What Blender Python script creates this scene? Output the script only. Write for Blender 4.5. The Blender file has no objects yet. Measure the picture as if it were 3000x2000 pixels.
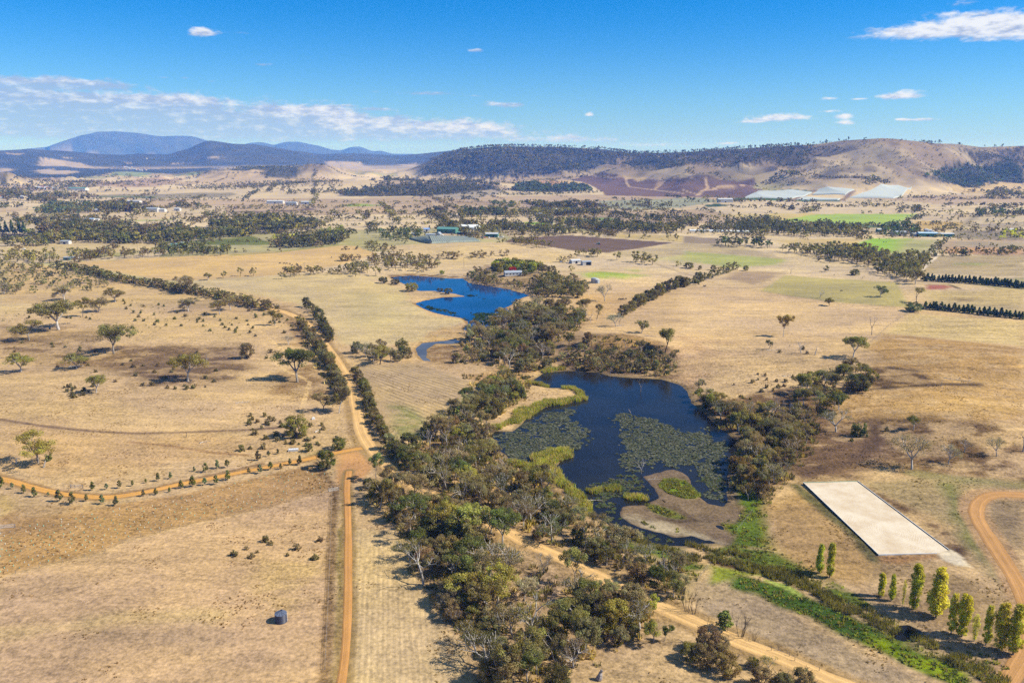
import bpy, math, random
import numpy as np
from mathutils import Vector

# ------------------------------------------------------------------ camera, sky, sun, exposure
SC = bpy.context.scene
COL = SC.collection
CAMZ = 120.0
F = 2333.0
PITCH = math.atan(550.0 / F)
cam = bpy.data.cameras.new('camera')
cam.lens = 28.0; cam.sensor_width = 36.0
cam.clip_start = 1.0; cam.clip_end = 120000.0
cam_o = bpy.data.objects.new('camera', cam)
cam_o.location = (0, 0, CAMZ)
cam_o.rotation_euler = (math.pi / 2 - PITCH, 0, 0)
COL.objects.link(cam_o)
SC.camera = cam_o

SUN_EL = 43.0
SUN_AZ = 96.0            # degrees from +Y towards +X
SUN_STRENGTH = 4.9
SKY_STRENGTH = 0.11
EXPOSURE = 0.55
HAZE_DENSITY = 8.0e-5
sdir = Vector((math.sin(math.radians(SUN_AZ)) * math.cos(math.radians(SUN_EL)),
               math.cos(math.radians(SUN_AZ)) * math.cos(math.radians(SUN_EL)),
               math.sin(math.radians(SUN_EL))))
sun = bpy.data.lights.new('sun', 'SUN')
sun.energy = SUN_STRENGTH; sun.angle = math.radians(0.53); sun.color = (1.0, 0.94, 0.84)
sun_o = bpy.data.objects.new('sun', sun)
sun_o.rotation_euler = sdir.to_track_quat('Z', 'Y').to_euler()
sun_o.location = (0, 0, 1500)
COL.objects.link(sun_o)
SC.view_settings.view_transform = 'Standard'
SC.view_settings.look = 'None'
SC.view_settings.exposure = EXPOSURE
SC.view_settings.gamma = 1.0
SC.cycles.use_denoising = False
SC.cycles.max_bounces = 6
SC.cycles.diffuse_bounces = 2
SC.cycles.glossy_bounces = 3
SC.cycles.transmission_bounces = 3
SC.cycles.volume_bounces = 1
SC.cycles.caustics_reflective = False
SC.cycles.caustics_refractive = False


def s2l(c):
    c = np.asarray(c, float) / 255.0
    return np.where(c <= 0.04045, c / 12.92, ((c + 0.055) / 1.055) ** 2.4)


def ray(u, v):
    a = (u - 1500.0) / F; b = (1000.0 - v) / F
    cp, sp = math.cos(PITCH), math.sin(PITCH)
    return a, cp + b * sp, -sp + b * cp


def azel(u, v):
    x, y, z = ray(u, v)
    return math.atan2(x, y), math.atan2(z, math.hypot(x, y))


class NT:
    def __init__(s, tree):
        s.t = tree; s.n = tree.nodes; s.l = tree.links

    def new(s, typ, **kw):
        n = s.n.new(typ)
        for k, v in kw.items():
            setattr(n, k, v)
        return n

    def put(s, sock, val):
        if hasattr(val, 'is_linked') or isinstance(val, bpy.types.NodeSocket):
            s.l.new(val, sock)
        elif val is not None:
            if sock.type == 'RGBA' and len(val) == 3:
                val = (*val, 1)
            sock.default_value = val

    def math(s, op, a, b=None, c=None, clamp=False):
        n = s.n.new('ShaderNodeMath'); n.operation = op; n.use_clamp = clamp
        s.put(n.inputs[0], a)
        if b is not None: s.put(n.inputs[1], b)
        if c is not None: s.put(n.inputs[2], c)
        return n.outputs[0]

    def mapr(s, v, a, b, c=0.0, d=1.0, smooth=True):
        n = s.n.new('ShaderNodeMapRange')
        n.interpolation_type = 'SMOOTHSTEP' if smooth else 'LINEAR'
        s.put(n.inputs[0], v)
        for i, k in enumerate((a, b, c, d)): n.inputs[i + 1].default_value = k
        return n.outputs[0]

    def mix(s, f, a, b, blend='MIX'):
        n = s.n.new('ShaderNodeMix'); n.data_type = 'RGBA'; n.blend_type = blend
        s.put(n.inputs[0], f); s.put(n.inputs[6], a); s.put(n.inputs[7], b)
        return n.outputs[2]

    def noise(s, vec, scale, detail=3.0, rough=0.5, dist=0.0):
        n = s.n.new('ShaderNodeTexNoise')
        if vec is not None: s.l.new(vec, n.inputs['Vector'])
        n.inputs['Scale'].default_value = scale; n.inputs['Detail'].default_value = detail
        n.inputs['Roughness'].default_value = rough; n.inputs['Distortion'].default_value = dist
        return n.outputs[0]

    def mapping(s, vec, scale=(1, 1, 1), rot=(0, 0, 0), loc=(0, 0, 0)):
        n = s.n.new('ShaderNodeMapping')
        s.l.new(vec, n.inputs[0])
        n.inputs['Location'].default_value = loc; n.inputs['Rotation'].default_value = rot; n.inputs['Scale'].default_value = scale
        return n.outputs[0]


def build_world():
    w = bpy.data.worlds.new('World'); SC.world = w; w.use_nodes = True
    g = NT(w.node_tree)
    for n in list(g.n): g.n.remove(n)
    sky = g.new('ShaderNodeTexSky', sky_type='NISHITA')
    sky.sun_disc = False
    sky.sun_elevation = math.radians(SUN_EL); sky.sun_rotation = math.radians(SUN_AZ)
    sky.altitude = 120; sky.air_density = 1.0; sky.dust_density = 0.35; sky.ozone_density = 2.5
    gm = g.new('ShaderNodeGamma'); gm.inputs[1].default_value = 1.0
    hs = g.new('ShaderNodeHueSaturation')
    hs.inputs['Hue'].default_value = 0.497; hs.inputs['Saturation'].default_value = SKY_SAT; hs.inputs['Value'].default_value = SKY_VAL
    g.l.new(sky.outputs[0], gm.inputs[0]); g.l.new(gm.outputs[0], hs.inputs['Color'])
    tc = g.new('ShaderNodeTexCoord')
    sep = g.new('ShaderNodeSeparateXYZ'); g.l.new(tc.outputs['Generated'], sep.inputs[0])
    az = g.math('ARCTAN2', sep.outputs[0], sep.outputs[1])
    el = g.math('ARCSINE', sep.outputs[2])
    # paler, cyaner towards the horizon and deeper blue high up
    k = g.mapr(el, -0.01, 0.19)
    base = g.mix(k, g.mix(1.0, hs.outputs[0], SKY_LOW, 'MULTIPLY'), g.mix(1.0, hs.outputs[0], SKY_HIGH, 'MULTIPLY'))
    base = g.mix(g.mapr(el, 0.2, 0.62), base, g.mix(1.0, hs.outputs[0], SKY_TOP, 'MULTIPLY'))
    comb = g.new('ShaderNodeCombineXYZ'); g.l.new(az, comb.inputs[0]); g.l.new(el, comb.inputs[1])
    v1 = g.mapping(comb.outputs[0], scale=(30, 85, 1))
    n1 = g.noise(v1, 1.0, 6, 0.62, 0.4)
    v2 = g.mapping(comb.outputs[0], scale=(85, 210, 1), loc=(3, 7, 0))
    n2 = g.noise(v2, 1.0, 5, 0.6, 0.3)
    nz = g.math('ADD', g.math('MULTIPLY', n1, 0.65), g.math('MULTIPLY', n2, 0.35))   # about 0.5
    dens = None; bright = None
    # (u, v, half width px, half height px, weight, brightness)
    cl = [(593, 98, 46, 17, 1.0, .85), (700, 98, 45, 6, .35, .4), (90, 245, 190, 22, .95, .55), (260, 252, 110, 14, .7, .4),
          (60, 315, 430, 66, 1.15, .35), (300, 303, 330, 20, .6, .7), (520, 300, 110, 20, .8, .8), (480, 352, 580, 60, 1.1, .42),
          (900, 335, 110, 26, .95, .85), (1010, 365, 60, 26, .95, .95), (1180, 385, 250, 36, .9, .7), (1390, 385, 130, 26, .9, .8),
          (100, 390, 330, 34, .7, .45), (770, 398, 460, 38, .8, .5), (1640, 410, 200, 18, .75, .75), (1900, 425, 150, 10, .5, .7),
          (770, 190, 35, 6, .7, .3), (480, 228, 20, 4, .6, .3), (545, 229, 18, 4, .6, .3), (620, 239, 26, 6, .6, .3),
          (1240, 275, 100, 7, .8, .3), (1105, 321, 48, 6, .7, .3), (1010, 311, 40, 5, .5, .3), (1100, 270, 25, 5, .5, .3),
          (1480, 308, 80, 13, .8, .65), (1395, 149, 32, 8, .5, .7), (1727, 337, 18, 9, 1.0, .95), (1380, 282, 40, 4, .4, .3),
          (2640, 281, 85, 16, 1.1, 1.0), (2430, 290, 28, 7, .85, .95), (2515, 291, 26, 4, .7, .95),
          (2290, 347, 90, 14, .95, .95), (2190, 358, 60, 6, .5, .8), (2425, 327, 38, 6, .85, .95), (2475, 342, 26, 9, .9, .95),
          (2478, 360, 32, 11, 1.0, 1.0), (2700, 351, 62, 7, .95, .98), (2640, 351, 20, 4, .8, .95), (2130, 421, 34, 7, .9, .95),
          (2940, 80, 270, 44, 1.5, 1.0), (2700, 92, 190, 24, .7, .9), (2800, 45, 90, 12, .4, .8), (2830, 8, 70, 12, .35, .7), (3050, 110, 140, 20, .6, .9)]
    for (u, v, a, b, wt, br) in cl:
        A, E = azel(u, v)
        A2, _ = azel(u + a, v); _, E2 = azel(u, v - b)
        dx = g.math('DIVIDE', g.math('SUBTRACT', az, A), abs(A2 - A) * 1.25)
        dy = g.math('DIVIDE', g.math('SUBTRACT', el, E), abs(E2 - E) * 1.25)
        # flat undersides: the lower half falls off faster
        dy = g.math('MULTIPLY', dy, g.mapr(dy, -0.4, 0.2, 1.5, 1.0))
        d2 = g.math('ADD', g.math('MULTIPLY', dx, dx), g.math('MULTIPLY', dy, dy))
        m = g.math('MULTIPLY', g.math('EXPONENT', g.math('MULTIPLY', d2, -1.6)), wt)
        mb = g.math('MULTIPLY', m, g.math('ADD', br, g.math('MULTIPLY', g.mapr(dy, -0.6, 0.6, -0.5, 0.5), 0.4)))
        dens = m if dens is None else g.math('ADD', dens, m)
        bright = mb if bright is None else g.math('ADD', bright, mb)
    brt = g.math('DIVIDE', bright, g.math('MAXIMUM', dens, 0.001))
    edge = g.math('ADD', g.math('MINIMUM', dens, 1.15), g.math('MULTIPLY', g.math('SUBTRACT', nz, 0.5), 2.6))
    alpha = g.math('MULTIPLY', g.mapr(edge, 0.26, 0.95), g.mapr(dens, 0.06, 0.3))
    alpha = g.math('MULTIPLY', alpha, g.mapr(brt, 0.25, 0.95, 0.62, 0.97))
    n3 = g.noise(g.mapping(comb.outputs[0], scale=(48, 150, 1), loc=(1, 2, 0)), 1.0, 5, 0.62)
    cb = g.math('ADD', brt, g.math('MULTIPLY', g.math('SUBTRACT', n3, 0.5), 2.6))
    ccol = g.mix(g.mapr(cb, 0.35, 1.25), CLOUD_DARK, CLOUD_LIGHT)
    out = g.mix(alpha, base, ccol)
    bg = g.new('ShaderNodeBackground'); bg.inputs[1].default_value = SKY_STRENGTH
    g.l.new(out, bg.inputs[0])
    o = g.new('ShaderNodeOutputWorld'); g.l.new(bg.outputs[0], o.inputs[0])


SKY_TOP = (0.72, 0.78, 0.86); SKY_SAT = 1.0; SKY_VAL = 1.0
SKY_LOW = (0.38, 0.61, 0.94); SKY_HIGH = (0.0, 0.40, 0.88)
CLOUD_DARK = (2.3, 2.8, 4.1); CLOUD_LIGHT = (5.5, 5.7, 6.2)
build_world()

# ------------------------------------------------------------------ numeric helpers
rng = np.random.default_rng(11)
random.seed(5)


def _hash(ix, iy, seed):
    h = (ix.astype(np.int64) * 374761393 + iy.astype(np.int64) * 668265263 + seed * 144269504) & 0xffffffff
    h = ((h ^ (h >> 13)) * 1274126177) & 0xffffffff
    return ((h ^ (h >> 16)) & 0xffff) / 65535.0


def vnoise(x, y, seed=0):
    x = np.asarray(x, float); y = np.asarray(y, float)
    ix = np.floor(x); iy = np.floor(y); fx = x - ix; fy = y - iy
    fx = fx * fx * (3 - 2 * fx); fy = fy * fy * (3 - 2 * fy)
    a = _hash(ix, iy, seed); b = _hash(ix + 1, iy, seed); c = _hash(ix, iy + 1, seed); d = _hash(ix + 1, iy + 1, seed)
    return (a * (1 - fx) + b * fx) * (1 - fy) + (c * (1 - fx) + d * fx) * fy


def fbm(x, y, octv=3, seed=0):
    s = 0; a = 1; t = 0
    for i in range(octv):
        s = s + a * vnoise(x * 2 ** i + 17.3 * i, y * 2 ** i - 9.1 * i, seed + i); t += a; a *= 0.5
    return s / t * 2 - 1


def sm(a, b, x):
    t = np.clip((x - a) / (b - a), 0, 1)
    return t * t * (3 - 2 * t)


def seg_dist(px, py, poly, closed=True):
    """distance to a polyline, and whether inside when closed"""
    n = len(poly); best = np.full(px.shape, 1e18); inside = np.zeros(px.shape, bool)
    for i in range(n if closed else n - 1):
        x0, y0 = poly[i]; x1, y1 = poly[(i + 1) % n]
        dx, dy = x1 - x0, y1 - y0; L = dx * dx + dy * dy + 1e-12
        t = np.clip(((px - x0) * dx + (py - y0) * dy) / L, 0, 1)
        d = (px - x0 - t * dx) ** 2 + (py - y0 - t * dy) ** 2
        np.minimum(best, d, out=best)
        if closed and y0 != y1:
            c = (y0 > py) != (y1 > py)
            inside ^= c & (px < (x1 - x0) * (py - y0) / (y1 - y0) + x0)
    d = np.sqrt(best)
    return np.where(inside, -d, d) if closed else d


ORI = {'A': (0, 350), 'B': (1000, 350), 'C': (2000, 350), 'D': (0, 750), 'E': (1000, 750), 'F': (2000, 750),
       'G': (0, 1150), 'H': (1000, 1150), 'I': (2000, 1150), 'J': (0, 1550), 'K': (1000, 1550), 'L': (2000, 1550)}


def px(s):
    """'E 330,145 480,135 G 10,20' -> photograph pixels; N is plain pixels, M the mud-flat close-up"""
    out = []; o = (0, 0); sc = 1.0
    for w in s.split():
        if w == 'N': o = (0, 0); sc = 1.0
        elif w == 'M': o = (1750, 1350); sc = 4.704
        elif w in ORI: o = ORI[w]; sc = 2.352
        else:
            a, b = w.split(','); out.append((o[0] + float(a) / sc, o[1] + float(b) / sc))
    return out


def on_plane(pts, z):
    out = []
    for u, v in pts:
        x, y, dz = ray(u, v)
        t = (z - CAMZ) / dz
        out.append((x * t, y * t))
    return out


# ------------------------------------------------------------------ the lie of the land
Z1, Z2 = -2.5, -1.5
POND1 = px('N 1562,1113 1595,1092 1655,1086 1744,1090 1787,1101 1850,1107 1935,1111 1978,1122 2000,1133 2013,1147 2026,1179 2051,1201 2085,1231 2111,1256 2149,1282 2164,1307 2166,1333 2149,1354 2142,1371 2140,1422 2138,1465 2147,1486 2166,1492 2140,1533 2112,1535 2140,1567 2123,1592 2069,1592 2026,1598 1957,1602 1872,1585 1799,1571 1791,1541 1740,1516 1723,1486 1723,1456 1689,1439 1663,1414 1646,1388 1633,1363 1663,1337 1667,1320 1629,1316 1578,1337 1570,1356 1506,1354 1480,1329 1451,1312 1442,1273 1451,1263 1502,1265 1536,1235 1565,1210 1595,1193 1650,1182 1697,1171 1706,1154 1704,1150 1684,1139 1650,1137 1608,1135 1595,1126 1570,1126')
POND2 = px('N 1140,812 1204,807 1272,812 1315,816 1357,816 1374,829 1404,835 1451,841 1493,848 1519,856 1553,865 1527,873 1506,882 1497,895 1480,901 1502,916 1506,924 1468,933 1440,950 1425,962 1405,972 1361,969 1353,963 1370,950 1370,941 1349,931 1298,922 1272,916 1238,903 1217,890 1238,882 1298,871 1366,869 1332,860 1298,856 1272,852 1225,852 1183,831')
POND3 = px('N 1217,1022 1238,1005 1289,999 1336,994 1353,1001 1323,1007 1276,1007 1251,1022 1251,1048 1264,1058 1238,1056 1225,1043')
POND4 = px('L 1120,545 1180,508 1230,520 1290,560 1275,605 1150,595')
POND5 = px('L 1430,690 1480,662 1560,662 1640,700 1635,745 1520,770 1440,755')
W1 = on_plane(POND1, Z1); W2 = on_plane(POND2, Z2); W3 = on_plane(POND3, Z2)
W4 = on_plane(POND4, -2.0); W5 = on_plane(POND5, -2.0)
PONDS = [(W1, Z1), (W2, Z2), (W3, Z2), (W4, -2.0), (W5, -2.0)]
MUD = on_plane(px('M 560,200 720,170 900,110 1050,100 1200,150 1320,230 1370,370 1450,480 1560,570 1700,600 1760,500 1780,350 1760,200 1750,60 1900,20 2000,700 2040,760 1900,880 1760,870 1690,900 1900,1040 1800,1180 1550,1110 1480,1120 1300,1060 1050,1070 850,1020 700,980 560,950 400,880 280,800 240,700 300,610 420,590 620,590 800,500 760,420 700,330'), Z1)

RIDGES = [
    # (u, v_top, v_foot, distance)
    [(1100, 518, 524, 5000), (1149, 514, 524, 5000), (1205, 496, 526, 4900), (1255, 473, 528, 4800), (1298, 457, 529, 4700), (1340, 443, 530, 4600), (1366, 437, 531, 4600),
     (1425, 432, 531, 4500), (1493, 429, 532, 4500), (1638, 430, 535, 4400), (1765, 437, 540, 4300), (1829, 446, 548, 4200),
     (1872, 449, 552, 4200), (2000, 446, 570, 4100), (2213, 432, 585, 3900), (2383, 423, 585, 3700), (2468, 411, 583, 3500),
     (2587, 404, 578, 3400), (2638, 408, 576, 3400), (2744, 420, 572, 3500), (2808, 422, 565, 3700), (2872, 431, 560, 3900),
     (3000, 427, 556, 4100), (3300, 430, 556, 4100)],
    [(-300, 440, 500, 8500), (0, 441, 500, 8500), (85, 437, 500, 8500), (170, 441, 500, 8500), (234, 446, 498, 8500), (298, 452, 497, 8500), (366, 454, 497, 8500),
     (404, 450, 497, 8500), (489, 453, 496, 8500), (553, 435, 495, 8500), (590, 418, 495, 8500), (612, 411, 495, 8500), (638, 414, 495, 8500), (680, 421, 495, 8500),
     (744, 423, 495, 8500), (808, 433, 494, 8500), (893, 446, 494, 8500), (935, 452, 494, 8500), (1000, 450, 493, 9000),
     (1085, 452, 492, 9000), (1170, 456, 490, 9000), (1238, 450, 490, 9000), (1323, 441, 490, 9000), (1400, 441, 490, 9000), (2000, 452, 490, 9000), (3300, 450, 490, 9000)],
    [(-300, 452, 470, 17000), (0, 447, 470, 17000), (25, 443, 470, 17000), (64, 437, 470, 17000), (136, 431, 470, 17000), (183, 414, 470, 17000), (238, 397, 470, 17000), (264, 393, 470, 17000),
     (281, 387, 470, 17000), (315, 386, 470, 17000), (340, 384, 470, 17000), (404, 389, 470, 17000), (468, 399, 470, 17000), (523, 397, 470, 17000),
     (565, 399, 470, 17000), (608, 412, 470, 17000), (680, 430, 470, 17500), (705, 425, 470, 18000), (735, 418, 470, 18000), (765, 416, 470, 18000), (786, 420, 470, 18000),
     (803, 426, 470, 18000), (816, 420, 470, 18000), (842, 415, 470, 18000), (876, 415, 470, 18000), (901, 421, 470, 18000), (935, 427, 470, 18000),
     (969, 438, 470, 18000), (1000, 441, 470, 18000), (1025, 431, 470, 18000), (1055, 429, 470, 18000), (1093, 444, 470, 18000), (1115, 441, 470, 18000),
     (1149, 451, 470, 18000), (1300, 452, 470, 18000), (3300, 455, 470, 18000)],
    [(500, 524, 526, 4400), (560, 506, 526, 4400), (620, 500, 527, 4400), (680, 496, 528, 4400), (760, 495, 528, 4300), (840, 493, 528, 4200), (876, 486, 529, 4200),
     (905, 481, 529, 4200), (945, 482, 529, 4200), (985, 491, 528, 4300), (1040, 500, 527, 4400), (1100, 508, 526, 4500), (1170, 522, 524, 4600)],
    [(-300, 500, 548, 3300), (0, 507, 548, 3200), (25, 513, 548, 3200), (60, 524, 547, 3200), (90, 535, 546, 3100), (115, 545, 546, 3000)],
]


def prep_ridge(rows):
    az = []; zt = []; df = []; dd = []
    for u, vt, vf, D in rows:
        a, e = azel(u, vt)
        az.append(a); zt.append(CAMZ + D * math.tan(e)); dd.append(D)
        _, ef = azel(u, vf); df.append(CAMZ / math.tan(-ef))
    az = np.array(az); te = (np.array(zt) - CAMZ) / np.array(dd)
    A = np.linspace(az[0], az[-1], 900)
    te = np.interp(A, az, te); df = np.interp(A, az, df); dd = np.interp(A, az, dd)

    def blur(q, n):
        k = np.hanning(n + 2)[1:-1]; k /= k.sum()
        return np.convolve(np.pad(q, n // 2, mode='edge'), k, 'valid')[:len(q)]
    te = blur(te, 7); df = blur(df, 91); dd = blur(dd, 91)
    return [A, CAMZ + dd * te, df, dd]


RP = [prep_ridge(r) for r in RIDGES]
BUMPS = []   # (x, y, radius x, radius y, height)
for s, rx, ry, h in [('E 1900,640', 34, 22, 9), ('E 1600,560', 26, 22, 4), ('F 1900,760', 90, 60, 7), ('F 1500,1000', 45, 35, 4), ('D 1100,700', 90, 40, -2.0),
                     ('B 1000,900', 130, 60, 7), ('I 2100,300', 50, 30, 5), ('D 300,900', 70, 60, 3), ('E 1700,150', 60, 40, 3), ('L 1500,250', 30, 30, 1.0),
                     ('J 300,500', 60, 40, 2.0), ('A 1600,960', 150, 60, 4), ('B 1300,440', 280, 200, 16), ('B 400,470', 500, 250, 22), ('E 1300,150', 80, 35, 3)]:
    (p,) = on_plane(px(s), 0)
    BUMPS.append((p[0], p[1], rx, ry, h))


PAD = np.array(on_plane(px('I 832,622 1205,613 L 1832,145 1750,167 1348,176'), -0.8))


def height(x, y):
    x = np.asarray(x, float); y = np.asarray(y, float)
    r = np.hypot(x, y); az = np.arctan2(x, y)
    amp = 1.2 + 2.0 * sm(500, 1500, r) + 6.0 * sm(1500, 3500, r)
    h = amp * (0.7 * fbm(x / 160.0, y / 160.0, 2, 3) + 1.0 * fbm(x / 620.0, y / 620.0, 2, 9))
    h = h + 0.35 * fbm(x / 26.0, y / 26.0, 2, 5) * (1 - sm(900, 1500, r))
    for bx, by, rx, ry, bh in BUMPS:
        h = h + bh * np.exp(-((x - bx) / rx) ** 2 - ((y - by) / ry) ** 2)
    far = r > 1700
    if np.any(far):
        hx, hy, hr, ha = x[far], y[far], r[far], az[far]
        hh = np.zeros_like(hx)
        gul = fbm(hx / 420.0, hy / 420.0, 4, 21)
        gul3 = 1 - np.abs(fbm(hx / 260.0, hy / 260.0, 3, 35)) * 4
        gul2 = 1 - np.abs(fbm(hx / 800.0, hy / 800.0, 3, 31)) * 2
        for k, (a, zt, df, dd) in enumerate(RP):
            Z = np.interp(ha, a, zt); D0 = np.interp(ha, a, df); D1 = np.interp(ha, a, dd)
            if k >= 3:
                Z = Z * sm(a[0] - 0.03, a[0] + 0.01, ha) * (1 - sm(a[-1] - 0.01, a[-1] + 0.03, ha))
            t = (hr - D0) / np.maximum(D1 - D0, 50)
            f = np.where(t < 1, np.clip(t, 0, 1) ** 1.15, 1 - sm(0, 1, (hr - D1) / (0.5 * D1)))
            f = np.where(t < 1, f * (1.25 - 0.25 * f), f)
            mid = np.clip(t, 0, 1) * np.clip(1.05 - t, 0, 1) * 4
            hz = Z * f + mid * Z * (0.20 * gul - 0.26 * gul2 + 0.07) + mid * 16 * gul3 * (hr < 7000)
            hh = np.maximum(hh, hz)
        h[far] = np.where(hh > 0, h[far] * (1 - sm(0, 25, hh)) + hh, h[far])
    pm = (np.abs(x - PAD[:, 0].mean()) < 90) & (np.abs(y - PAD[:, 1].mean()) < 90)
    if np.any(pm):
        k = 1 - sm(1.5, 22, seg_dist(x[pm], y[pm], PAD))
        h[pm] = h[pm] * (1 - k) - 0.8 * k
    for W, zw in PONDS:
        w = np.array(W); m = (x > w[:, 0].min() - 70) & (x < w[:, 0].max() + 70) & (y > w[:, 1].min() - 70) & (y < w[:, 1].max() + 70)
        if not np.any(m): continue
        xx, yy = x[m], y[m]
        sd = seg_dist(xx, yy, W)
        wob = sd + 0.8 * fbm(xx / 5.0, yy / 5.0, 2, 44)
        bank = np.where(wob > 0, 0.02 + 0.45 * sm(0, 4, wob), -0.9 * sm(0, 3.5, -wob))
        out = zw + bank + (h[m] - zw - 0.45) * sm(2, 45, wob)
        if zw == Z1:
            sdm = seg_dist(xx, yy, MUD) + 1.2 * fbm(xx / 6.0, yy / 6.0, 2, 47)
            k = sm(1.2, -2.5, sdm) * (wob < 1.0)
            out = np.where(wob < 1.0, np.maximum(out, out * (1 - k) + (zw + 0.12 + 0.12 * vnoise(xx / 7, yy / 7, 3)) * k), out)
        h[m] = out
    return h


def hz(x, y):
    return float(height(np.array([x]), np.array([y]))[0])


# polar net of the ground: fine inside the view, coarse behind
AZ = np.concatenate([np.linspace(-math.pi, -0.66, 110)[:-1], np.linspace(-0.66, 0.66, 1350), np.linspace(0.66, math.pi, 110)[1:-1]])
dep = np.radians(np.arange(39.0, 3.2, -0.058))
RR = np.concatenate([np.linspace(12, 145, 14), CAMZ / np.tan(dep), np.arange(2160, 5200, 26.0), np.arange(5200, 9600, 65.0), np.geomspace(9650, 21000, 60), np.geomspace(22500, 45000, 8)])
RR = np.unique(RR)
NA, NR = len(AZ), len(RR)
GX = (RR[:, None] * np.sin(AZ)[None, :]); GY = (RR[:, None] * np.cos(AZ)[None, :])
GZ = height(GX.ravel(), GY.ravel()).reshape(NR, NA)
TANE = (GZ - CAMZ) / RR[:, None]
RUNMAX = np.maximum.accumulate(TANE, axis=0)


def ground(u, v):
    """first point of the ground seen along the ray of a photograph pixel"""
    x, y, z = ray(u, v)
    a = math.atan2(x, y); t = z / math.hypot(x, y)
    j = int(np.clip(np.searchsorted(AZ, a), 1, NA - 1))
    if abs(AZ[j - 1] - a) < abs(AZ[j] - a): j -= 1
    c = RUNMAX[:, j]
    i = int(np.searchsorted(c, t))
    if i >= NR:
        i = int(np.argmax(c >= c[-1] - 1e-9)); r = RR[i]
    elif i == 0: r = RR[0]
    else:
        t0, t1 = TANE[i - 1, j], TANE[i, j]
        k = (t - t0) / (t1 - t0) if t1 > t0 else 0.5
        r = RR[i - 1] + (RR[i] - RR[i - 1]) * min(max(k, 0), 1)
    return r * math.sin(a), r * math.cos(a)


def gpoly(s, dense=True):
    p = px(s) if isinstance(s, str) else s
    out = []
    for i in range(len(p)):
        out.append(ground(*p[i]))
    return out


def gline(s, step=25):
    p = px(s) if isinstance(s, str) else s
    out = []
    for i in range(len(p) - 1):
        n = max(1, int(math.hypot(p[i + 1][0] - p[i][0], p[i + 1][1] - p[i][1]) / step))
        for k in range(n):
            t = k / n
            out.append(ground(p[i][0] * (1 - t) + p[i + 1][0] * t, p[i][1] * (1 - t) + p[i + 1][1] * t))
    out.append(ground(*p[-1]))
    return out


def project(x, y, z):
    cp, sp = math.cos(PITCH), math.sin(PITCH)
    z = z - CAMZ
    d = y * cp - z * sp; up = y * sp + z * cp
    return 1500 + F * x / d, 1000 - F * up / d


def height_for(x, y, z0, vtop):
    """height above z0 whose top shows at photograph row vtop"""
    cp, sp = math.cos(PITCH), math.sin(PITCH)
    b = (1000 - vtop) / F
    zz = (b * y * cp - y * sp) / (cp + b * sp)
    return zz + CAMZ - z0


# ------------------------------------------------------------------ object helpers
def tag(o, label=None, cat=None, group=None, kind=None):
    if label: o['label'] = label
    if cat: o['category'] = cat
    if group: o['group'] = group
    if kind: o['kind'] = kind
    return o


def mesh_np(name, V, loops, starts, mat=None, smooth=False):
    me = bpy.data.meshes.new(name)
    V = np.asarray(V, np.float32); loops = np.asarray(loops, np.int32).ravel(); starts = np.asarray(starts, np.int32)
    me.vertices.add(len(V)); me.vertices.foreach_set('co', V.ravel())
    me.loops.add(len(loops)); me.loops.foreach_set('vertex_index', loops)
    me.polygons.add(len(starts)); me.polygons.foreach_set('loop_start', starts)
    me.update(calc_edges=True)
    me.polygons.foreach_set('use_smooth', np.full(len(starts), bool(smooth)))
    if mat: me.materials.append(mat)
    return me


def mesh_faces(name, V, Fc, mat=None, smooth=False):
    loops = [i for f in Fc for i in f]
    starts = np.cumsum([0] + [len(f) for f in Fc])[:-1]
    return mesh_np(name, V, loops, starts, mat, smooth)


def fattr(me, name, data, typ='FLOAT'):
    a = me.attributes.new(name, typ, 'POINT')
    if typ == 'FLOAT': a.data.foreach_set('value', np.asarray(data, np.float32).ravel())
    else:
        d = np.asarray(data, np.float32)
        if d.shape[1] == 3: d = np.concatenate([d, np.ones((len(d), 1), np.float32)], 1)
        a.data.foreach_set('color', d.ravel())


def link(name, me, parent=None, loc=(0, 0, 0), rot=0.0, scale=None):
    o = bpy.data.objects.new(name, me)
    COL.objects.link(o)
    o.location = loc; o.rotation_euler = (0, 0, rot)
    if scale: o.scale = scale
    if parent: o.parent = parent
    return o


class MB:
    """collects boxes, tubes and prisms into ONE mesh"""
    def __init__(s): s.V = []; s.F = []

    def add(s, V, Fc):
        b = len(s.V); s.V += [tuple(v) for v in V]; s.F += [tuple(i + b for i in f) for f in Fc]; return s

    def box(s, x0, x1, y0, y1, z0, z1):
        return s.add([(x0, y0, z0), (x1, y0, z0), (x1, y1, z0), (x0, y1, z0), (x0, y0, z1), (x1, y0, z1), (x1, y1, z1), (x0, y1, z1)],
                     [(0, 3, 2, 1), (4, 5, 6, 7), (0, 1, 5, 4), (1, 2, 6, 5), (2, 3, 7, 6), (3, 0, 4, 7)])

    def tube(s, p0, p1, r0, r1, n=6, cap=True):
        p0 = Vector(p0); p1 = Vector(p1); d = (p1 - p0)
        if d.length < 1e-6: return s
        d.normalize()
        a = d.orthogonal().normalized(); b = d.cross(a)
        V = []
        for (p, r) in ((p0, r0), (p1, r1)):
            for k in range(n):
                t = 2 * math.pi * k / n
                V.append(p + a * (math.cos(t) * r) + b * (math.sin(t) * r))
        Fc = [(k, (k + 1) % n, n + (k + 1) % n, n + k) for k in range(n)]
        if cap: Fc += [tuple(range(n - 1, -1, -1)), tuple(range(n, 2 * n))]
        return s.add(V, Fc)

    def mesh(s, name, mat, smooth=False): return mesh_faces(name, s.V, s.F, mat, smooth)

    def build(s, name, mat, parent=None, loc=(0, 0, 0), rot=0.0, smooth=False):
        return link(name, s.mesh(name, mat, smooth), parent, loc, rot)


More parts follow.
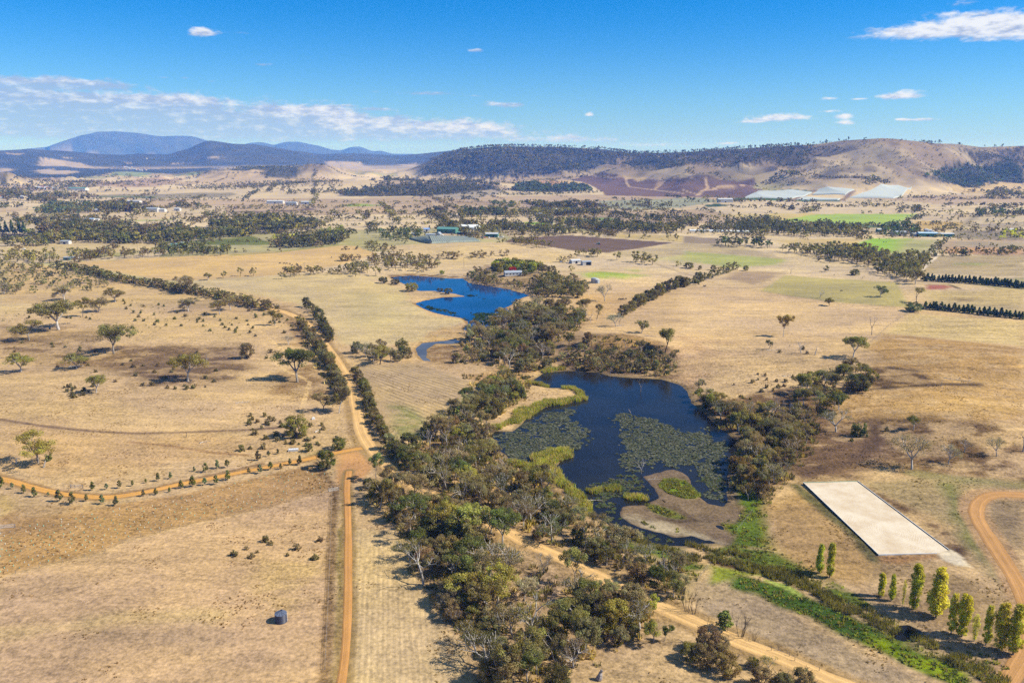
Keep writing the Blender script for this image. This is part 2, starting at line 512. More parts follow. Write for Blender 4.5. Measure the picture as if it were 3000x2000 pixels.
def empty(name, loc, rot=0.0):
    o = bpy.data.objects.new(name, None); COL.objects.link(o)
    o.location = loc; o.rotation_euler = (0, 0, rot); o.empty_display_size = 1
    return o


# ------------------------------------------------------------------ materials
K = 0.68     # photograph value (linear) -> base colour


def alb(c, k=None):
    return tuple(float(q) for q in s2l(c) * (K if k is None else k))


def mat_simple(name, col, rough=0.8, spec=0.3, metal=0.0, nscale=None, namp=0.2):
    m = bpy.data.materials.new(name); m.use_nodes = True
    g = NT(m.node_tree); b = g.n['Principled BSDF']
    b.inputs['Roughness'].default_value = rough; b.inputs['Metallic'].default_value = metal
    b.inputs['Specular IOR Level'].default_value = spec
    tc = g.new('ShaderNodeTexCoord')
    n = g.noise(tc.outputs['Object'], nscale or 1.5, 4, 0.6)
    hi = tuple(min(1, c * (1 + namp)) for c in col); lo = tuple(c * (1 - namp) for c in col)
    g.l.new(g.mix(n, lo, hi), b.inputs['Base Color'])
    return m


def mat_ground():
    m = bpy.data.materials.new('ground'); m.use_nodes = True
    g = NT(m.node_tree); b = g.n['Principled BSDF']
    b.inputs['Roughness'].default_value = 0.95; b.inputs['Specular IOR Level'].default_value = 0.05
    at = g.new('ShaderNodeAttribute', attribute_name='col')
    nzA = g.new('ShaderNodeAttribute', attribute_name='nz').outputs['Fac']
    rwA = g.new('ShaderNodeAttribute', attribute_name='rowa').outputs['Fac']
    rpA = g.new('ShaderNodeAttribute', attribute_name='rowp').outputs['Fac']
    frA = g.new('ShaderNodeAttribute', attribute_name='forest').outputs['Fac']
    geo = g.new('ShaderNodeNewGeometry'); P = geo.outputs['Position']
    col = at.outputs['Color']
    big = g.noise(g.mapping(P, scale=(0.006, 0.011, 0.0)), 1.0, 5, 0.6, 0.5)
    mid = g.noise(g.mapping(P, scale=(0.045, 0.075, 0.0)), 1.0, 5, 0.65, 0.3)
    strk = g.noise(g.mapping(P, scale=(0.02, 0.16, 0.0), rot=(0, 0, 0.25)), 1.0, 4, 0.6, 0.6)
    fine = g.noise(g.mapping(P, scale=(0.9, 0.9, 0.4)), 1.0, 4, 0.7)
    tuft = g.noise(g.mapping(P, scale=(0.33, 0.33, 0.2)), 1.0, 3, 0.6)
    # brightness variation
    s = g.math('ADD', g.math('MULTIPLY', g.math('SUBTRACT', big, 0.5), 0.7), g.math('MULTIPLY', g.math('SUBTRACT', mid, 0.5), 0.75))
    s = g.math('ADD', s, g.math('MULTIPLY', g.math('SUBTRACT', strk, 0.5), 0.7))
    s = g.math('ADD', s, g.math('MULTIPLY', g.math('SUBTRACT', fine, 0.5), 1.9))
    grain = g.noise(g.mapping(P, scale=(.22, .30, .2), rot=(0, 0, .3)), 1.0, 5, .75)
    s = g.math('ADD', s, g.math('MULTIPLY', g.math('SUBTRACT', grain, 0.5), 1.1))
    s = g.math('MULTIPLY', s, nzA)
    f = g.math('ADD', 1.0, s)
    # darker tussocks
    dt = g.math('MULTIPLY', g.mapr(g.math('ADD', tuft, g.math('MULTIPLY', g.math('SUBTRACT', mid, 0.5), 0.5)), 0.60, 0.72), g.math('MULTIPLY', nzA, 0.28))
    f = g.math('MULTIPLY', f, g.math('SUBTRACT', 1.0, dt))
    cbr = g.new('ShaderNodeCombineXYZ'); g.l.new(g.math('MULTIPLY', rpA, 0.23), cbr.inputs[0])
    sp = g.new('ShaderNodeSeparateXYZ'); g.l.new(P, sp.inputs[0]); g.l.new(g.math('MULTIPLY', sp.outputs[1], 0.05), cbr.inputs[1])
    rn = g.math('MULTIPLY', g.math('SUBTRACT', g.noise(cbr.outputs[0], 1.0, 3, .6), .5), 3.2)
    rows = g.math('MULTIPLY', g.math('ADD', g.math('MULTIPLY', g.math('SINE', g.math('ADD', rpA, g.math('MULTIPLY', g.math('SUBTRACT', mid, 0.5), 2.0))), .55), rn), rwA)
    rowm = g.math('MULTIPLY', rows, g.mapr(g.noise(g.mapping(P, scale=(0.25, 0.25, 0)), 1.0, 2), 0.3, 0.7, 0.4, 1.3))
    f = g.math('MULTIPLY', f, g.math('ADD', 1.0, rowm))
    v = g.new('ShaderNodeVectorMath', operation='SCALE'); g.l.new(col, v.inputs[0]); g.l.new(f, v.inputs['Scale'])
    c1 = v.outputs[0]
    # grey-mauve bare earth against straw
    earth = g.mix(1.0, c1, (0.88, 0.87, 0.86), 'MULTIPLY')
    straw = g.mix(1.0, c1, (1.09, 1.06, 0.86), 'MULTIPLY')
    hueN = g.noise(g.mapping(P, scale=(0.013, 0.02, 0), loc=(40, 3, 0)), 1.0, 5, 0.65)
    c2 = g.mix(g.mapr(hueN, 0.35, 0.65), earth, straw)
    # wooded slopes: dark canopy texture
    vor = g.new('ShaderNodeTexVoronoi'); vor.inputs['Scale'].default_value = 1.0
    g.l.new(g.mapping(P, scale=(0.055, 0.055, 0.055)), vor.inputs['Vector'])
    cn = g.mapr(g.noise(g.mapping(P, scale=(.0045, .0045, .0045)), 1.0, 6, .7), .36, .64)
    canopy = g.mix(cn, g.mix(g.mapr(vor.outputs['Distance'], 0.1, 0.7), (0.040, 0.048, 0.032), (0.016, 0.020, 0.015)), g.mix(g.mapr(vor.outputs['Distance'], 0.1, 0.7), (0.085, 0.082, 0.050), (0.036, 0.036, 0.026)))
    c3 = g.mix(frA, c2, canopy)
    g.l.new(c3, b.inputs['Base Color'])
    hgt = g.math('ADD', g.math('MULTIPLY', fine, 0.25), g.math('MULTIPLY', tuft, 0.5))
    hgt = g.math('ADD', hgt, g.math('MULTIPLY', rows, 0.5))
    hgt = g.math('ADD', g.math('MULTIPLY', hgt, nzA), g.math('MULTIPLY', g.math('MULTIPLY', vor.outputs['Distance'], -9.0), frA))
    bm = g.new('ShaderNodeBump'); bm.inputs['Strength'].default_value = 0.55; bm.inputs['Distance'].default_value = 1.0
    g.l.new(hgt, bm.inputs['Height']); g.l.new(bm.outputs[0], b.inputs['Normal'])
    return m


def mat_road(name, col, rut, nz=0.8):
    m = bpy.data.materials.new(name); m.use_nodes = True
    g = NT(m.node_tree); b = g.n['Principled BSDF']
    b.inputs['Roughness'].default_value = 0.95; b.inputs['Specular IOR Level'].default_value = 0.05
    P = g.new('ShaderNodeNewGeometry').outputs['Position']
    uv = g.new('ShaderNodeAttribute', attribute_name='across').outputs['Fac']     # -1..1
    al = g.new('ShaderNodeAttribute', attribute_name='along').outputs['Fac']
    n1 = g.noise(g.mapping(P, scale=(0.12, 0.12, 0)), 1.0, 5, 0.65)
    n2 = g.noise(g.mapping(P, scale=(1.4, 1.4, 0)), 1.0, 3, 0.7)
    cb = g.new('ShaderNodeCombineXYZ'); g.l.new(g.math('MULTIPLY', al, 0.02), cb.inputs[0]); g.l.new(g.math('MULTIPLY', uv, 3.2), cb.inputs[1])
    st = g.noise(cb.outputs[0], 1.6, 4, 0.6)
    wheel = g.math('MULTIPLY', g.mapr(g.math('ABSOLUTE', g.math('SUBTRACT', g.math('ABSOLUTE', uv), 0.42)), 0.0, 0.22, 1.0, 0.0), rut)
    f = g.math('ADD', 1.0, g.math('MULTIPLY', g.math('SUBTRACT', n1, 0.5), nz * 0.7))
    f = g.math('ADD', f, g.math('MULTIPLY', g.math('SUBTRACT', n2, 0.5), nz * 0.6))
    f = g.math('ADD', f, g.math('MULTIPLY', g.math('SUBTRACT', st, 0.5), nz * 0.9))
    f = g.math('ADD', f, g.math('MULTIPLY', wheel, 0.24))
    edge = g.mapr(g.math('ADD', g.math('ABSOLUTE', uv), g.math('MULTIPLY', g.math('SUBTRACT', n2, 0.5), 0.5)), 0.72, 1.0)
    f = g.math('MULTIPLY', f, g.math('SUBTRACT', 1.0, g.math('MULTIPLY', edge, 0.42)))
    v = g.new('ShaderNodeVectorMath', operation='SCALE'); v.inputs[0].default_value = col; g.l.new(f, v.inputs['Scale'])
    g.l.new(v.outputs[0], b.inputs['Base Color'])
    bm = g.new('ShaderNodeBump'); bm.inputs['Strength'].default_value = 0.4; bm.inputs['Distance'].default_value = 0.3
    g.l.new(g.math('ADD', n2, st), bm.inputs['Height']); g.l.new(bm.outputs[0], b.inputs['Normal'])
    return m


def mat_leaf(name, per_vertex=False):
    m = bpy.data.materials.new(name); m.use_nodes = True
    g = NT(m.node_tree)
    for n in list(g.n): g.n.remove(n)
    if per_vertex:
        col = g.new('ShaderNodeAttribute', attribute_name='tint').outputs['Color']
    else:
        col = g.new('ShaderNodeObjectInfo').outputs['Color']
    lv = g.new('ShaderNodeAttribute', attribute_name='lv').outputs['Fac']
    v = g.new('ShaderNodeVectorMath', operation='SCALE'); g.l.new(col, v.inputs[0]); g.l.new(lv, v.inputs['Scale'])
    c = g.mix(g.mapr(lv, 0.6, 1.5), g.mix(1.0, v.outputs[0], (1.08, 0.94, 0.9), 'MULTIPLY'), g.mix(1.0, v.outputs[0], (0.95, 1.05, 0.95), 'MULTIPLY'))
    d = g.new('ShaderNodeBsdfDiffuse'); t = g.new('ShaderNodeBsdfTranslucent')
    g.l.new(c, d.inputs[0]); g.l.new(g.mix(1.0, c, (1.2, 1.25, 0.6), 'MULTIPLY'), t.inputs[0])
    mx = g.new('ShaderNodeMixShader'); mx.inputs[0].default_value = 0.34
    g.l.new(d.outputs[0], mx.inputs[1]); g.l.new(t.outputs[0], mx.inputs[2])
    o = g.new('ShaderNodeOutputMaterial'); g.l.new(mx.outputs[0], o.inputs[0])
    return m


def mat_bark(name, a, bcol):
    m = bpy.data.materials.new(name); m.use_nodes = True
    g = NT(m.node_tree); b = g.n['Principled BSDF']
    b.inputs['Roughness'].default_value = 0.85; b.inputs['Specular IOR Level'].default_value = 0.15
    P = g.new('ShaderNodeNewGeometry').outputs['Position']
    n = g.noise(g.mapping(P, scale=(1, 1, 0.4)), 1.2, 4, 0.65)
    g.l.new(g.mix(g.mapr(n, 0.35, 0.65), a, bcol), b.inputs['Base Color'])
    return m


def mat_water(name, deep, rough=0.06, bump=0.06, spec=0.5):
    m = bpy.data.materials.new(name); m.use_nodes = True
    g = NT(m.node_tree); b = g.n['Principled BSDF']
    P = g.new('ShaderNodeNewGeometry').outputs['Position']
    n = g.noise(g.mapping(P, scale=(0.03, 0.03, 0)), 1.0, 4, 0.6)
    g.l.new(g.mix(g.mapr(n, 0.35, 0.65), tuple(q * 0.7 for q in deep), tuple(q * 1.3 for q in deep)), b.inputs['Base Color'])
    g.l.new(g.mapr(g.noise(g.mapping(P, scale=(.02, .05, 0)), 1.0, 3, .6), .4, .62, rough * .5, rough * 2.2), b.inputs['Roughness']); b.inputs['IOR'].default_value = 1.33
    b.inputs['Specular IOR Level'].default_value = spec
    w = g.noise(g.mapping(P, scale=(1.1, 2.6, 0)), 1.0, 3, 0.6)
    bm = g.new('ShaderNodeBump'); bm.inputs['Strength'].default_value = bump; bm.inputs['Distance'].default_value = 0.3
    g.l.new(w, bm.inputs['Height']); g.l.new(bm.outputs[0], b.inputs['Normal'])
    return m


M_GROUND = mat_ground()
M_LEAF = mat_leaf('leaf')
M_LEAFV = mat_leaf('leaf_far', True)
M_BARK = mat_bark('bark', (0.30, 0.27, 0.23), (0.15, 0.12, 0.10))
M_BARKD = mat_bark('bark_dark', (0.10, 0.08, 0.06), (0.05, 0.04, 0.035))
M_BARKW = mat_bark('bark_white', (0.50, 0.46, 0.42), (0.27, 0.24, 0.21))
M_DEAD = mat_bark('dead_wood', (0.34, 0.30, 0.28), (0.18, 0.15, 0.14))
M_WATER1 = mat_water('pond_water', (0.012, 0.012, 0.012), 0.07, 0.08, 0.30)
M_WATER2 = mat_water('reservoir_water', (0.004, 0.030, 0.11), 0.05, 0.05)

# ------------------------------------------------------------------ painting the ground (true surface colours by place)
VX, VY = GX.ravel(), GY.ravel()
VR = np.hypot(VX, VY)
lowR = sm(500, 1500, VR)[:, None]
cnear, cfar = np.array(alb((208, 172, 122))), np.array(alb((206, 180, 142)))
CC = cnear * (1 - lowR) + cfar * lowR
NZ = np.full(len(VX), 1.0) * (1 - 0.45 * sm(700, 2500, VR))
RWA = np.zeros(len(VX)); RWP = np.zeros(len(VX)); FOR = np.zeros(len(VX))
WOBN = fbm(VX / 9.0, VY / 9.0, 3, 71)
BRK = fbm(VX / 11.0, VY / 6.5, 4, 73) + .5 * fbm(VX / 45.0, VY / 30.0, 2, 75)


def region(W, pad):
    w = np.array(W)
    return np.nonzero((VX > w[:, 0].min() - pad) & (VX < w[:, 0].max() + pad) & (VY > w[:, 1].min() - pad) & (VY < w[:, 1].max() + pad))[0]


def paint(s, col, feather=1.5, wob=0.0, nz=None, row=None, amount=1.0, forest=None, k=None):
    W = gpoly(s) if isinstance(s, str) else s
    i = region(W, feather + wob + 1)
    if not len(i): return
    sd = seg_dist(VX[i], VY[i], W) + WOBN[i] * wob
    m = sm(feather, -feather, sd) * amount
    if nz is not None and nz >= 1.2 and col is not None and wob >= 2: m = m * (.35 + .65 * sm(-.30, .12, BRK[i]))
    if col is not None:
        c = np.array(alb(col, k))
        CC[i] = CC[i] * (1 - m[:, None]) + c * m[:, None]
    if nz is not None: NZ[i] = NZ[i] * (1 - m) + nz * m
    if forest is not None: FOR[i] = FOR[i] * (1 - m) + forest * m
    if row is not None:
        (p, q), sp, a = row          # two photograph points along a row, spacing in metres, strength
        p = ground(*px(p)[0]); q = ground(*px(q)[0])
        d = np.array(q) - np.array(p); d /= np.hypot(*d)
        RWP[i] = (VX[i] * -d[1] + VY[i] * d[0]) / sp * 2 * math.pi
        RWA[i] = RWA[i] * (1 - m) + a * m


def stroke(s, col, width, feather=0.6, wob=0.0, amount=1.0, nz=None):
    W = gline(s)
    w = np.array(W)
    i = region(W, width + feather + wob)
    if not len(i): return
    d = seg_dist(VX[i], VY[i], W, False) + WOBN[i] * wob - width / 2
    m = sm(feather, -feather, d) * amount
    CC[i] = CC[i] * (1 - m[:, None]) + np.array(alb(col)) * m[:, None]
    if nz is not None: NZ[i] = NZ[i] * (1 - m) + nz * m


# patchwork of paddocks over the plain
ca_, sa_ = math.cos(.21), math.sin(.21)
PX_ = VX * ca_ + VY * sa_ + 40 * fbm(VX / 500, VY / 500, 1, 61); PY_ = -VX * sa_ + VY * ca_
iy_ = np.floor(PY_ / 330.0); ox_ = _hash(iy_, iy_ * 0, 5) * 300; ix_ = np.floor((PX_ + ox_) / 410.0)
hA, hB = _hash(ix_, iy_, 8), _hash(ix_, iy_, 9)
pk_ = (sm(650, 950, VR) * (1 - sm(5200, 7000, VR)))[:, None]
pcol = np.where((hB < .12)[:, None], np.array(alb((176, 172, 120))), np.where((hB < .30)[:, None], np.array(alb((186, 158, 130))), np.where((hB < .45)[:, None], np.array(alb((214, 182, 120))), np.array(alb((218, 194, 156))))))
CC[:] = CC * (1 - pk_ * .75) + pcol * (.9 + .2 * hA[:, None]) * pk_ * .75
dl_ = np.minimum(np.abs((PY_ / 330.0) % 1 - 0) * 330, np.abs(((PX_ + ox_) / 410.0) % 1) * 410)
CC[:] = CC * (1 - pk_ * .25 * (dl_ < 5)[:, None])
# far hills and slopes
SL = VR > 2100
hm = GZ.ravel()
t_ = sm(8, 50, hm)[:, None] * SL[:, None]
CC[:] = CC * (1 - t_) + np.array(alb((158, 136, 112))) * t_
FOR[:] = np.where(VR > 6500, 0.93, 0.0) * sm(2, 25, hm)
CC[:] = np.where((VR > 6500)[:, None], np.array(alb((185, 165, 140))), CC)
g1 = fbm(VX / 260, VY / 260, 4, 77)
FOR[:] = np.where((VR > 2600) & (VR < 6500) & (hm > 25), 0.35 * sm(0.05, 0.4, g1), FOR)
paint('A 0,300 600,330 900,345 1500,335 1500,352 1400,366 1060,368 860,358 740,380 620,400 400,405 200,400 0,400', (120, 110, 90), 60, 120, forest=0.85)
slp = sm(8, 50, hm) * (VR > 2100) * (VR < 6500)
gg = fbm(VX / 120, VY / 150, 4, 83); gk = (sm(-.25, .35, gg) * slp)[:, None]
CC[:] = CC * (1 - gk * .75) + np.array(alb((192, 172, 140))) * gk * .75
gk = (sm(.15, .45, fbm(VX / 90, VY / 90, 3, 87)) * slp * .6)[:, None]
CC[:] = CC * (1 - gk) + np.array(alb((112, 96, 82))) * gk
for s in ['A 290,265 430,280 560,300 680,340 560,336 430,322 262,320', 'A 640,322 780,330 720,340', 'A 0,335 110,340 60,358 0,362', 'A 50,232 160,235 130,243 70,241',
          'A 220,352 350,340 560,365 480,380 330,378', 'A 430,262 510,262 480,270', 'A 860,295 925,297 890,304', 'A 1180,303 1310,302 1200,313', 'A 1435,258 1525,256 1500,268 1450,268',
          'A 2240,290 2352,292 2352,350 2300,330', 'B 0,290 130,295 220,330 100,355 0,350', 'B 380,310 520,300 480,325']:
    paint(s, (196, 172, 140), 30, 40, forest=0.0)
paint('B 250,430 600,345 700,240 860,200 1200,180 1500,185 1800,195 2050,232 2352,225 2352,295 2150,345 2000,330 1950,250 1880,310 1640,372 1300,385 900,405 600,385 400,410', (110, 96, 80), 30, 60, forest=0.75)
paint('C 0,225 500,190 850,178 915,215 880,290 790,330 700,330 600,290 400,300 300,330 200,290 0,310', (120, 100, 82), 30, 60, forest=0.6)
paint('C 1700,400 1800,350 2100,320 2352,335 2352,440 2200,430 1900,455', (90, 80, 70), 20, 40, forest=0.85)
paint('C 1950,240 2200,230 2352,180 2352,330 2100,310 1980,270', (110, 92, 80), 20, 60, forest=0.55)
paint('A 1560,352 1850,325 2050,332 2060,395 1830,400 1800,352', (120, 110, 85), 15, 20, forest=0.5)
paint('B 0,505 250,455 500,442 900,440 1090,465 950,498 600,530 200,530 0,528', (120, 105, 80), 10, 15, forest=0.55)
paint('B 1170,492 1200,460 1350,425 1380,455 1500,460 1720,485 1500,500', (100, 95, 70), 10, 10, forest=0.5)
paint('B 500,420 600,385 900,400 760,425 580,430', (215, 188, 148), 10, 10, forest=0)
paint('B 0,455 250,440 360,385 200,410 100,430 0,440', (215, 188, 148), 10, 10, forest=0)
paint('B 1350,428 1400,420 1530,430 1610,450 1500,456 1370,452', (212, 160, 115), 8, 8, forest=0)
paint('B 1580,420 1680,386 1950,405 2352,403 C 0,405 490,408 500,440 480,470 560,480 460,540 0,533 B 2352,533 1830,525 1780,490 1700,445', (126, 98, 92), 6, 6, nz=0.5, row=(('B 1700,400', 'B 2100,520'), 14, 0.12))
for s, w in [('B 1680,386 1960,405 2340,404 C 160,405 490,407', 9), ('B 1960,410 1985,465 2352,510', 9), ('B 2230,420 2160,480', 9), ('C 160,405 175,470 95,520', 9), ('C 95,525 140,490 250,460 470,455', 14), ('C 0,485 90,510', 6)]:
    stroke(s, (205, 172, 138), w, 4)
paint('B 2160,470 2180,430 2225,425 2200,450', (190, 155, 125), 8, 5)
paint('B 600,530 900,492 1150,483 1110,500 900,548', (172, 156, 138), 6, nz=.4)
paint('B 1780,562 2000,555 2352,540 C 130,540 260,562 0,603 B 2352,605 2000,622 1770,612', (160, 160, 136), 6, nz=.4, row=(('B 1900,560', 'C 200,560'), 10, 0.08))
paint('C 140,592 230,580 400,598 180,607', (62, 84, 58), 3, nz=.5)
stroke('C 80,618 500,618', (175, 170, 165), 14, 6)
paint('C 360,540 745,543 690,561 350,556', (82, 106, 60), 3)
paint('C 590,484 905,492 880,503 590,492', (82, 106, 60), 3)
paint('C 780,553 1100,556 1080,566 750,560', (82, 106, 60), 3)
stroke('C 910,490 740,562', (150, 125, 105), 12, 3); stroke('C 1185,490 1090,560', (150, 125, 105), 14, 4)
paint('C 560,560 1300,570 1400,620 900,640 300,640 180,610', (214, 190, 156), 20, 20)
paint('C 900,620 1450,600 1460,640 900,645', (216, 192, 156), 12)
paint('C 220,655 920,648 960,712 640,705', (206, 182, 112), 5, 5, nz=.5)
paint('C 920,655 1612,650 1500,702 1420,727 1200,716 950,711 640,700', (166, 188, 92), 5, 6, nz=.5)
paint('C 960,712 1200,718 1400,730 1380,750 900,730', (108, 122, 80), 5)
paint('C 1630,655 2010,655 1960,707 1600,695', (204, 180, 146), 4, nz=.5)
paint('C 1560,745 1600,700 1950,709 1900,757 1600,757', (202, 168, 92), 4, nz=.5)
paint('C 2070,668 2352,672 2352,700 1990,725', (208, 186, 148), 6); paint('C 1990,725 2352,705 2352,745 1960,760', (170, 152, 128), 8, 6); paint('C 1880,760 2352,760 2352,830 1850,820', (158, 142, 118), 6, 6)
paint('C 1090,755 1400,760 1380,790 1200,775', (200, 178, 140), 5)
paint('C 1140,878 1290,818 1600,822 1500,930 1200,893', (150, 186, 70), 6, 8, nz=.4)
paint('C 1500,826 1760,826 1700,910 1440,942', (176, 172, 116), 18, 8)
paint('C 620,832 1290,814 1140,873 800,872', (206, 178, 116), 4, 3, nz=.5)
paint('C 0,802 330,826 240,862 0,850', (156, 136, 116), 4, nz=.5, row=(('C 0,820', 'C 300,840'), 6, .1))
paint('C 0,905 400,935 740,965 640,1002 330,1022 100,985 0,960', (176, 178, 110), 8, 8, nz=.6)
paint('C 1880,838 2352,845 2352,880 1880,870', (180, 160, 130), 4); paint('C 1850,880 2352,890 2352,930 1780,925', (196, 150, 108), 6, 4)
paint('C 1770,935 2352,940 2352,1080 1660,1060 1640,1045', (184, 162, 122), 4, 4, row=(('C 1800,980', 'C 2352,1000'), 12, .08))
paint('C 1860,985 2090,992 2080,1003 1880,1000', (150, 166, 84), 6, 8, amount=.8); paint('C 2150,1005 2280,1000 2290,1010 2160,1015', (140, 122, 80), 5, 8, amount=.8)
stroke('C 1756,930 1740,955 1700,985 1640,1046', (232, 214, 196), 3.2, 1)
stroke('C 2352,590 2090,600 1860,800', (150, 135, 105), 12, 6, amount=.7)
# left far
paint('A 650,520 1590,503 1640,515 1580,532 1130,547 640,536', (160, 145, 118), 8, 8, nz=.5, row=(('A 700,525', 'A 1500,515'), 22, .12))
paint('A 650,530 1100,530 1050,542 660,536', (120, 128, 92), 8, 8)
paint('A 740,385 860,358 1060,365 1000,385 900,392', (150, 160, 120), 10); paint('A 1110,378 1400,366 1290,390', (150, 158, 120), 10)
paint('A 1620,636 2150,614 2180,622 1700,643', (122, 98, 88), 5)
paint('A 870,690 1550,668 1560,681 950,701', (164, 170, 106), 4)
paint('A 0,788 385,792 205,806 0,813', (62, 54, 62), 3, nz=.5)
paint('A 0,815 200,806 450,795 420,800 240,830 0,850', (208, 186, 120), 4, 3)
paint('A 0,882 560,850 760,847 1110,855 1040,905 820,943 420,960 0,940', (206, 180, 128), 6, 4)
paint('A 600,930 1040,900 820,945 560,952', (164, 160, 100), 14, 8, amount=.8)
paint('A 440,985 900,962 1150,948 1600,928 2352,868 B 90,870 160,895 250,930 D 2352,60 2060,115 1780,140 1410,165 1100,165 900,130 700,90', (216, 178, 114), 4, 2, nz=.7)
paint('A 1280,845 1740,805 1900,862 1790,866 1300,862', (116, 122, 66), 5, 3, row=(('A 1300,850', 'A 1800,850'), 5, .3))
stroke('A 1600,935 1900,915 2352,862', (150, 150, 70), 9, 5)
paint('A 700,445 900,395 1300,410 1100,460 800,470', (190, 158, 130), 20, 20)
paint('A 430,405 900,400 1000,412 500,420', (212, 190, 150), 10)
paint('A 1380,385 1850,350 1820,400 2352,410 2352,440 1300,440', (200, 172, 132), 15, 10)
paint('A 0,640 600,600 700,640 1500,640 1640,690 900,690 700,690 0,690', (212, 186, 146), 10, 10)
# centre
paint('B 0,592 80,580 300,590 100,606', (156, 170, 84), 4); paint('B 0,600 340,600 300,640 0,640', (204, 172, 130), 5)
paint('B 780,565 1100,562 1030,590 790,590', (168, 142, 114), 4)
paint('B 1240,560 1760,562 1760,600 1250,590', (184, 158, 140), 5)
paint('B 1260,706 1490,710 1400,727 1270,723', (136, 168, 72), 4); paint('B 1520,690 1850,673 1905,692 1700,703', (126, 146, 84), 4); paint('B 1860,716 2140,722 2060,747 1900,747', (134, 154, 88), 4)
paint('B 1440,745 1680,735 1840,760 1810,780 1500,778', (202, 184, 128), 5); paint('B 1840,790 2352,800 2352,846 1900,815', (206, 180, 118), 4)
paint('B 1120,838 1200,815 1560,798 2300,850 1830,921 1600,905 1450,880 1180,853', (122, 98, 84), 2.5, 1, nz=.4, row=(('B 1300,850', 'B 1900,905'), 5.5, .10))
paint('B 450,830 940,850 1100,850 980,842 620,858', (196, 178, 122), 6)
paint('B 620,790 760,780 1000,800 1100,830 960,820 730,800', (200, 172, 134), 4); paint('B 780,755 1000,745 1100,740 1000,770 900,775', (180, 160, 125), 4)
paint('B 0,830 250,815 330,840 100,870 0,865', (180, 170, 110), 8, 6)
paint('B 250,880 700,850 1120,845 1450,895 1620,940 1500,985 1100,1000 900,1030 700,1040 500,960 330,905', (216, 186, 134), 8, 4, nz=.9)
paint('E 1640,120 1800,108 2090,130 1950,152 1700,152', (150, 176, 70), 12, 8, amount=.85); paint('E 1960,92 2080,98 2030,108', (150, 170, 76), 8, 6, amount=.7)
paint('B 2150,960 2352,930 C 200,940 0,1000 B 2352,990', (180, 176, 116), 16, 12, amount=.7)
paint('B 1830,925 2330,852 C 330,860 700,960 0,900 B 2352,930 2050,950', (190, 168, 130), 8, 6)
paint('F 530,242 700,132 1480,182 1560,352 1300,340 1000,312', (186, 170, 104), 2.5, 1, nz=.7)
paint('F 380,100 700,110 600,170 480,190 280,160', (176, 148, 118), 8, 6)
paint('F 1680,200 1800,200 1850,215 1810,232 1690,228', (172, 100, 84), 4, 3); stroke('F 1700,192 1840,198 1920,230', (96, 80, 50), 3, 2, 2)
paint('F 1660,240 2352,230 2352,425 1700,365', (196, 170, 116), 6, 4, row=(('F 1800,260', 'F 1760,330'), 7, .06))
paint('F 1900,290 2060,300 2040,320 1850,312', (140, 118, 86), 8, 8, amount=.8)
paint('F 1560,395 2352,450 2352,620 1900,580 1380,530', (214, 184, 120), 5, 3, nz=1.1)
paint('F 1380,535 1950,590 2352,640 2352,1176 1100,1176 1050,950 1280,800 1290,620', (184, 144, 84), 4, 3, nz=1.3)
paint('F 1900,860 2352,800 2352,1176 I 2352,200 1500,150 1600,60', (206, 164, 92), 20, 14, nz=1.2, amount=.8)
paint('F 1300,770 1600,790 1780,870 1300,915 1250,860', (100, 76, 50), 5, 5, nz=1.5)
stroke('F 1110,935 1500,900 1780,884 2050,886', (92, 72, 50), 4, 2, 2); stroke('F 1440,770 1600,790', (92, 72, 52), 5, 3, 2)
paint('I 1300,180 1800,180 2352,280 2352,640 1700,570 1500,560 1350,420', (118, 90, 56), 8, 8, nz=1.7)
paint('I 780,420 1000,230 1300,200 1400,330 1400,480 1150,590 800,600 650,620', (128, 98, 70), 8, 6, nz=1.3)
stroke('I 1320,230 1330,310 1270,400 1160,480 1000,510 850,560', (112, 86, 64), 5, 2, 2)
paint('E 1640,260 1960,260 1940,400 1680,470 1640,500 1400,520', (204, 164, 106), 10, 8, nz=1.2)
paint('E 1700,545 2200,590 2352,700 2352,860 2000,830 1500,790 1450,650', (118, 94, 70), 5, 5, nz=1.6)
paint('E 1600,545 1760,548 2200,585 2240,640 1900,620 1640,600', (172, 134, 80), 5, 5, nz=1.5)
paint('F 0,560 350,600 480,700 200,850 0,880', (196, 154, 112), 12, 10, nz=1.3)
paint('F 150,600 1000,600 1050,800 800,1000 450,1000 100,800', (214, 178, 126), 16, 12, nz=1.3)
paint('F 0,220 500,240 1000,320 1560,360 1380,530 1000,560 600,500 0,520', (220, 184, 134), 8, 6, nz=.9)
# fields round the upper pond
paint('D 1340,168 2352,112 E 300,140 180,160 430,230 480,320 640,420 860,440 700,560 150,640 0,600 D 2352,600 2200,400 2050,330', (208, 182, 130), 4, 4, nz=.9)
paint('E 50,250 420,260 480,420 250,520 60,450', (196, 176, 118), 14, 12, amount=.6)
paint('E 640,500 830,480 820,600 700,590 500,660 540,610', (206, 168, 110), 4, 4, nz=1.2)
paint('E 590,640 830,600 850,700 700,770 600,730', (160, 124, 82), 4, 4, nz=1.5)
stroke('E 850,500 880,470 850,425 700,398 560,355 505,325', (158, 118, 60), 4, 1.5, 1)
stroke('E 330,138 480,125 740,142 850,148', (120, 88, 50), 4.5, 1.2, 1); stroke('E 560,312 700,278 860,276', (186, 146, 80), 3, 1.5, 1)
stroke('E 810,150 900,110 1000,80', (206, 172, 120), 4, 2)
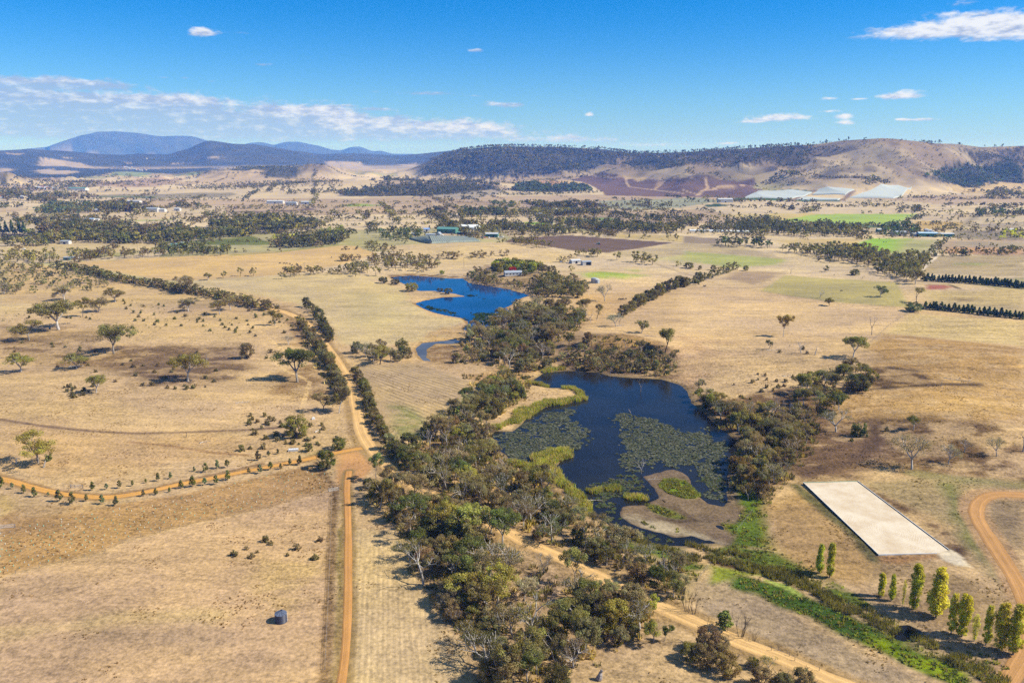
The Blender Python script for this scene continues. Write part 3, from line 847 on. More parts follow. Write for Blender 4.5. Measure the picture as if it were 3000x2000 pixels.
# vineyard paddock
paint('E 110,760 300,745 480,738 620,770 800,832 1000,895 960,965 870,985 750,1090 600,1176 H 420,340 330,320 240,150 150,0', (192, 162, 118), 2, 1, nz=.7)
paint('E 160,790 300,750 480,745 620,775 800,838 985,930 900,985 700,1120 500,1130 330,1000 250,900', None, 4, 2, row=(('E 300,790', 'E 880,985'), 3.1, .34))
paint('H 330,80 400,60 520,130 600,210 585,265 520,330 400,325 340,230', (132, 134, 84), 4, 3, nz=1.2, amount=.85)
paint('E 850,970 940,962 965,985 880,1000 800,1090 760,1100 830,1010', (120, 160, 38), 2.5, 2, nz=1)
# left paddock
paint('D 0,40 380,70 900,180 1400,270 1700,340 1200,330 600,330 0,330', (206, 172, 118), 10, 10)
paint('D 0,560 700,620 1150,610 1620,615 1680,760 1500,850 1300,880 900,880 800,780 400,760 0,700', (150, 118, 78), 10, 10, nz=1.5)
paint('D 820,640 1200,620 1600,640 1640,780 1560,850 1300,870 950,860', (122, 96, 70), 7, 10, nz=1.6, amount=.9)
paint('D 0,480 500,500 800,520 700,590 300,610 0,590', (138, 110, 74), 8, 12, nz=1.5, amount=.7)
paint('D 830,400 1600,400 1850,560 1500,600 1000,590 800,500', (214, 178, 112), 12, 14, nz=1.2, amount=.7)
paint('D 1950,350 2100,480 2200,800 2300,1000 1800,1000 1900,800 2100,750 2000,500', (150, 116, 74), 6, 8, nz=1.4, amount=.85)
paint('G 0,190 700,270 1500,270 1800,380 1400,470 600,600 0,520', (200, 160, 108), 14, 14, nz=1.1, amount=.8)
stroke('G 0,184 300,230 600,262 900,280 1300,272 1700,256 1950,238', (142, 112, 86), 2.6, 1, .6)
stroke('G 900,340 1200,370 1450,410 1700,430', (168, 128, 84), 2.2, 1.2, .6)
for s in ['D 1620,402 1750,485 1850,565 1950,650', 'D 1895,705 1910,750 1980,795 2075,830 2135,868 2112,940 2085,1035 2075,1100']:
    W = px(s)
    stroke('N ' + ' '.join('%f,%f' % (u - 3.4, v) for u, v in W), (222, 184, 124), 0.9, .5); stroke('N ' + ' '.join('%f,%f' % (u + 3.4, v) for u, v in W), (222, 184, 124), 0.9, .5)
stroke('G 460,690 760,706 1100,650 1500,560 1800,490', (140, 104, 64), 2.2, 1, .8)
paint('G 0,860 110,790 800,770 1300,690 1800,575 2150,500 2290,655 1870,785 1300,905 900,1010 J 700,155 300,250 0,325', (186, 144, 86), 1.5, .6, nz=1.2)
paint('G 0,700 100,740 110,800 0,850', (200, 166, 96), 3, 2); paint('G 110,720 500,790 800,760 600,830 120,860', (182, 150, 104), 4, 3, amount=.8)
paint('G 2290,665 1870,795 1300,915 900,1020 J 700,165 0,335 0,1100 2260,1100 2260,0 G 2290,900', (204, 166, 122), 1.5, .5, nz=1.0)
paint('J 560,620 900,640 1300,640 1500,780 1100,800 600,780', (172, 142, 110), 6, 8, amount=.75); paint('J 250,800 600,760 900,800 500,900', (184, 150, 112), 8, 8, amount=.6)
paint('J 1800,200 2250,150 2200,300 1950,560 1700,400', (206, 170, 100), 6, 6, amount=.6, nz=1.4); stroke('J 0,720 400,670 900,600 1500,590', (212, 178, 118), 5, 4, 3, .7)
stroke('G 2180,480 2240,580 2310,660 J 2290,0 2270,400 2260,700 2230,1100', (150, 118, 78), 3.0, 1.2, .8, nz=1.6)
stroke('J 2345,0 2345,600 2335,1100', (132, 118, 62), 1.6, .8, .5, nz=1.4)
stroke('G 2180,440 2330,430 H 80,430 100,480', (150, 145, 70), 6, 3, 2, .7)
# junction apron
paint('N 960,1338 1000,1318 1060,1308 1085,1330 1100,1360 1072,1392 1034,1415 1000,1440 985,1405 990,1385', (216, 158, 92), 1.6, .8, nz=.6)
paint('N 935,1345 985,1320 1000,1350 975,1385', (190, 165, 110), 3, 1.5, amount=.6)
# straw field between drive and wood, then the ground of the woods
paint('K 85,0 380,0 560,380 640,560 880,800 900,1100 40,1100', (210, 178, 126), 2, 1, nz=.9, row=(('K 250,100', 'K 235,1000'), 1.4, .11))
paint('H 60,620 300,650 420,1000 K 420,0 600,350 700,600 880,800 900,1100 1500,1100 1550,900 1900,850 2200,620 1900,420 1500,200 1200,0 H 1180,930 650,700 400,560', (178, 144, 98), 3, 3, nz=1.4)
paint('K 1100,400 1420,280 1560,350 1500,520 1250,680 1150,600', (172, 142, 112), 3, 3, nz=1.6)
paint('H 420,560 700,720 1100,900 1500,1050 K 1700,230 2000,400 2352,560 2352,350 1900,100 H 1850,1000 1700,860 1600,700 1400,560 1180,500 1040,300 700,300 430,380', (160, 128, 88), 3, 3, nz=1.4)
paint('E 800,560 1000,500 1200,320 1700,420 1650,520 1450,700 1450,780 1200,830 1000,800 850,720', (176, 142, 98), 4, 4, nz=1.4)
paint('E 860,170 1250,270 1700,250 1650,150 1300,120 1000,60', (150, 122, 84), 4, 4, nz=1.4)
paint('E 820,820 1200,780 1400,770 1350,850 1150,960 1000,1150 940,1000 1000,880 900,860', (176, 138, 86), 4, 4, nz=1.4)
paint('F 60,900 300,1000 750,900 1000,950 1050,1176 I 900,400 700,600 600,780 330,640 330,480 200,150 100,50', (128, 98, 66), 4, 4, nz=1.4)
stroke('H 1150,540 1280,570 1400,640 1500,700', (120, 98, 74), 3, 1.5, 1)
# pond surrounds
paint(MUD, (138, 116, 96), 2, 1.5, nz=.7)
paint('M 400,780 550,750 900,850 1300,980 1600,1080 1700,1130 1300,1060 900,1010 600,900', (196, 178, 150), 3, 3, nz=.6, amount=.8)
paint('M 1050,600 1250,640 1500,760 1640,900 1560,950 1300,760 1100,680', (190, 170, 150), 3, 3, nz=.6, amount=.7)
paint('M 880,230 1080,190 1260,280 1400,470 1340,540 1150,520 900,440 840,320', (150, 140, 92), 1.6, 1.5, amount=.7)
paint('M 660,540 760,500 820,560 740,610 500,620', (178, 128, 112), 2, 2, amount=.6)
paint('M 870,310 930,258 1080,255 1200,290 1320,380 1385,470 1350,510 1230,518 1100,480 960,430 880,375', (118, 138, 42), 1, .5, nz=1.2)
paint('M 640,600 850,620 1050,680 1230,790 1100,805 900,750 760,690', (106, 110, 52), 1.5, 1.5, nz=1.3)
stroke('M 900,600 1100,660 1250,760 1330,820 1100,830 850,780', (112, 88, 66), 1.6, .8, .5)
stroke('M 1290,200 1380,400 1520,560 1700,620', (186, 156, 112), 1.2, .6, .5)
for s in ['M 590,850 680,880 760,930 850,960 800,900 640,840', 'M 1050,900 1190,960 1100,1010', 'M 1200,965 1330,1010 1230,1000', 'M 1360,1000 1480,1010 1500,1110 1350,1080']:
    paint(s, (106, 124, 64), 1.2, 1.4, nz=1.2)
paint('M 1690,880 1760,830 1960,780 1990,640 1870,600 1850,350 1900,200 2100,250 2352,700 2352,1176 1850,1176 1860,1030 1720,950', (96, 116, 38), 2, 1.5, nz=1.3)
paint('I 480,820 580,860 600,960 650,1058 L 600,120 700,180 1000,320 1180,430 1350,560 1600,690 1700,790 1900,900 2250,900 2200,1058 1500,800 1200,570 1000,480 800,370 600,320 370,250 200,210 200,160 380,60', (100, 112, 46), 2, 2, nz=1.4)
paint('L 560,0 620,120 900,270 1100,330 900,200 700,100', (150, 142, 60), 3, 3, amount=.7)
paint('L 0,130 0,210 150,260 80,380 K 2352,500 2200,300 1900,100 1900,0', (96, 112, 48), 2.5, 2, nz=1.2)
paint('L 80,385 170,330 330,335 480,400 700,540 900,680 1300,880 1700,1058 1100,1058 700,880 300,700 150,600 60,450', (176, 150, 118), 3, 2, nz=1.1)
paint('L 200,250 560,290 700,350 560,335 380,320 200,370', (140, 148, 58), 2, 1.5)
paint('L 190,180 560,300 400,290 180,225', (96, 72, 52), 1.5, 1)
paint('L 330,310 450,310 620,370 900,480 1100,580 1300,660 1480,770 1700,880 1950,1020 2050,1100 1900,1100 1600,950 1300,820 1100,740 850,600 650,530 480,440 350,400', (74, 98, 36), 2, 1.6, nz=1.4)
paint('L 1280,730 1420,760 1600,840 1800,900 1980,1010 1940,1058 1850,1050 1600,940 1430,870 1250,790', (134, 152, 28), 2.5, 2, nz=1.2)
stroke('L 570,350 700,390 800,450', (160, 176, 90), 2, 1, .8)
paint('I 560,800 800,650 1270,1058 L 1300,150 1350,230 1250,420 1050,350 850,280 650,130', (184, 146, 88), 4, 2, nz=1.1)
paint('L 1350,240 1850,240 2352,560 2352,1058 2200,900 1900,720 1600,650 1250,440', (166, 136, 94), 4, 3, nz=1.2)
stroke('I 780,640 900,740 1050,850 1250,1030 L 1180,30 1320,200', (112, 104, 62), 5, 2, 1.5, nz=1.4)
paint('I 1250,640 1350,690 1500,760 1700,850 1850,950 1920,1058 L 1950,100 2000,230 1900,220 1780,100 I 1780,1000 1500,830 1350,720', (112, 84, 60), 3, 2, nz=1.4)
paint('I 1260,620 1850,560 2352,640 2352,700 1950,680 1900,800 2050,1058 L 2100,100 2352,380 2352,520 2200,420 2000,240 1980,120 I 1850,950 1700,840 1350,680', (172, 148, 104), 3, 2, nz=1.1, amount=.9)
stroke('I 1830,640 1870,740 1900,850 2010,1000 L 2120,180 2250,330 2352,420', (122, 128, 70), 6, 3, 3, .75)
stroke('I 1600,560 2000,600 2352,640', (140, 134, 80), 6, 3, 3, .6)
paint('I 2090,740 2352,740 2352,1058 2230,1058 2120,880', (162, 136, 100), 3, 2, nz=1.1)
paint('K 1550,900 1950,800 2200,650 2352,720 L 100,700 300,820 500,1000 800,1100 K 1500,1100', (190, 158, 116), 3, 2, nz=1.2)
paint('L 1745,160 1845,140 1920,190 2000,262 1890,250 1780,200', (240, 222, 192), 1.2, 1.0, nz=.5); paint('L 1350,185 1740,170 1760,195 1500,240 1370,225', (176, 130, 80), 2, 1.2, nz=1.3)
# damp banks
for W, zw in PONDS[:3]:
    i = region(W, 8)
    d = seg_dist(VX[i], VY[i], W) + WOBN[i] * 1.0
    m = (sm(3.5, 0.5, d) * 0.65)[:, None]
    mud = 0 if zw == Z1 else 1
    CC[i] = CC[i] * (1 - m) + np.array(alb((96, 86, 52) if not mud else (168, 130, 66))) * m
i = region(MUD, 2)
inm = seg_dist(VX[i], VY[i], MUD) < 0
# the damp bank colour above must not cover the mud flat
CCm = np.array(alb((138, 116, 96)))

SIDE_LINES = []


def ribbon(name, s, width, mat, lift, closed=False, step=18):
    W = np.array(gline(s, step))
    # smooth and resample
    for _ in range(3):
        Q = W.copy(); Q[1:-1] = 0.25 * W[:-2] + 0.5 * W[1:-1] + 0.25 * W[2:]; W = Q
    seg = np.hypot(*np.diff(W, axis=0).T); L = np.concatenate([[0], np.cumsum(seg)])
    n = int(L[-1] / 1.6); t = np.linspace(0, L[-1], n)
    X = np.interp(t, L, W[:, 0]); Y = np.interp(t, L, W[:, 1])
    dx = np.gradient(X); dy = np.gradient(Y); q = np.hypot(dx, dy) + 1e-9
    nx, ny = -dy / q, dx / q
    wv = width * (1 + 0.14 * fbm(t / 9.0, t * 0, 3, 3))
    m = 9
    ac = np.linspace(-1, 1, m)
    VXr = X[:, None] + nx[:, None] * ac[None] * wv[:, None] / 2; VYr = Y[:, None] + ny[:, None] * ac[None] * wv[:, None] / 2
    Z = height(VXr.ravel(), VYr.ravel()).reshape(VXr.shape)
    Z = np.maximum(Z, (Z.mean(1)[:, None]) - 0.2)
    Z = Z + lift * (1 - np.abs(ac)[None] ** 6 * 1.6)
    V = np.stack([VXr.ravel(), VYr.ravel(), Z.ravel()], 1)
    a = (np.arange(n - 1)[:, None] * m + np.arange(m - 1)[None]).ravel()
    F4 = np.stack([a, a + 1, a + m + 1, a + m], 1)
    me = mesh_np(name, V, F4, np.arange(len(F4)) * 4, mat, True)
    fattr(me, 'across', np.tile(ac, n)); fattr(me, 'along', np.repeat(t, m))
    return tag(link(name, me), kind='structure'), list(zip(X, Y)), width


R_MAIN = 'N 250,789 300,803 383,822 468,834 519,847 595,858 680,875 748,893 829,912 882,932 910,954 935,988 961,1022 978,1043 1008,1090 1040,1158 1046,1212 1056,1266 1081,1308 1110,1341 1140,1372 1172,1398 1225,1430 1290,1468 1360,1502 1430,1530 1480,1551 1515,1576 1580,1606 1638,1631 1663,1641 1723,1673 1808,1712 1884,1754 1978,1797 2034,1822 2170,1882 2298,1930 2425,1988 2560,2045'
R_DRIVE = 'N -60,1390 0,1401 43,1411 106,1431 170,1445 255,1455 323,1457 383,1448 446,1437 531,1416 616,1401 701,1383 787,1367 872,1350 927,1339 1000,1322 1060,1312'
R_TRACK = 'N 1022,1380 1014,1405 1014,1430 1018,1475 1020,1560 1020,1650 1019,1760 1016,1850 1010,1930 1000,2000 985,2070'
R_RIGHT = 'N 3060,1456 3000,1450 2930,1446 2880,1448 2851,1468 2850,1500 2880,1550 2915,1600 2950,1655 2984,1712 3010,1770 3024,1840 3005,1910 2965,1975 2930,2030'


def paint_all_and_build_ground():
    for s, w, c in [(R_MAIN, 11, (176, 142, 92)), (R_DRIVE, 6.0, (176, 136, 84)), (R_TRACK, 4.6, (160, 130, 76)), (R_RIGHT, 9.5, (190, 150, 104))]:
        stroke(s, c, w, 1.2, .8)
    lum = CC @ np.array([.3, .59, .11]); dry = np.clip((CC[:, 0] / np.maximum(CC[:, 1], 1e-4) - 1.0) * 4, 0, 1)[:, None]
    CC[:] = CC * (1 - .15 * dry) + lum[:, None] * .15 * dry
    V = np.stack([VX, VY, hm], 1)
    # small inner fan closes the hole under the camera
    a = (np.arange(NR - 1)[:, None] * NA + np.arange(NA)[None])
    nxt = (np.arange(NR - 1)[:, None] * NA + ((np.arange(NA) + 1) % NA)[None])
    F4 = np.stack([a.ravel(), nxt.ravel(), (nxt + NA).ravel(), (a + NA).ravel()], 1)[:, ::-1]
    c = len(V); V = np.concatenate([V, [[0, 0, hz(0.0, 0.0)]]])
    F3 = np.stack([np.arange(NA), np.full(NA, c), (np.arange(NA) + 1) % NA], 1)[:, ::-1]
    loops = np.concatenate([F4.ravel(), F3.ravel()])
    starts = np.concatenate([np.arange(len(F4)) * 4, len(F4) * 4 + np.arange(len(F3)) * 3])
    me = mesh_np('ground', V, loops, starts, M_GROUND, True)
    ap = lambda q: np.concatenate([q, q[-1:]])
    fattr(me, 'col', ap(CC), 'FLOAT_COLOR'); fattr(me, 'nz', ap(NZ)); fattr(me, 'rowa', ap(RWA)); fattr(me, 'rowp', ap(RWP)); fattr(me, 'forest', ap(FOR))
    tag(link('ground', me), kind='structure')


# mud flat repaint after the damp banks
paint(MUD, (134, 110, 90), 1.5, 1.8, nz=1.3, amount=.7)
paint('M 400,780 550,750 900,850 1300,980 1600,1080 1700,1130 1300,1060 900,1010 600,900', (200, 182, 154), 3, 3, nz=.6, amount=.7)
paint('M 870,310 930,258 1080,255 1200,290 1320,380 1385,470 1350,510 1230,518 1100,480 960,430 880,375', (118, 138, 42), 1, .5, nz=1.2)
paint('M 640,600 850,620 1050,680 1230,790 1100,805 900,750 760,690', (106, 110, 52), 1.5, 1.5, nz=1.3)
stroke('M 560,205 720,175 900,115 1050,105 1200,155 1320,235 1370,375 1450,485 1560,575 1690,605', (88, 74, 60), 1.6, .8, .6, .6)
stroke('M 700,335 760,420 800,500 620,588 420,588 300,612 242,700 280,798 400,878 560,948 700,978 850,1018 1050,1068 1300,1058', (88, 74, 60), 1.8, .8, .6, .6)
stroke('M 900,600 1100,660 1250,760 1330,820 1100,830 850,780', (100, 82, 66), 2.2, .8, .8, .8)
paint_all_and_build_ground()
roads = [ribbon('gravel_road', R_MAIN, 6.6, mat_road('gravel', alb((226, 184, 122)), 1.0), 0.12),
         ribbon('farm_drive', R_DRIVE, 3.6, mat_road('ochre_gravel', alb((220, 164, 88)), 0.8), 0.10),
         ribbon('dirt_track', R_TRACK, 2.7, mat_road('ochre_dirt', alb((204, 150, 88)), 0.7), 0.16),
         ribbon('dirt_road', R_RIGHT, 5.6, mat_road('brown_dirt', alb((198, 150, 96)), 0.8), 0.12)]


def water(name, W, z, mat):
    w = np.array(W)
    c = w.mean(0)
    n = len(w)
    # push the outline 2 m into the bank so the shore is where land and water meet
    nx = np.roll(w, -1, 0) - np.roll(w, 1, 0); nx = np.stack([nx[:, 1], -nx[:, 0]], 1); nx /= np.hypot(*nx.T)[:, None] + 1e-9
    area = 0.5 * np.sum(w[:, 0] * np.roll(w[:, 1], -1) - np.roll(w[:, 0], -1) * w[:, 1])
    w = w + nx * (1.6 if area > 0 else -1.6)
    V = [(x, y, z) for x, y in w]
    me = mesh_faces(name, V, [tuple(range(n)) if area > 0 else tuple(range(n - 1, -1, -1))], mat)
    tag(link(name, me), kind='structure')


water('pond_water', W1, Z1, M_WATER1)
water('reservoir_water', W2, Z2, M_WATER2)
water('backwater', W3, Z2, mat_water('murky_water', (.10, .095, .085), .12, .08, .3))
water('creek_water', W4, -2.0, M_WATER1)
water('creek_water', W5, -2.0, M_WATER1)

# ------------------------------------------------------------------ plant shapes (all 10 m tall, scaled on placing)
def rnd(r, a, b): return a + (b - a) * r.random()


def leaves(cents, rads, n_each, size, r, flat=1.0, asp=1.5, lvar=0.35):
    """clouds of small leaf faces: V, loops, lv"""
    C = np.repeat(np.array(cents, float), n_each, 0); R = np.repeat(np.array(rads, float), n_each, 0)
    n = len(C)
    d = r.normal(size=(n, 3)); d /= np.linalg.norm(d, axis=1)[:, None]
    rad = (0.35 + 0.65 * r.random(n) ** 0.6)[:, None]
    P = C + d * rad * R[:, None] * np.array([1, 1, flat])
    N = d * 0.9 + r.normal(size=(n, 3)) * 0.55 + np.array([0, 0, 0.25]); N /= np.linalg.norm(N, axis=1)[:, None]
    T = np.cross(N, r.normal(size=(n, 3))); T /= np.linalg.norm(T, axis=1)[:, None] + 1e-9
    B = np.cross(N, T)
    s = (size * (0.55 + 0.9 * r.random(n)))[:, None]
    V = np.stack([P - T * s * asp / 2, P - B * s / 2, P + T * s * asp / 2, P + B * s / 2], 1).reshape(-1, 3)
    cl = 1 + lvar * (np.repeat(r.random(len(cents)), n_each) * 2 - 1)
    lv = np.repeat(cl * (0.8 + 0.4 * r.random(n)), 4)
    return V, np.arange(n * 4), lv


def skeleton(r, kind):
    segs = []; tips = []

    def grow(p, d, L, rad, depth, spread, kids, first=0.0):
        d = Vector(d).normalized()
        bend = Vector((r.normal() * .12, r.normal() * .12, 0.10))
        m = p + d * L * .55; d2 = (d + bend).normalized(); q = m + d2 * L * .45
        segs.append((p, m, rad, rad * .8)); segs.append((m, q, rad * .8, rad * .62))
        if depth == 0:
            tips.append(q); return
        k = kids[0] + int(r.integers(0, kids[1] + 1))
        a0 = r.random() * 6.28
        for i in range(k):
            a = a0 + 6.28 * i / k + r.normal() * .35
            o = d2.orthogonal().normalized(); o2 = d2.cross(o)
            side = o * math.cos(a) + o2 * math.sin(a)
            dd = d2 * math.cos(spread) + side * math.sin(spread)
            dd.z += 0.12
            grow(q, dd, (first or L) * rnd(r, .6, .85), rad * .62, depth - 1, spread * rnd(r, .8, 1.15), kids)
        if depth >= 1 and depth < 3 and r.random() < .75: tips.append(q)
    base = Vector((0, 0, -0.3))
    lean = Vector((r.normal() * .09, r.normal() * .09, 1))
    if kind == 'gum': grow(base, lean, rnd(r, 2.0, 3.0), .22, 3, rnd(r, .5, .7), (2, 2), 3.0)
    elif kind == 'gumtall': grow(base, lean, rnd(r, 3.6, 4.6), .2, 3, rnd(r, .35, .5), (2, 1))
    elif kind == 'spread': grow(base, lean, rnd(r, 1.6, 2.3), .24, 3, rnd(r, .62, .8), (3, 1), 2.9)
    elif kind == 'dead': grow(base, lean, rnd(r, 2.4, 3.4), .24, 4, rnd(r, .5, .75), (2, 1))
    elif kind == 'stems':
        for i in range(5):
            a = r.random() * 6.28
            grow(base + Vector((math.cos(a), math.sin(a), 0)) * .5, Vector((math.cos(a) * .22, math.sin(a) * .22, 1)), rnd(r, 3, 4.5), .1, 2, .3, (2, 1))
    elif kind == 'bush':
        for i in range(3):
            a = 2.1 * i + r.random()
            grow(base, Vector((math.cos(a) * .5, math.sin(a) * .5, 1)), 2.6, .16, 2, .6, (2, 1))
    top = max([t.z for t in tips] + [1])
    k = (9.1 if kind != 'dead' else 10) / top
    segs = [(a * k, b * k, ra * k, rb * k) for a, b, ra, rb in segs]; tips = [t * k for t in tips]
    return segs, tips


def wood_mesh(name, segs, mat, thin=0.0, n=5):
    mb = MB()
    for a, b, ra, rb in segs:
        if ra > thin: mb.tube(a, b, max(ra, .02), max(rb, .015), n if ra > .08 else 3, cap=False)
    return mb.mesh(name, mat, True)


def leaf_mesh(name, V, L, lv):
    me = mesh_np(name, V, L, np.arange(len(L) // 4) * 4, M_LEAF)
    fattr(me, 'lv', lv)
    return me


PROTO = {}     # kind -> list of (trunk mesh, crown mesh or None)


def make_protos():
    def gumlike(kind, seed, rad, flat, per, size, mat):
        r = np.random.default_rng(seed)
        segs, tips = skeleton(r, kind)
        rr = [rad * rnd(r, .65, 1.25) for _ in tips]
        keep = [i for i in range(len(tips)) if r.random() < .9]
        c = [tuple(tips[i] + Vector((r.normal() * .35, r.normal() * .35, -abs(r.normal()) * .55))) for i in keep]
        V, L, lv = leaves(c, [rr[i] for i in keep], per, size, r, flat)
        return wood_mesh('trunk', segs, mat), leaf_mesh('crown', V, L, lv)
    PROTO['gum'] = [gumlike('gum', 100 + i, 1.15, .85, 150, .21, [M_BARK, M_BARKW, M_BARKD][i % 3]) for i in range(7)]
    PROTO['gumtall'] = [gumlike('gumtall', 200 + i, 1.0, .95, 170, .20, [M_BARK, M_BARKW][i % 2]) for i in range(4)]
    PROTO['spread'] = [gumlike('spread', 300 + i, 1.15, .8, 130, .20, [M_BARKW, M_BARKW, M_BARK][i % 3]) for i in range(4)]
    PROTO['thin'] = [gumlike('spread', 400 + i, 1.15, .8, 40, .17, M_BARKW) for i in range(3)]
    PROTO['bush'] = []
    for i in range(6):
        r = np.random.default_rng(500 + i)
        segs, tips = skeleton(r, 'bush')
        c = []; rr = []
        for _ in range(46):
            a = r.random() * 6.28; z = 0.8 + 8 * r.random() ** .8
            R = 4.1 * math.sqrt(max(0.05, 1 - ((z - 4.0) / 5.6) ** 2)) * (.45 + .55 * r.random() ** .4)
            c.append((R * math.cos(a) * rnd(r, .8, 1.1), R * math.sin(a) * rnd(r, .8, 1.1), z)); rr.append(rnd(r, .8, 1.7))
        V, L, lv = leaves(c, rr, 190, .26, r, .8, 1.3)
        V[:, 2] = np.maximum(V[:, 2], -.3)
        PROTO['bush'].append((wood_mesh('trunk', segs, M_BARKD), leaf_mesh('crown', V, L, lv)))
    PROTO['round'] = []
    for i in range(3):
        r = np.random.default_rng(560 + i); c = []; rr = []
        for _ in range(60):
            a = r.random() * 6.28; z = 2.0 + 7.2 * r.random()
            R = 4.4 * math.sqrt(max(0.05, 1 - ((z - 5.4) / 4.9) ** 2)) * (.6 + .4 * r.random() ** .4)
            c.append((R * math.cos(a), R * math.sin(a), z)); rr.append(rnd(r, .9, 1.4))
        V, L, lv = leaves(c, rr, 90, .36, r, .85, 1.2, .25)
        mb = MB(); mb.tube((0, 0, -.3), (0, 0, 4), .4, .25)
        PROTO['round'].append((mb.mesh('trunk', M_BARKD), leaf_mesh('crown', V, L, lv)))
    PROTO['pine'] = []
    for i in range(4):
        r = np.random.default_rng(600 + i); c = []; rr = []
        for k in range(90):
            t = r.random() ** .8; z = .9 + 8.9 * t
            R = (1 - t) * 2.7 + .15; a = r.random() * 6.28; q = R * (.35 + .65 * r.random())
            c.append((q * math.cos(a), q * math.sin(a), z - q * .15)); rr.append(.35 + .65 * (1 - t))
        V, L, lv = leaves(c, rr, 46, .34, r, .6, 1.8)
        mb = MB(); mb.tube((0, 0, -.3), (0, 0, 9.5), .22, .04)
        PROTO['pine'].append((mb.mesh('trunk', M_BARKD), leaf_mesh('crown', V, L, lv)))
    PROTO['poplar'] = []
    for i in range(4):
        r = np.random.default_rng(650 + i); c = []; rr = []; mb = MB()
        mb.tube((0, 0, -.3), (0, 0, 9), .13, .03)
        for k in range(110):
            t = r.random(); z = .9 + 8.7 * t
            R = 1.05 * math.sin(math.pi * min(1, (t * .86 + .10))) ** .75 * (0.85 + .25 * math.sin(7 * t + i))
            a = r.random() * 6.28; q = R * (.3 + .7 * r.random() ** .6)
            c.append((q * math.cos(a), q * math.sin(a), z)); rr.append(.28 + .22 * r.random())
            if k % 3 == 0: mb.tube((0, 0, max(.3, z - 1.6)), c[-1], .035, .012, 3, False)
        V, L, lv = leaves(c, rr, 62 if i < 3 else 18, .17, r, 1.5, 1.1, .3)
        PROTO['poplar'].append((mb.mesh('trunk', M_BARK), leaf_mesh('crown', V, L, lv)))
    PROTO['sapling'] = []
    for i in range(4):
        r = np.random.default_rng(700 + i); c = []; rr = []
        for k in range(34):
            t = r.random(); z = 2.2 + 7.2 * t
            R = 2.6 * math.sin(math.pi * min(1, t * .8 + .2)) ** .8; a = r.random() * 6.28; q = R * r.random() ** .5
            c.append((q * math.cos(a), q * math.sin(a), z)); rr.append(.6 + .6 * r.random())
        V, L, lv = leaves(c, rr, 34, .5, r, 1, 1.5)
        mb = MB(); mb.tube((0, 0, -.3), (0, 0, 7), .16, .06)
        PROTO['sapling'].append((mb.mesh('trunk', M_BARKD), leaf_mesh('crown', V, L, lv)))
    PROTO['shrub'] = []
    for i in range(4):
        r = np.random.default_rng(750 + i); c = []; rr = []
        for k in range(26):
            a = r.random() * 6.28; z = .5 + 8 * r.random() ** 1.2; q = 6 * math.sqrt(max(0, 1 - (z / 9.5) ** 2)) * r.random() ** .6
            c.append((q * math.cos(a), q * math.sin(a), z)); rr.append(rnd(r, 1.3, 2.4))
        V, L, lv = leaves(c, rr, 26, 1.0, r, .9, 1.3)
        V[:, 2] = np.maximum(V[:, 2], -.4)
        mb = MB()
        for k in range(4): mb.tube((0, 0, -.4), (rnd(r, -3, 3), rnd(r, -3, 3), 5), .3, .1, 4)
        PROTO['shrub'].append((mb.mesh('stem', M_BARKD), leaf_mesh('foliage', V, L, lv)))
    PROTO['dead'] = []
    for i in range(6):
        r = np.random.default_rng(800 + i)
        segs, tips = skeleton(r, 'dead' if i < 4 else 'stems')
        PROTO['dead'].append((wood_mesh('dead_tree', segs, [M_BARKW, M_DEAD][i % 2] if i < 4 else M_BARKD, n=6), None))


make_protos()

TINT = {'olive': (.125, .118, .048), 'grey': (.135, .130, .080), 'brown': (.122, .103, .062), 'dark': (.068, .072, .036), 'green': (.085, .098, .038),
        'ygreen': (.165, .155, .048), 'bluegreen': (.085, .115, .075), 'pine': (.066, .094, .044), 'red': (.22, .018, .035), 'yellow': (.50, .36, .03),
        'poplar2': (.30, .27, .045), 'poplar': (.27, .29, .045), 'gold': (.34, .30, .03), 'straw': (.30, .24, .12), 'pink': (.19, .165, .135), 'straw2': (.15, .126, .074), 'scrub': (.095, .088, .045), 'lime': (.19, .22, .05)}
TINT = {k: tuple(min(.6, q * 1.9 * w) for q, w in zip(v, (1.10, 1.0, .82))) for k, v in TINT.items()}
TADJ = {'olive': 'olive', 'grey': 'grey-green', 'brown': 'brownish', 'dark': 'dark', 'green': 'fresh green', 'ygreen': 'yellow-green', 'bluegreen': 'blue-green', 'pine': 'dark green',
        'red': 'crimson', 'yellow': 'golden yellow', 'poplar': 'green', 'poplar2': 'yellow-green', 'gold': 'yellowing', 'straw': 'straw-coloured', 'straw2': 'tan', 'pink': 'pale thin', 'scrub': 'dull', 'lime': 'lime-green'}
TREES = []
DEADMIX = True
KINDS = {   # kind -> name, category, prototypes, cap, noun
    'gum': ('gum_tree', 'tree', ('gum', 'gum', 'gum', 'gumtall', 'spread', 'thin'), 330, 'gum tree'), 'wattle': ('bushy_tree', 'tree', ('bush',), 270, 'bushy tree'),
    'pine': ('pine_tree', 'tree', ('pine',), 190, 'pine'), 'poplar': ('poplar_tree', 'tree', ('poplar',), 20, 'poplar'),
    'sapling': ('sapling', 'tree', ('sapling',), 60, 'sapling'), 'shrub': ('shrub', 'shrub', ('shrub',), 230, 'shrub'),
    'dead': ('dead_tree', 'tree', ('dead',), 70, 'dead tree'), 'garden': ('garden_tree', 'tree', ('round',), 60, 'rounded tree')}


def put(kind, x, y, h, tint, region, group, order='u', proto=None, w=1.0, label=None, idx=None, rot=None):
    z = hz(x, y)
    TREES.append(dict(kind=kind, x=x, y=y, z=z, h=h, tint=tint, region=region, group=group, order=order, proto=proto, w=w, label=label, idx=idx, rot=rot))


def pick(t):
    return t if isinstance(t, str) else t[int(rng.integers(0, len(t)))]


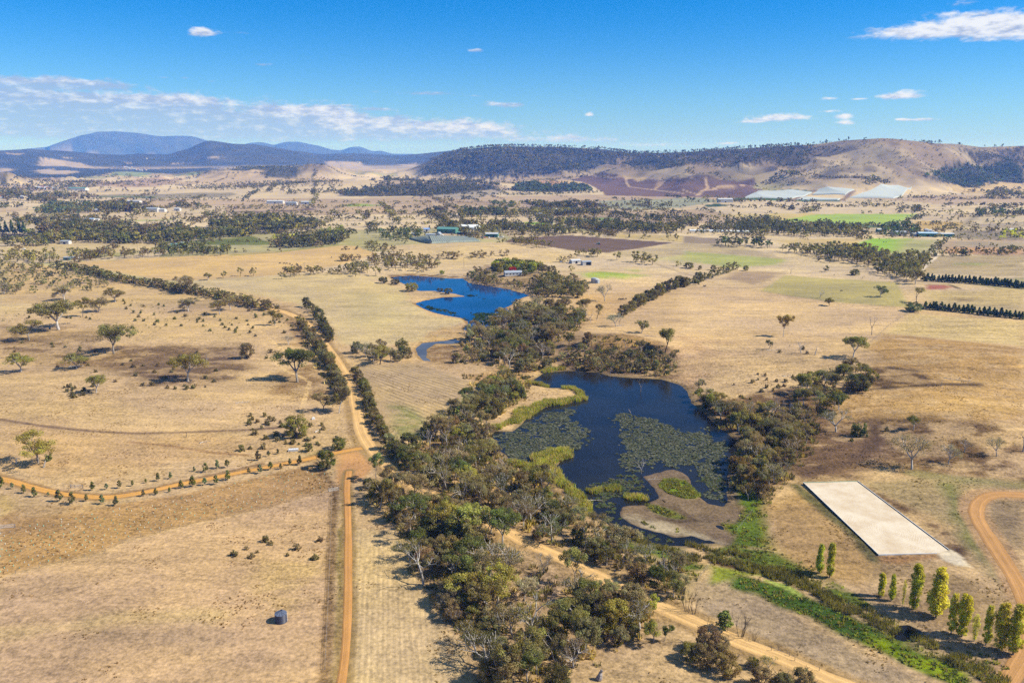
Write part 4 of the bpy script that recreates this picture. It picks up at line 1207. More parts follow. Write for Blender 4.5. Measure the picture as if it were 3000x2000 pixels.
def clear_of(x, y, roads_pad=1.5):
    for _, ln, w in roads:
        for (a, b) in ln[::3]:
            if abs(a - x) < 9 and abs(b - y) < 9 and math.hypot(a - x, b - y) < w / 2 + roads_pad: return False
    return True


def in_water(X, Y, pad=0.0):
    r = np.zeros(len(X), bool)
    for W, _ in PONDS: r |= seg_dist(X, Y, W) < pad
    return r


def wood(kind, s, spacing, h0, h1, tint, region, group, holes=(), proto=None, w=1.0, prob=1.0, water_ok=False):
    W = gpoly(s); w_ = np.array(W)
    x0, x1, y0, y1 = w_[:, 0].min(), w_[:, 0].max(), w_[:, 1].min(), w_[:, 1].max()
    nx, ny = max(1, int((x1 - x0) / spacing)), max(1, int((y1 - y0) / spacing))
    gx, gy = np.meshgrid(np.arange(nx), np.arange(ny))
    X = x0 + (gx.ravel() + .5 + rng.uniform(-.42, .42, nx * ny) + .5 * (gy.ravel() % 2)) * spacing
    Y = y0 + (gy.ravel() + .5 + rng.uniform(-.42, .42, nx * ny)) * spacing
    ok = (seg_dist(X, Y, W) < 0) & (rng.random(len(X)) < prob)
    if not water_ok: ok &= ~in_water(X, Y, 0.5)
    for hs in holes: ok &= seg_dist(X, Y, gpoly(hs)) > 0
    n = 0
    for x, y in zip(X[ok], Y[ok]):
        if math.hypot(x, y) < 700 and not clear_of(x, y): continue
        k = pick(kind); hh = h0 + (h1 - h0) * rng.random()
        if k == 'gum' and region.startswith('in the wood') and rng.random() < .09: k = 'dead'
        if k == 'wattle': hh *= .72
        if k == 'shrub': hh = rnd(rng, 1.0, 2.4)
        put(k, x, y, hh, pick(tint) if k != 'dead' else 'grey', region, group, 'u', proto, w * rnd(rng, .8, 1.25)); n += 1
    return n


def row(kind, s, spacing, h0, h1, tint, region, group, order='u', jit=.2, w=1.0, proto=None):
    W = np.array(gline(s, 30))
    seg = np.hypot(*np.diff(W, axis=0).T); L = np.concatenate([[0], np.cumsum(seg)])
    t = 0
    while t < L[-1]:
        x = np.interp(t, L, W[:, 0]) + rng.normal() * jit * spacing; y = np.interp(t, L, W[:, 1]) + rng.normal() * jit * spacing
        k = pick(kind)
        if math.hypot(x, y) > 700 or clear_of(x, y, 1.0):
            put(k, x, y, h0 + (h1 - h0) * rng.random(), pick(tint), region, group, order, proto, w * rnd(rng, .85, 1.15))
        t += spacing * rnd(rng, .75, 1.3)


def one(kind, s, top, tint, label=None, proto=None, w=1.0, region=None, group=None, idx=None, rot=None):
    """a tree whose base stands at photograph point s and whose top reaches row top (crop coordinates)"""
    c = s.split()[0]; u, v = px(s)[0]
    vt = ORI[c][1] + top / 2.352
    x, y = ground(u, v); z = hz(x, y)
    h = max(0.6, height_for(x, y, z, vt))
    if kind == 'gum' and c == 'D': w *= 1.18
    put(kind, x, y, h, tint, region, group, 'u', proto, w, label, idx, rot)


WM = ['olive', 'grey', 'olive', 'brown', 'olive', 'dark', 'straw2', 'green', 'ygreen', 'grey', 'brown']
# -- near woods
wood(['gum', 'gum', 'wattle'], 'H 90,640 250,570 400,650 640,770 900,870 1130,960 K 1180,130 1000,200 1080,330 1100,460 1130,640 1260,720 1560,600 1620,420 1480,330 1560,330 1900,480 2200,640 2100,760 1950,820 1850,880 1650,960 1500,1150 880,1150 960,900 880,780 640,540 560,380 430,200 H 440,1000 260,800',
     6.0, 5.5, 14.0, WM, 'in the wood between the dirt track and the gravel road', 'trees of the wood beside the dirt track')
wood(['gum', 'wattle', 'gum'], 'H 430,470 350,390 560,300 700,240 860,190 1010,210 1060,300 1130,470 1180,560 1400,660 1600,820 1740,980 K 1900,90 2050,180 2352,240 L 80,330 60,420 K 2352,520 2100,400 1800,240 1650,180 1350,70 1150,-20 H 1150,890 900,820 700,690 500,570',
     6.0, 4.5, 11.5, WM, 'in the wood between the gravel road and the lily pond', 'trees of the wood beside the lily pond')
wood(['gum', 'wattle'], 'E 720,1100 960,980 1100,850 1180,900 1270,960 1200,1000 1100,1100 1000,1160 850,1176', 5.2, 6, 9, WM, 'in the grove below the vineyard paddock', 'trees of the grove below the vineyard')
wood(['gum', 'gum', 'wattle'], 'E 780,740 850,620 830,540 960,500 1130,420 1210,360 1400,350 1700,380 1700,440 1640,520 1500,560 1430,640 1500,700 1460,780 1200,800 1000,740', 8.0, 7, 13, ['grey', 'olive', 'grey', 'brown', 'green'],
     'in the wood between the two ponds', 'trees of the wood between the ponds', prob=.92)
for s_, a_, b_ in (('E 870,160 1000,208 1080,222 1090,165 960,140 900,118', 7, 10.5), ('E 1080,222 1250,240 1340,290 1400,240 1300,195 1180,190 1090,175', 4.5, 7.5), ('E 1300,200 1400,150 1500,150 1620,190 1700,235 1580,285 1340,290', 7.5, 12)):
    wood(['gum', 'wattle'], s_, 6.4, a_, b_, ['grey', 'olive', 'brown', 'dark'], 'on the far bank of the blue reservoir', 'trees on the reservoir bank')
wood('garden', 'B 1040,1062 1050,1030 1130,1012 1280,1010 1360,1030 1420,1050 1300,1058 1240,1048 1100,1052', 8, 7, 10.5, ['green', 'ygreen', 'dark', 'green', 'lime'], 'in the garden behind the grey-roofed house', 'garden trees behind the house')
wood(['wattle', 'gum', 'wattle', 'gum', 'shrub'], 'E 1500,720 1540,640 1700,610 1900,700 2200,650 2300,700 2330,790 2200,835 1900,805 1600,775', 4.8, 4, 9, ['brown', 'grey', 'grey', 'dark', 'scrub'], 'on the steep bank above the lily pond', 'trees on the steep pond bank')
wood(['gum', 'gum', 'wattle'], 'E 1450,650 1640,560 1720,600 1600,720 1480,700', 8, 7, 11, ['olive', 'brown', 'grey'], 'at the top of the steep pond bank', 'trees at the top of the pond bank')
wood(['gum', 'wattle'], 'F 60,930 180,990 380,1100 I 480,150 700,190 900,350 860,380 720,540 640,640 540,780 440,770 350,640 350,500 400,420 380,330 300,200 150,110', 5.6, 6, 11, WM, 'on the right bank of the lily pond', 'trees on the right bank of the lily pond')
wood(['gum', 'wattle', 'gum'], 'F 760,930 1000,840 1080,790 1230,770 1330,860 1290,940 1110,965 1080,1100 1000,1176 I 960,80 900,300 760,200 F 720,1176', 7.0, 5.5, 9.5, WM, 'in the gully right of the lily pond', 'trees in the gully')
wood(['wattle', 'gum'], 'E 60,700 250,742 510,715 480,670 60,660', 7, 7, 11, ['olive', 'green', 'grey'], 'behind the vineyard paddock', 'trees behind the vineyard')
wood(['wattle', 'gum'], 'E 1010,860 1180,800 1200,880 1290,960 1180,990 1040,900', 7, 5, 9, ['olive', 'brown', 'green'], 'on the small spit left of the lily pond', 'trees on the spit')
# -- hedges near the road
row('wattle', 'E 45,775 130,860 170,940 195,1020 H 185,60 215,160 262,250 320,330', 4.3, 4.6, 6.2, ['scrub', 'olive', 'brown'], 'in the hedge right of the gravel road', 'hedge trees right of the road', 'y', .08, .95)
row('wattle', 'D 2050,420 2080,480 2130,560 2190,640 2240,720 2300,820 2345,900 2325,960 2345,1010', 5.0, 5.5, 8, ['grey', 'scrub', 'olive'], 'in the hedge left of the gravel road', 'hedge trees left of the road', 'y', .15)
row('wattle', 'D 2110,350 2160,390 2200,440 2270,580', 6, 6, 9, ['dark', 'scrub'], 'at the top corner of the pale field beside the road', 'hedge trees at the field corner', 'y', .1)
row('wattle', 'D 390,75 560,105 700,140 900,185 1100,215 1220,245 1400,270 1600,310 1760,350 1950,395 2060,440', 3.1, 6, 9.5, ['dark', 'scrub', 'brown', 'olive'], 'in the long hedge of the left paddock', 'trees of the long left hedge', 'u', .45, 1.25)
row('wattle', 'E 1935,415 2050,345 2200,262 2352,196 F 0,218 150,172 365,92', 8, 7, 11, ['dark', 'scrub', 'olive'], 'in the straight hedge beyond the ponds', 'trees of the straight hedge', 'u', .12)
row('wattle', 'H 330,400 420,470 470,540', 5, 6, 8, ['grey', 'green'], 'where the hedge meets the wood by the road', 'trees where hedge meets wood', 'y', .15)
# -- single trees of the left paddock
for a in [('gum', 'D 405,507', 305, 'olive', 'broad dark gum tree with forked pale trunk, largest of the upper left paddock', 'spread', 1.25),
          ('gum', 'D 200,582', 432, 'olive', 'spreading gum tree with pale twin limbs near the left edge of the paddock', 'spread', 1.1),
          ('gum', 'D 572,418', 278, 'olive', 'tall gum tree on a straight white trunk in the upper left paddock', 'gumtall', 1.0),
          ('gum', 'D 447,305', 190, 'grey', 'gum tree with bare white forked trunk behind the upper left paddock', 'spread', 1.0),
          ('gum', 'D 682,382', 280, 'brown', 'flat-topped gum tree right of the white-trunked one in the left paddock', 'spread', 1.2),
          ('gum', 'D 795,317', 208, 'olive', 'umbrella-shaped gum tree standing alone at the back of the left paddock', 'spread', 1.2),
          ('gum', 'D 785,672', 440, 'olive', 'tallest gum tree of the left paddock, leaning left over its white trunk', 'spread', 1.0),
          ('gum', 'D 148,797', 655, 'ygreen', 'yellow-green gum tree with flat crown at the left edge of the picture', 'spread', 1.1),
          ('gum', 'D 530,778', 660, 'olive', 'low spreading gum tree beside a fallen grey log', 'spread', 1.25),
          ('gum', 'D 1295,862', 672, 'ygreen', 'large rounded gum tree in the dark patch of the left paddock', 'spread', 1.05),
          ('gum', 'D 665,942', 815, 'olive', 'small ragged gum tree next to a patch of dark shrubs', 'spread', .85),
          ('wattle', 'D 1705,705', 592, 'grey', 'grey bushy tree with drooping branches right of the dark patch', 'bush', .9),
          ('gum', 'D 2050,868', 640, 'green', 'fresh green gum tree standing in the bend of the wheel track', 'gum', 1.1),
          ('gum', 'D 2230,1067', 932, 'brown', 'small brown gum tree left of two tall white trunks by the road', 'spread', 1.0),
          ('gum', 'D 2335,1082', 885, 'grey', 'tall thin gum tree with twin white trunks beside the gravel road', 'gumtall', .9),
          ('wattle', 'G 2045,302', 150, 'ygreen', 'dense round olive tree with dark underside below the wheel track', 'bush', 1.15),
          ('gum', 'D 1300,382', 282, 'grey', 'pale grey gum tree at the foot of the long hedge', 'spread', 1.1),
          ('gum', 'D 1515,402', 302, 'olive', 'green-grey gum tree in front of the long hedge, beside its paler twin', 'spread', 1.0),
          ('gum', 'D 1590,372', 275, 'grey', 'pale gum tree just right of its twin before the long hedge', 'spread', .9),
          ('gum', 'D 1895,478', 372, 'olive', 'small gum tree between the wheel track and the road hedge', 'gum', .9),
          ('gum', 'D 1988,612', 540, 'pink', 'thin leafless-looking gum tree close to the road hedge', 'thin', 1.0),
          ('wattle', 'D 2270,588', 508, 'dark', 'round dark tree on the right side of the gravel road above the field gate', 'bush', 1.0),
          ('gum', 'D 30,262', 172, 'grey', 'white-limbed gum tree at the left picture edge behind the shrubs', 'thin', 1.1),
          ('gum', 'D 1437,165', 110, 'olive', 'lone small gum tree at the left end of the golden field track', 'spread', 1.0),
          ('gum', 'D 1262,255', 128, 'grey', 'tall pale gum tree rising above the long hedge', 'gum', 1.0),
          ('gum', 'D 1360,252', 182, 'olive', 'gum tree beside the tall pale one above the long hedge', 'gum', 1.0),
          ('wattle', 'G 2250,522', 388, 'green', 'large dark green bushy tree at the end of the ochre drive', 'bush', 1.05),
          ('wattle', 'G 2130,405', 345, 'green', 'small round green tree above the ochre drive near the white pallet', 'bush', 1.0),
          ('wattle', 'G 2335,388', 290, 'green', 'bushy green tree on the bank between the drive and gravel road', 'bush', 1.0),
          ('gum', 'G 262,484', 255, 'ygreen', 'lone gum tree with long white trunk and wind-swept flat crown', 'spread', 1.15),
          ('shrub', 'G 340,465', 412, 'green', 'round green shrub right of the lone white-trunked gum', 'shrub', .8),
          ('shrub', 'G 1665,402', 355, 'green', 'green shrub alone above the rows of saplings', 'shrub', .8),
          ('gum', 'E 1815,312', 180, 'grey', 'tall gaunt gum tree with long bare white trunk on the slope', 'thin', .8),
          ('gum', 'E 1760,437', 320, 'olive', 'gum tree with white trunk at the edge of the wood between the ponds', 'gum', .8),
          ('gum', 'E 1890,487', 385, 'pink', 'half-dead gum tree at the near end of the straight hedge', 'thin', 1.1),
          ('gum', 'E 2070,532', 435, 'olive', 'flat-crowned gum tree casting a broken shadow above the steep bank', 'spread', 1.0),
          ('gum', 'E 2230,662', 485, 'olive', 'tall gum tree with white trunk on the crest of the steep bank', 'gum', 1.0),
          ('gum', 'E 265,747', 600, 'olive', 'broad gum tree with visible dark trunk behind the vineyard', 'gum', 1.1),
          ('gum', 'F 692,557', 395, 'ygreen', 'tall slender gum tree alone in the middle of the pale paddock', 'gumtall', .95),
          ('gum', 'F 597,642', 575, 'dark', 'stunted dark gum tree below the tall slender one', 'gum', .9),
          ('gum', 'F 1175,697', 545, 'olive', 'broad gum tree with dense shadow at the edge of the brown slope', 'spread', 1.1),
          ('gum', 'F 1105,842', 730, 'olive', 'leaning gum tree at the corner of the brown slope', 'gum', 1.0),
          ('gum', 'F 1190,802', 722, 'grey', 'grey-green gum tree behind the wide dark thicket', 'gum', 1.1),
          ('gum', 'F 865,945', 795, 'olive', 'irregular gum tree standing alone right of the pond trees', 'gum', 1.1),
          ('wattle', 'F 1200,925', 810, 'dark', 'wide dark thicket of a tree at the head of the gully', 'bush', 1.6),
          ('gum', 'F 1010,342', 282, 'olive', 'small round gum tree on the fence of the green paddock', 'gum', 1.2),
          ('gum', 'F 1360,283', 197, 'dark', 'lone gum tree with long shadow in the green paddock', 'spread', 1.1),
          ('wattle', 'F 1185,132', 85, 'olive', 'broad low tree just beyond the green paddock', 'bush', 1.5),
          ('wattle', 'F 434,102', 63, 'olive', 'round tree alone beyond the end of the straight hedge', 'bush', 1.1),
          ('wattle', 'F 210,97', 60, 'olive', 'round tree second from the hedge end', 'bush', 1.1),
          ('wattle', 'F 118,95', 62, 'olive', 'small round tree third from the hedge end', 'bush', .9),
          ('wattle', 'F 40,85', 42, 'olive', 'spreading tree leftmost behind the straight hedge', 'bush', 1.7),
          ('wattle', 'F 1590,382', 310, 'pine', 'wide dark conifer at the corner where the pine row begins', 'bush', 1.6),
          ('gum', 'F 1610,322', 210, 'olive', 'tall gum tree between the two pine windbreaks', 'gum', 1.0),
          ('gum', 'F 1600,195', 90, 'olive', 'large gum tree ending the long belt above the upper windbreak', 'gum', 1.0),
          ('gum', 'I 1055,268', 100, 'grey', 'white-limbed gum tree with thin crown beside the gully', 'thin', 1.2),
          ('gum', 'I 1580,525', 275, 'grey', 'large sparse gum tree with white trunk casting shadow behind the sand arena', 'thin', 1.1),
          ('gum', 'I 1590,255', 152, 'green', 'green gum tree up the slope behind the sand arena', 'gum', 1.2),
          ('gum', 'I 1832,492', 342, 'pink', 'thin bare gum tree leftmost of those right of the arena', 'thin', .9),
          ('gum', 'I 1942,408', 315, 'pink', 'small bare gum tree between two thin ones on the brown slope', 'thin', 1.1),
          ('gum', 'I 2165,438', 292, 'pink', 'bare pinkish gum tree with a bent trunk on the brown slope', 'thin', .9),
          ('shrub', 'I 1190,295', 208, 'green', 'left of two upright green shrubs on the bare ground by the gully', 'shrub', .7),
          ('shrub', 'I 1242,302', 202, 'green', 'right of two upright green shrubs on the bare ground by the gully', 'shrub', .45),
          ('gum', 'K 1105,405', 100, 'grey', 'huge pale gum tree with many white limbs in the wood clearing', 'thin', 1.15),
          ('gum', 'K 1262,492', 320, 'pink', 'grey twiggy tree at the front of the wood clearing', 'spread', 1.1),
          ('gum', 'K 1390,305', 150, 'pink', 'sparse white-limbed tree between clearing and gravel road', 'thin', .8),
          ('gum', 'K 2130,605', 452, 'lime', 'light green upright tree beside the gravel road at the bottom', 'gumtall', 1.0),
          ('gum', 'K 2155,780', 622, 'ygreen', 'yellow-green small gum tree with white stem at the wood corner', 'gum', .9),
          ('gum', 'K 2228,768', 640, 'green', 'dark green small gum tree right of the yellow-green one', 'gumtall', 1.0),
          ('gum', 'L 290,692', 560, 'green', 'cone-shaped green young gum on the grass right of the gravel road', 'sapling', 1.6),
          ('gum', 'L 592,978', 860, 'ygreen', 'spindly young gum beside the gravel road at the bottom edge', 'thin', .9),
          ('wattle', 'L 175,835', 670, 'brown', 'tall rounded brown bushy tree nearest the gravel road at the bottom', 'bush', 1.1),
          ('wattle', 'L 150,935', 790, 'brown', 'brown bushy tree in front of the tall rounded one at the bottom', 'bush', 1.2),
          ('wattle', 'L 245,850', 725, 'brown', 'brown bushy tree overlapping the road side at the bottom', 'bush', 1.2),
          ('wattle', 'L 312,1000', 852, 'olive', 'dense round olive bushy tree with a dark shadow near the bottom', 'bush', 1.1),
          ('wattle', 'L 480,952', 880, 'olive', 'small round bushy tree left of the spindly young gum', 'bush', 1.2),
          ('wattle', 'L 540,1085', 955, 'brown', 'brown bushy tree cut by the bottom edge left of the road', 'bush', 1.2),
          ('wattle', 'L 830,1090', 960, 'brown', 'brown bushy tree cut by the bottom edge beside the road', 'bush', 1.2),
          ('wattle', 'L 690,1120', 1000, 'scrub', 'low bushy tree between two brown ones on the bottom edge', 'bush', 1.3),
          ('wattle', 'L 45,900', 778, 'ygreen', 'yellow-green bushy tree left of the brown group at the bottom', 'bush', 1.1),
          ('garden', 'E 485,242', 183, 'ygreen', 'rounded willow-like tree on the grassy point of the reservoir', 'round', 1.6),
          ('garden', 'E 680,250', 218, 'dark', 'dark tree left of two on the narrow reservoir spit', 'round', 1.4),
          ('garden', 'E 738,262', 220, 'dark', 'dark tree right of two on the narrow reservoir spit', 'round', 1.5),
          ('garden', 'E 290,188', 140, 'dark', 'dark rounded tree at the left tip of the reservoir', 'round', 1.4),
          ('garden', 'E 370,196', 160, 'dark', 'low dark tree on the shore at the left tip of the reservoir', 'round', 1.8),
          ('garden', 'E 1625,285', 195, 'olive', 'large rounded tree ending the reservoir bank on the right', 'round', 1.3),
          ('garden', 'B 1180,1052', 1015, 'red', 'crimson autumn tree behind the long grey-roofed house', 'round', 1.4),
          ('garden', 'B 1250,1040', 1012, 'yellow', 'golden yellow tree right of the crimson one behind the house', 'round', 1.2),
          ('garden', 'B 1222,1038', 1015, 'yellow', 'small yellow tree touching the crimson one', 'round', 1.1),
          ('garden', 'B 1150,1030', 980, 'lime', 'light green domed tree behind the crimson one', 'round', 1.3),
          ('garden', 'B 1095,1060', 1020, 'ygreen', 'olive-yellow tree left of the grey-roofed house', 'round', 1.2),
          ('garden', 'B 1060,1052', 1000, 'green', 'green tree at the left of the house garden', 'round', 1.1),
          ('garden', 'B 1215,1025', 985, 'green', 'dark green tree behind the golden ones in the house garden', 'round', 1.3),
          ('garden', 'B 1265,1075', 1035, 'green', 'green tree at the right end of the grey-roofed house', 'round', 1.1),
          ('garden', 'B 1300,1065', 1025, 'green', 'second green tree right of the grey-roofed house', 'round', 1.2),
          ('garden', 'B 1385,1055', 990, 'brown', 'big purple-brown tree right of the house garden', 'round', 1.2),
          ('garden', 'B 1450,1065', 1005, 'brown', 'purple-brown tree at the far right of the house garden', 'round', 1.2),
          ('garden', 'B 695,1068', 1038, 'lime', 'square lime-green willow on the back shore of the reservoir', 'round', 1.3),
          ('dead', 'E 1715,457', 365, 'olive', 'bleached dead tree at the edge of the wood between the ponds', 'dead', 1.0),
          ('dead', 'E 1915,482', 390, 'olive', 'bare leaning white trunk by the end of the straight hedge', 'dead', .7),
          ('dead', 'E 1955,637', 560, 'olive', 'thin bare tree on the brown slope above the pond bank', 'dead', .8),
          ('dead', 'E 2060,945', 825, 'olive', 'dead tree standing in the far water of the lily pond', 'dead', .7),
          ('dead', 'E 1850,835', 760, 'olive', 'dead tree at the water line of the far pond bank', 'dead', .9),
          ('dead', 'F 815,667', 590, 'olive', 'grey dead tree with open twigs in the pale paddock', 'dead', 1.3),
          ('dead', 'F 1302,542', 400, 'olive', 'tall dead snag with short stubs at the paddock corner', 'dead', .6),
          ('dead', 'F 945,290', 230, 'olive', 'small dead tree on the fence of the green paddock', 'dead', 1.2),
          ('dead', 'F 745,122', 70, 'olive', 'bare tree near the corner of the far scrub paddock', 'dead', 1.3),
          ('dead', 'F 630,1130', 940, 'olive', 'tall white dead tree rising from the right pond bank', 'dead', .9),
          ('dead', 'F 745,1130', 990, 'olive', 'bushy white dead tree right of the tall white one', 'dead', 1.2),
          ('dead', 'I 680,405', 290, 'olive', 'dead white tree with sprawling limbs among the right bank trees', 'dead', 1.5),
          ('dead', 'I 2345,405', 250, 'olive', 'dark dead tree cut by the right picture edge', 'dead', 1.0),
          ('dead', 'H 2065,568', 445, 'olive', 'thick bleached dead stump tree at the tip of the mud flat', 'dead', .7),
          ('dead', 'H 1110,590', 440, 'olive', 'white dead tree on the left shore of the lily pond', 'dead', 1.0),
          ('dead', 'E 380,600', 540, 'olive', 'pale dead tree behind the trees of the vineyard paddock', 'dead', 1.2),
          ('dead', 'E 1160,770', 640, 'olive', 'white dead tree in the wood between the two ponds', 'dead', 1.2)]:
    k, s, top, tint, lab, pr, w = a
    one(k, s, top, tint, lab, pr, w, group=None)
for (s, top, w, i) in [('L 400,742', 545, 1.2, 4), ('L 490,768', 680, 1.2, 5), ('L 30,570', 380, 1.1, 4), ('L 75,580', 450, 1.0, 5)]:
    one('dead', s, top, 'olive', None, 'dead', w, 'beside the gravel road at the bottom', 'bare thin stems beside the road', i)
# -- poplars
for k, (x, yb, yt, wd, tint, lab) in enumerate([
        (940, 303, 95, 65, 'poplar', 'green poplar, left of the pair below the sand arena'), (1012, 332, 92, 70, 'poplar', 'green poplar, right of the pair below the sand arena'),
        (1365, 461, 293, 60, 'gold', 'short yellow poplar, first of the long row from the left'), (1437, 491, 303, 52, 'gold', 'slim yellow poplar, second of the long row from the left'),
        (1515, 523, 345, 30, 'poplar2', 'very thin poplar between a slim yellow one and a tall green one'), (1592, 551, 225, 98, 'poplar', 'tall dark green poplar with yellow base in the long row'),
        (1745, 604, 256, 140, 'poplar2', 'broadest poplar of the row, half turned yellow'), (1848, 716, 440, 78, 'poplar2', 'slender yellow-tipped poplar right of the broadest one'),
        (1922, 739, 440, 100, 'gold', 'yellowing poplar with full crown, eighth of the long row'), (2007, 769, 580, 55, 'poplar', 'short sparse poplar in a gap near the right edge'),
        (2088, 797, 522, 70, 'poplar2', 'narrow dull poplar, fourth from the right edge'), (2178, 831, 493, 105, 'poplar2', 'large yellow-green poplar second from the right edge'),
        (2275, 864, 508, 118, 'poplar', 'dark green poplar cut by the right edge of the picture')]):
    c = px('L %d,%d' % (x, yb))[0]; gx_, gy_ = ground(*c); h = height_for(gx_, gy_, hz(gx_, gy_), 1550 + yt / 2.352)
    pxm = F / math.hypot(math.hypot(gx_, gy_), CAMZ)
    wdm = wd / 2.352 / pxm
    put('poplar', gx_, gy_, h, tint, None, 'poplars below the sand arena', proto='poplar', w=wdm / (h * .27), label=lab, idx=3 if tint != 'gold' and wd < 60 else k % 3)
# -- saplings along the drive
UP = [(1780, 465, 395), (1852, 440, 395), (1915, 422, 385), (1567, 517, 455), (1497, 522, 460), (1418, 547, 480), (1340, 542, 505), (1175, 592, 545), (1092, 607, 550), (1005, 622, 590), (915, 642, 600), (825, 657, 600), (735, 667, 620), (638, 672, 610)]
LO = [(2065, 497, 430), (1998, 497, 450), (1935, 527, 485), (1865, 532, 470), (1793, 557, 490), (1716, 557, 515), (1570, 602, 530), (1490, 632, 565), (1412, 637, 580), (1330, 648, 570), (1250, 658, 600), (1170, 687, 650), (1075, 702, 655), (990, 712, 665),
      (800, 777, 710), (705, 767, 700), (597, 747, 695), (500, 767, 680), (410, 748, 665), (333, 712, 680), (240, 717, 648), (165, 692, 630), (85, 662, 615), (5, 657, 570)]
for L_, reg in ((UP, 'in the upper row along the ochre drive'), (LO, 'in the lower row along the ochre drive')):
    for (x, yb, yt) in L_:
        one('sapling', 'G %d,%d' % (x, yb), yt, pick(['bluegreen', 'green', 'dark']), None, 'sapling', .95, reg, 'saplings along the drive')
# -- scattered shrubs
for s, sp, tint, reg in [('D 830,300 1200,350 1700,430 1850,560 1500,560 1300,480 900,560', 8, ['green', 'scrub'], 'on the pale grass below the long hedge'),
                         ('D 400,900 600,895 740,880 600,960 480,985', 3.4, ['scrub', 'dark'], 'in the dark patch beside the small ragged gum'),
                         ('D 930,870 1300,880 1450,910 1200,930 950,900', 5, ['scrub', 'brown'], 'below the large rounded gum'),
                         ('D 0,380 300,420 700,400 700,460 300,440 0,460', 8, ['green', 'scrub', 'dark'], 'behind the big trees of the left paddock'),
                         ('D 1650,340 2000,420 2080,560 1950,540 1800,460', 7, ['scrub', 'green'], 'between wheel track and road hedge'),
                         ('D 1800,640 2050,640 2000,780 1830,720', 6, ['scrub', 'green'], 'around the bend of the wheel track'),
                         ('G 1700,150 2000,160 1950,230 2300,200 2250,330 1700,400 1800,330 1680,230', 4.6, ['scrub', 'brown', 'scrub'], 'below the wheel track'),
                         ('G 1980,330 2250,360 2200,420 2050,390', 5, ['scrub', 'green'], 'above the end of the drive'),
                         ('F 330,820 1000,780 900,900 500,950 350,900', 6.5, ['brown', 'scrub'], 'on the pale slope behind the pond trees'),
                         ('F 720,560 950,640 880,700 560,660', 12, ['scrub'], 'under the dead trees of the pale paddock'),
                         ('J 1600,30 2200,60 2260,230 1900,240 1700,190 1400,170', 6, ['brown', 'scrub'], 'in the tussocks at the top of the bottom left paddock'),
                         ('F 720,130 1050,60 1550,160 1300,170 900,110', 24, ['scrub', 'olive'], 'in the scrub paddock below the belt of trees'),
                         ('L 1560,750 1700,760 1900,880 2150,1000 2100,1050 1800,900', 4, ['olive', 'green'], 'along the creek at the bottom right'),
                         ('I 900,200 1500,180 1400,320 1100,400', 12, ['green', 'scrub'], 'on the bare ground of the gully')]:
    wood(['shrub'], s, sp, 1, 2.4, tint, reg, 'shrubs ' + reg, prob=.75)
wood(['shrub'], 'D 0,600 600,560 900,640 1500,640 1650,760 1500,900 900,900 300,760 0,740', 9, 1, 2, ['scrub', 'brown'], 'on the dark ground of the left paddock', 'shrubs on the dark ground of the left paddock', prob=.5)
wood(['wattle', 'gum', 'shrub'], 'D 0,55 380,105 640,125 880,190 640,245 500,235 200,265 0,260', 11, 6, 11, ['dark', 'olive', 'grey', 'green'], 'in the scattered bush at the upper left', 'scattered bush at the upper left')
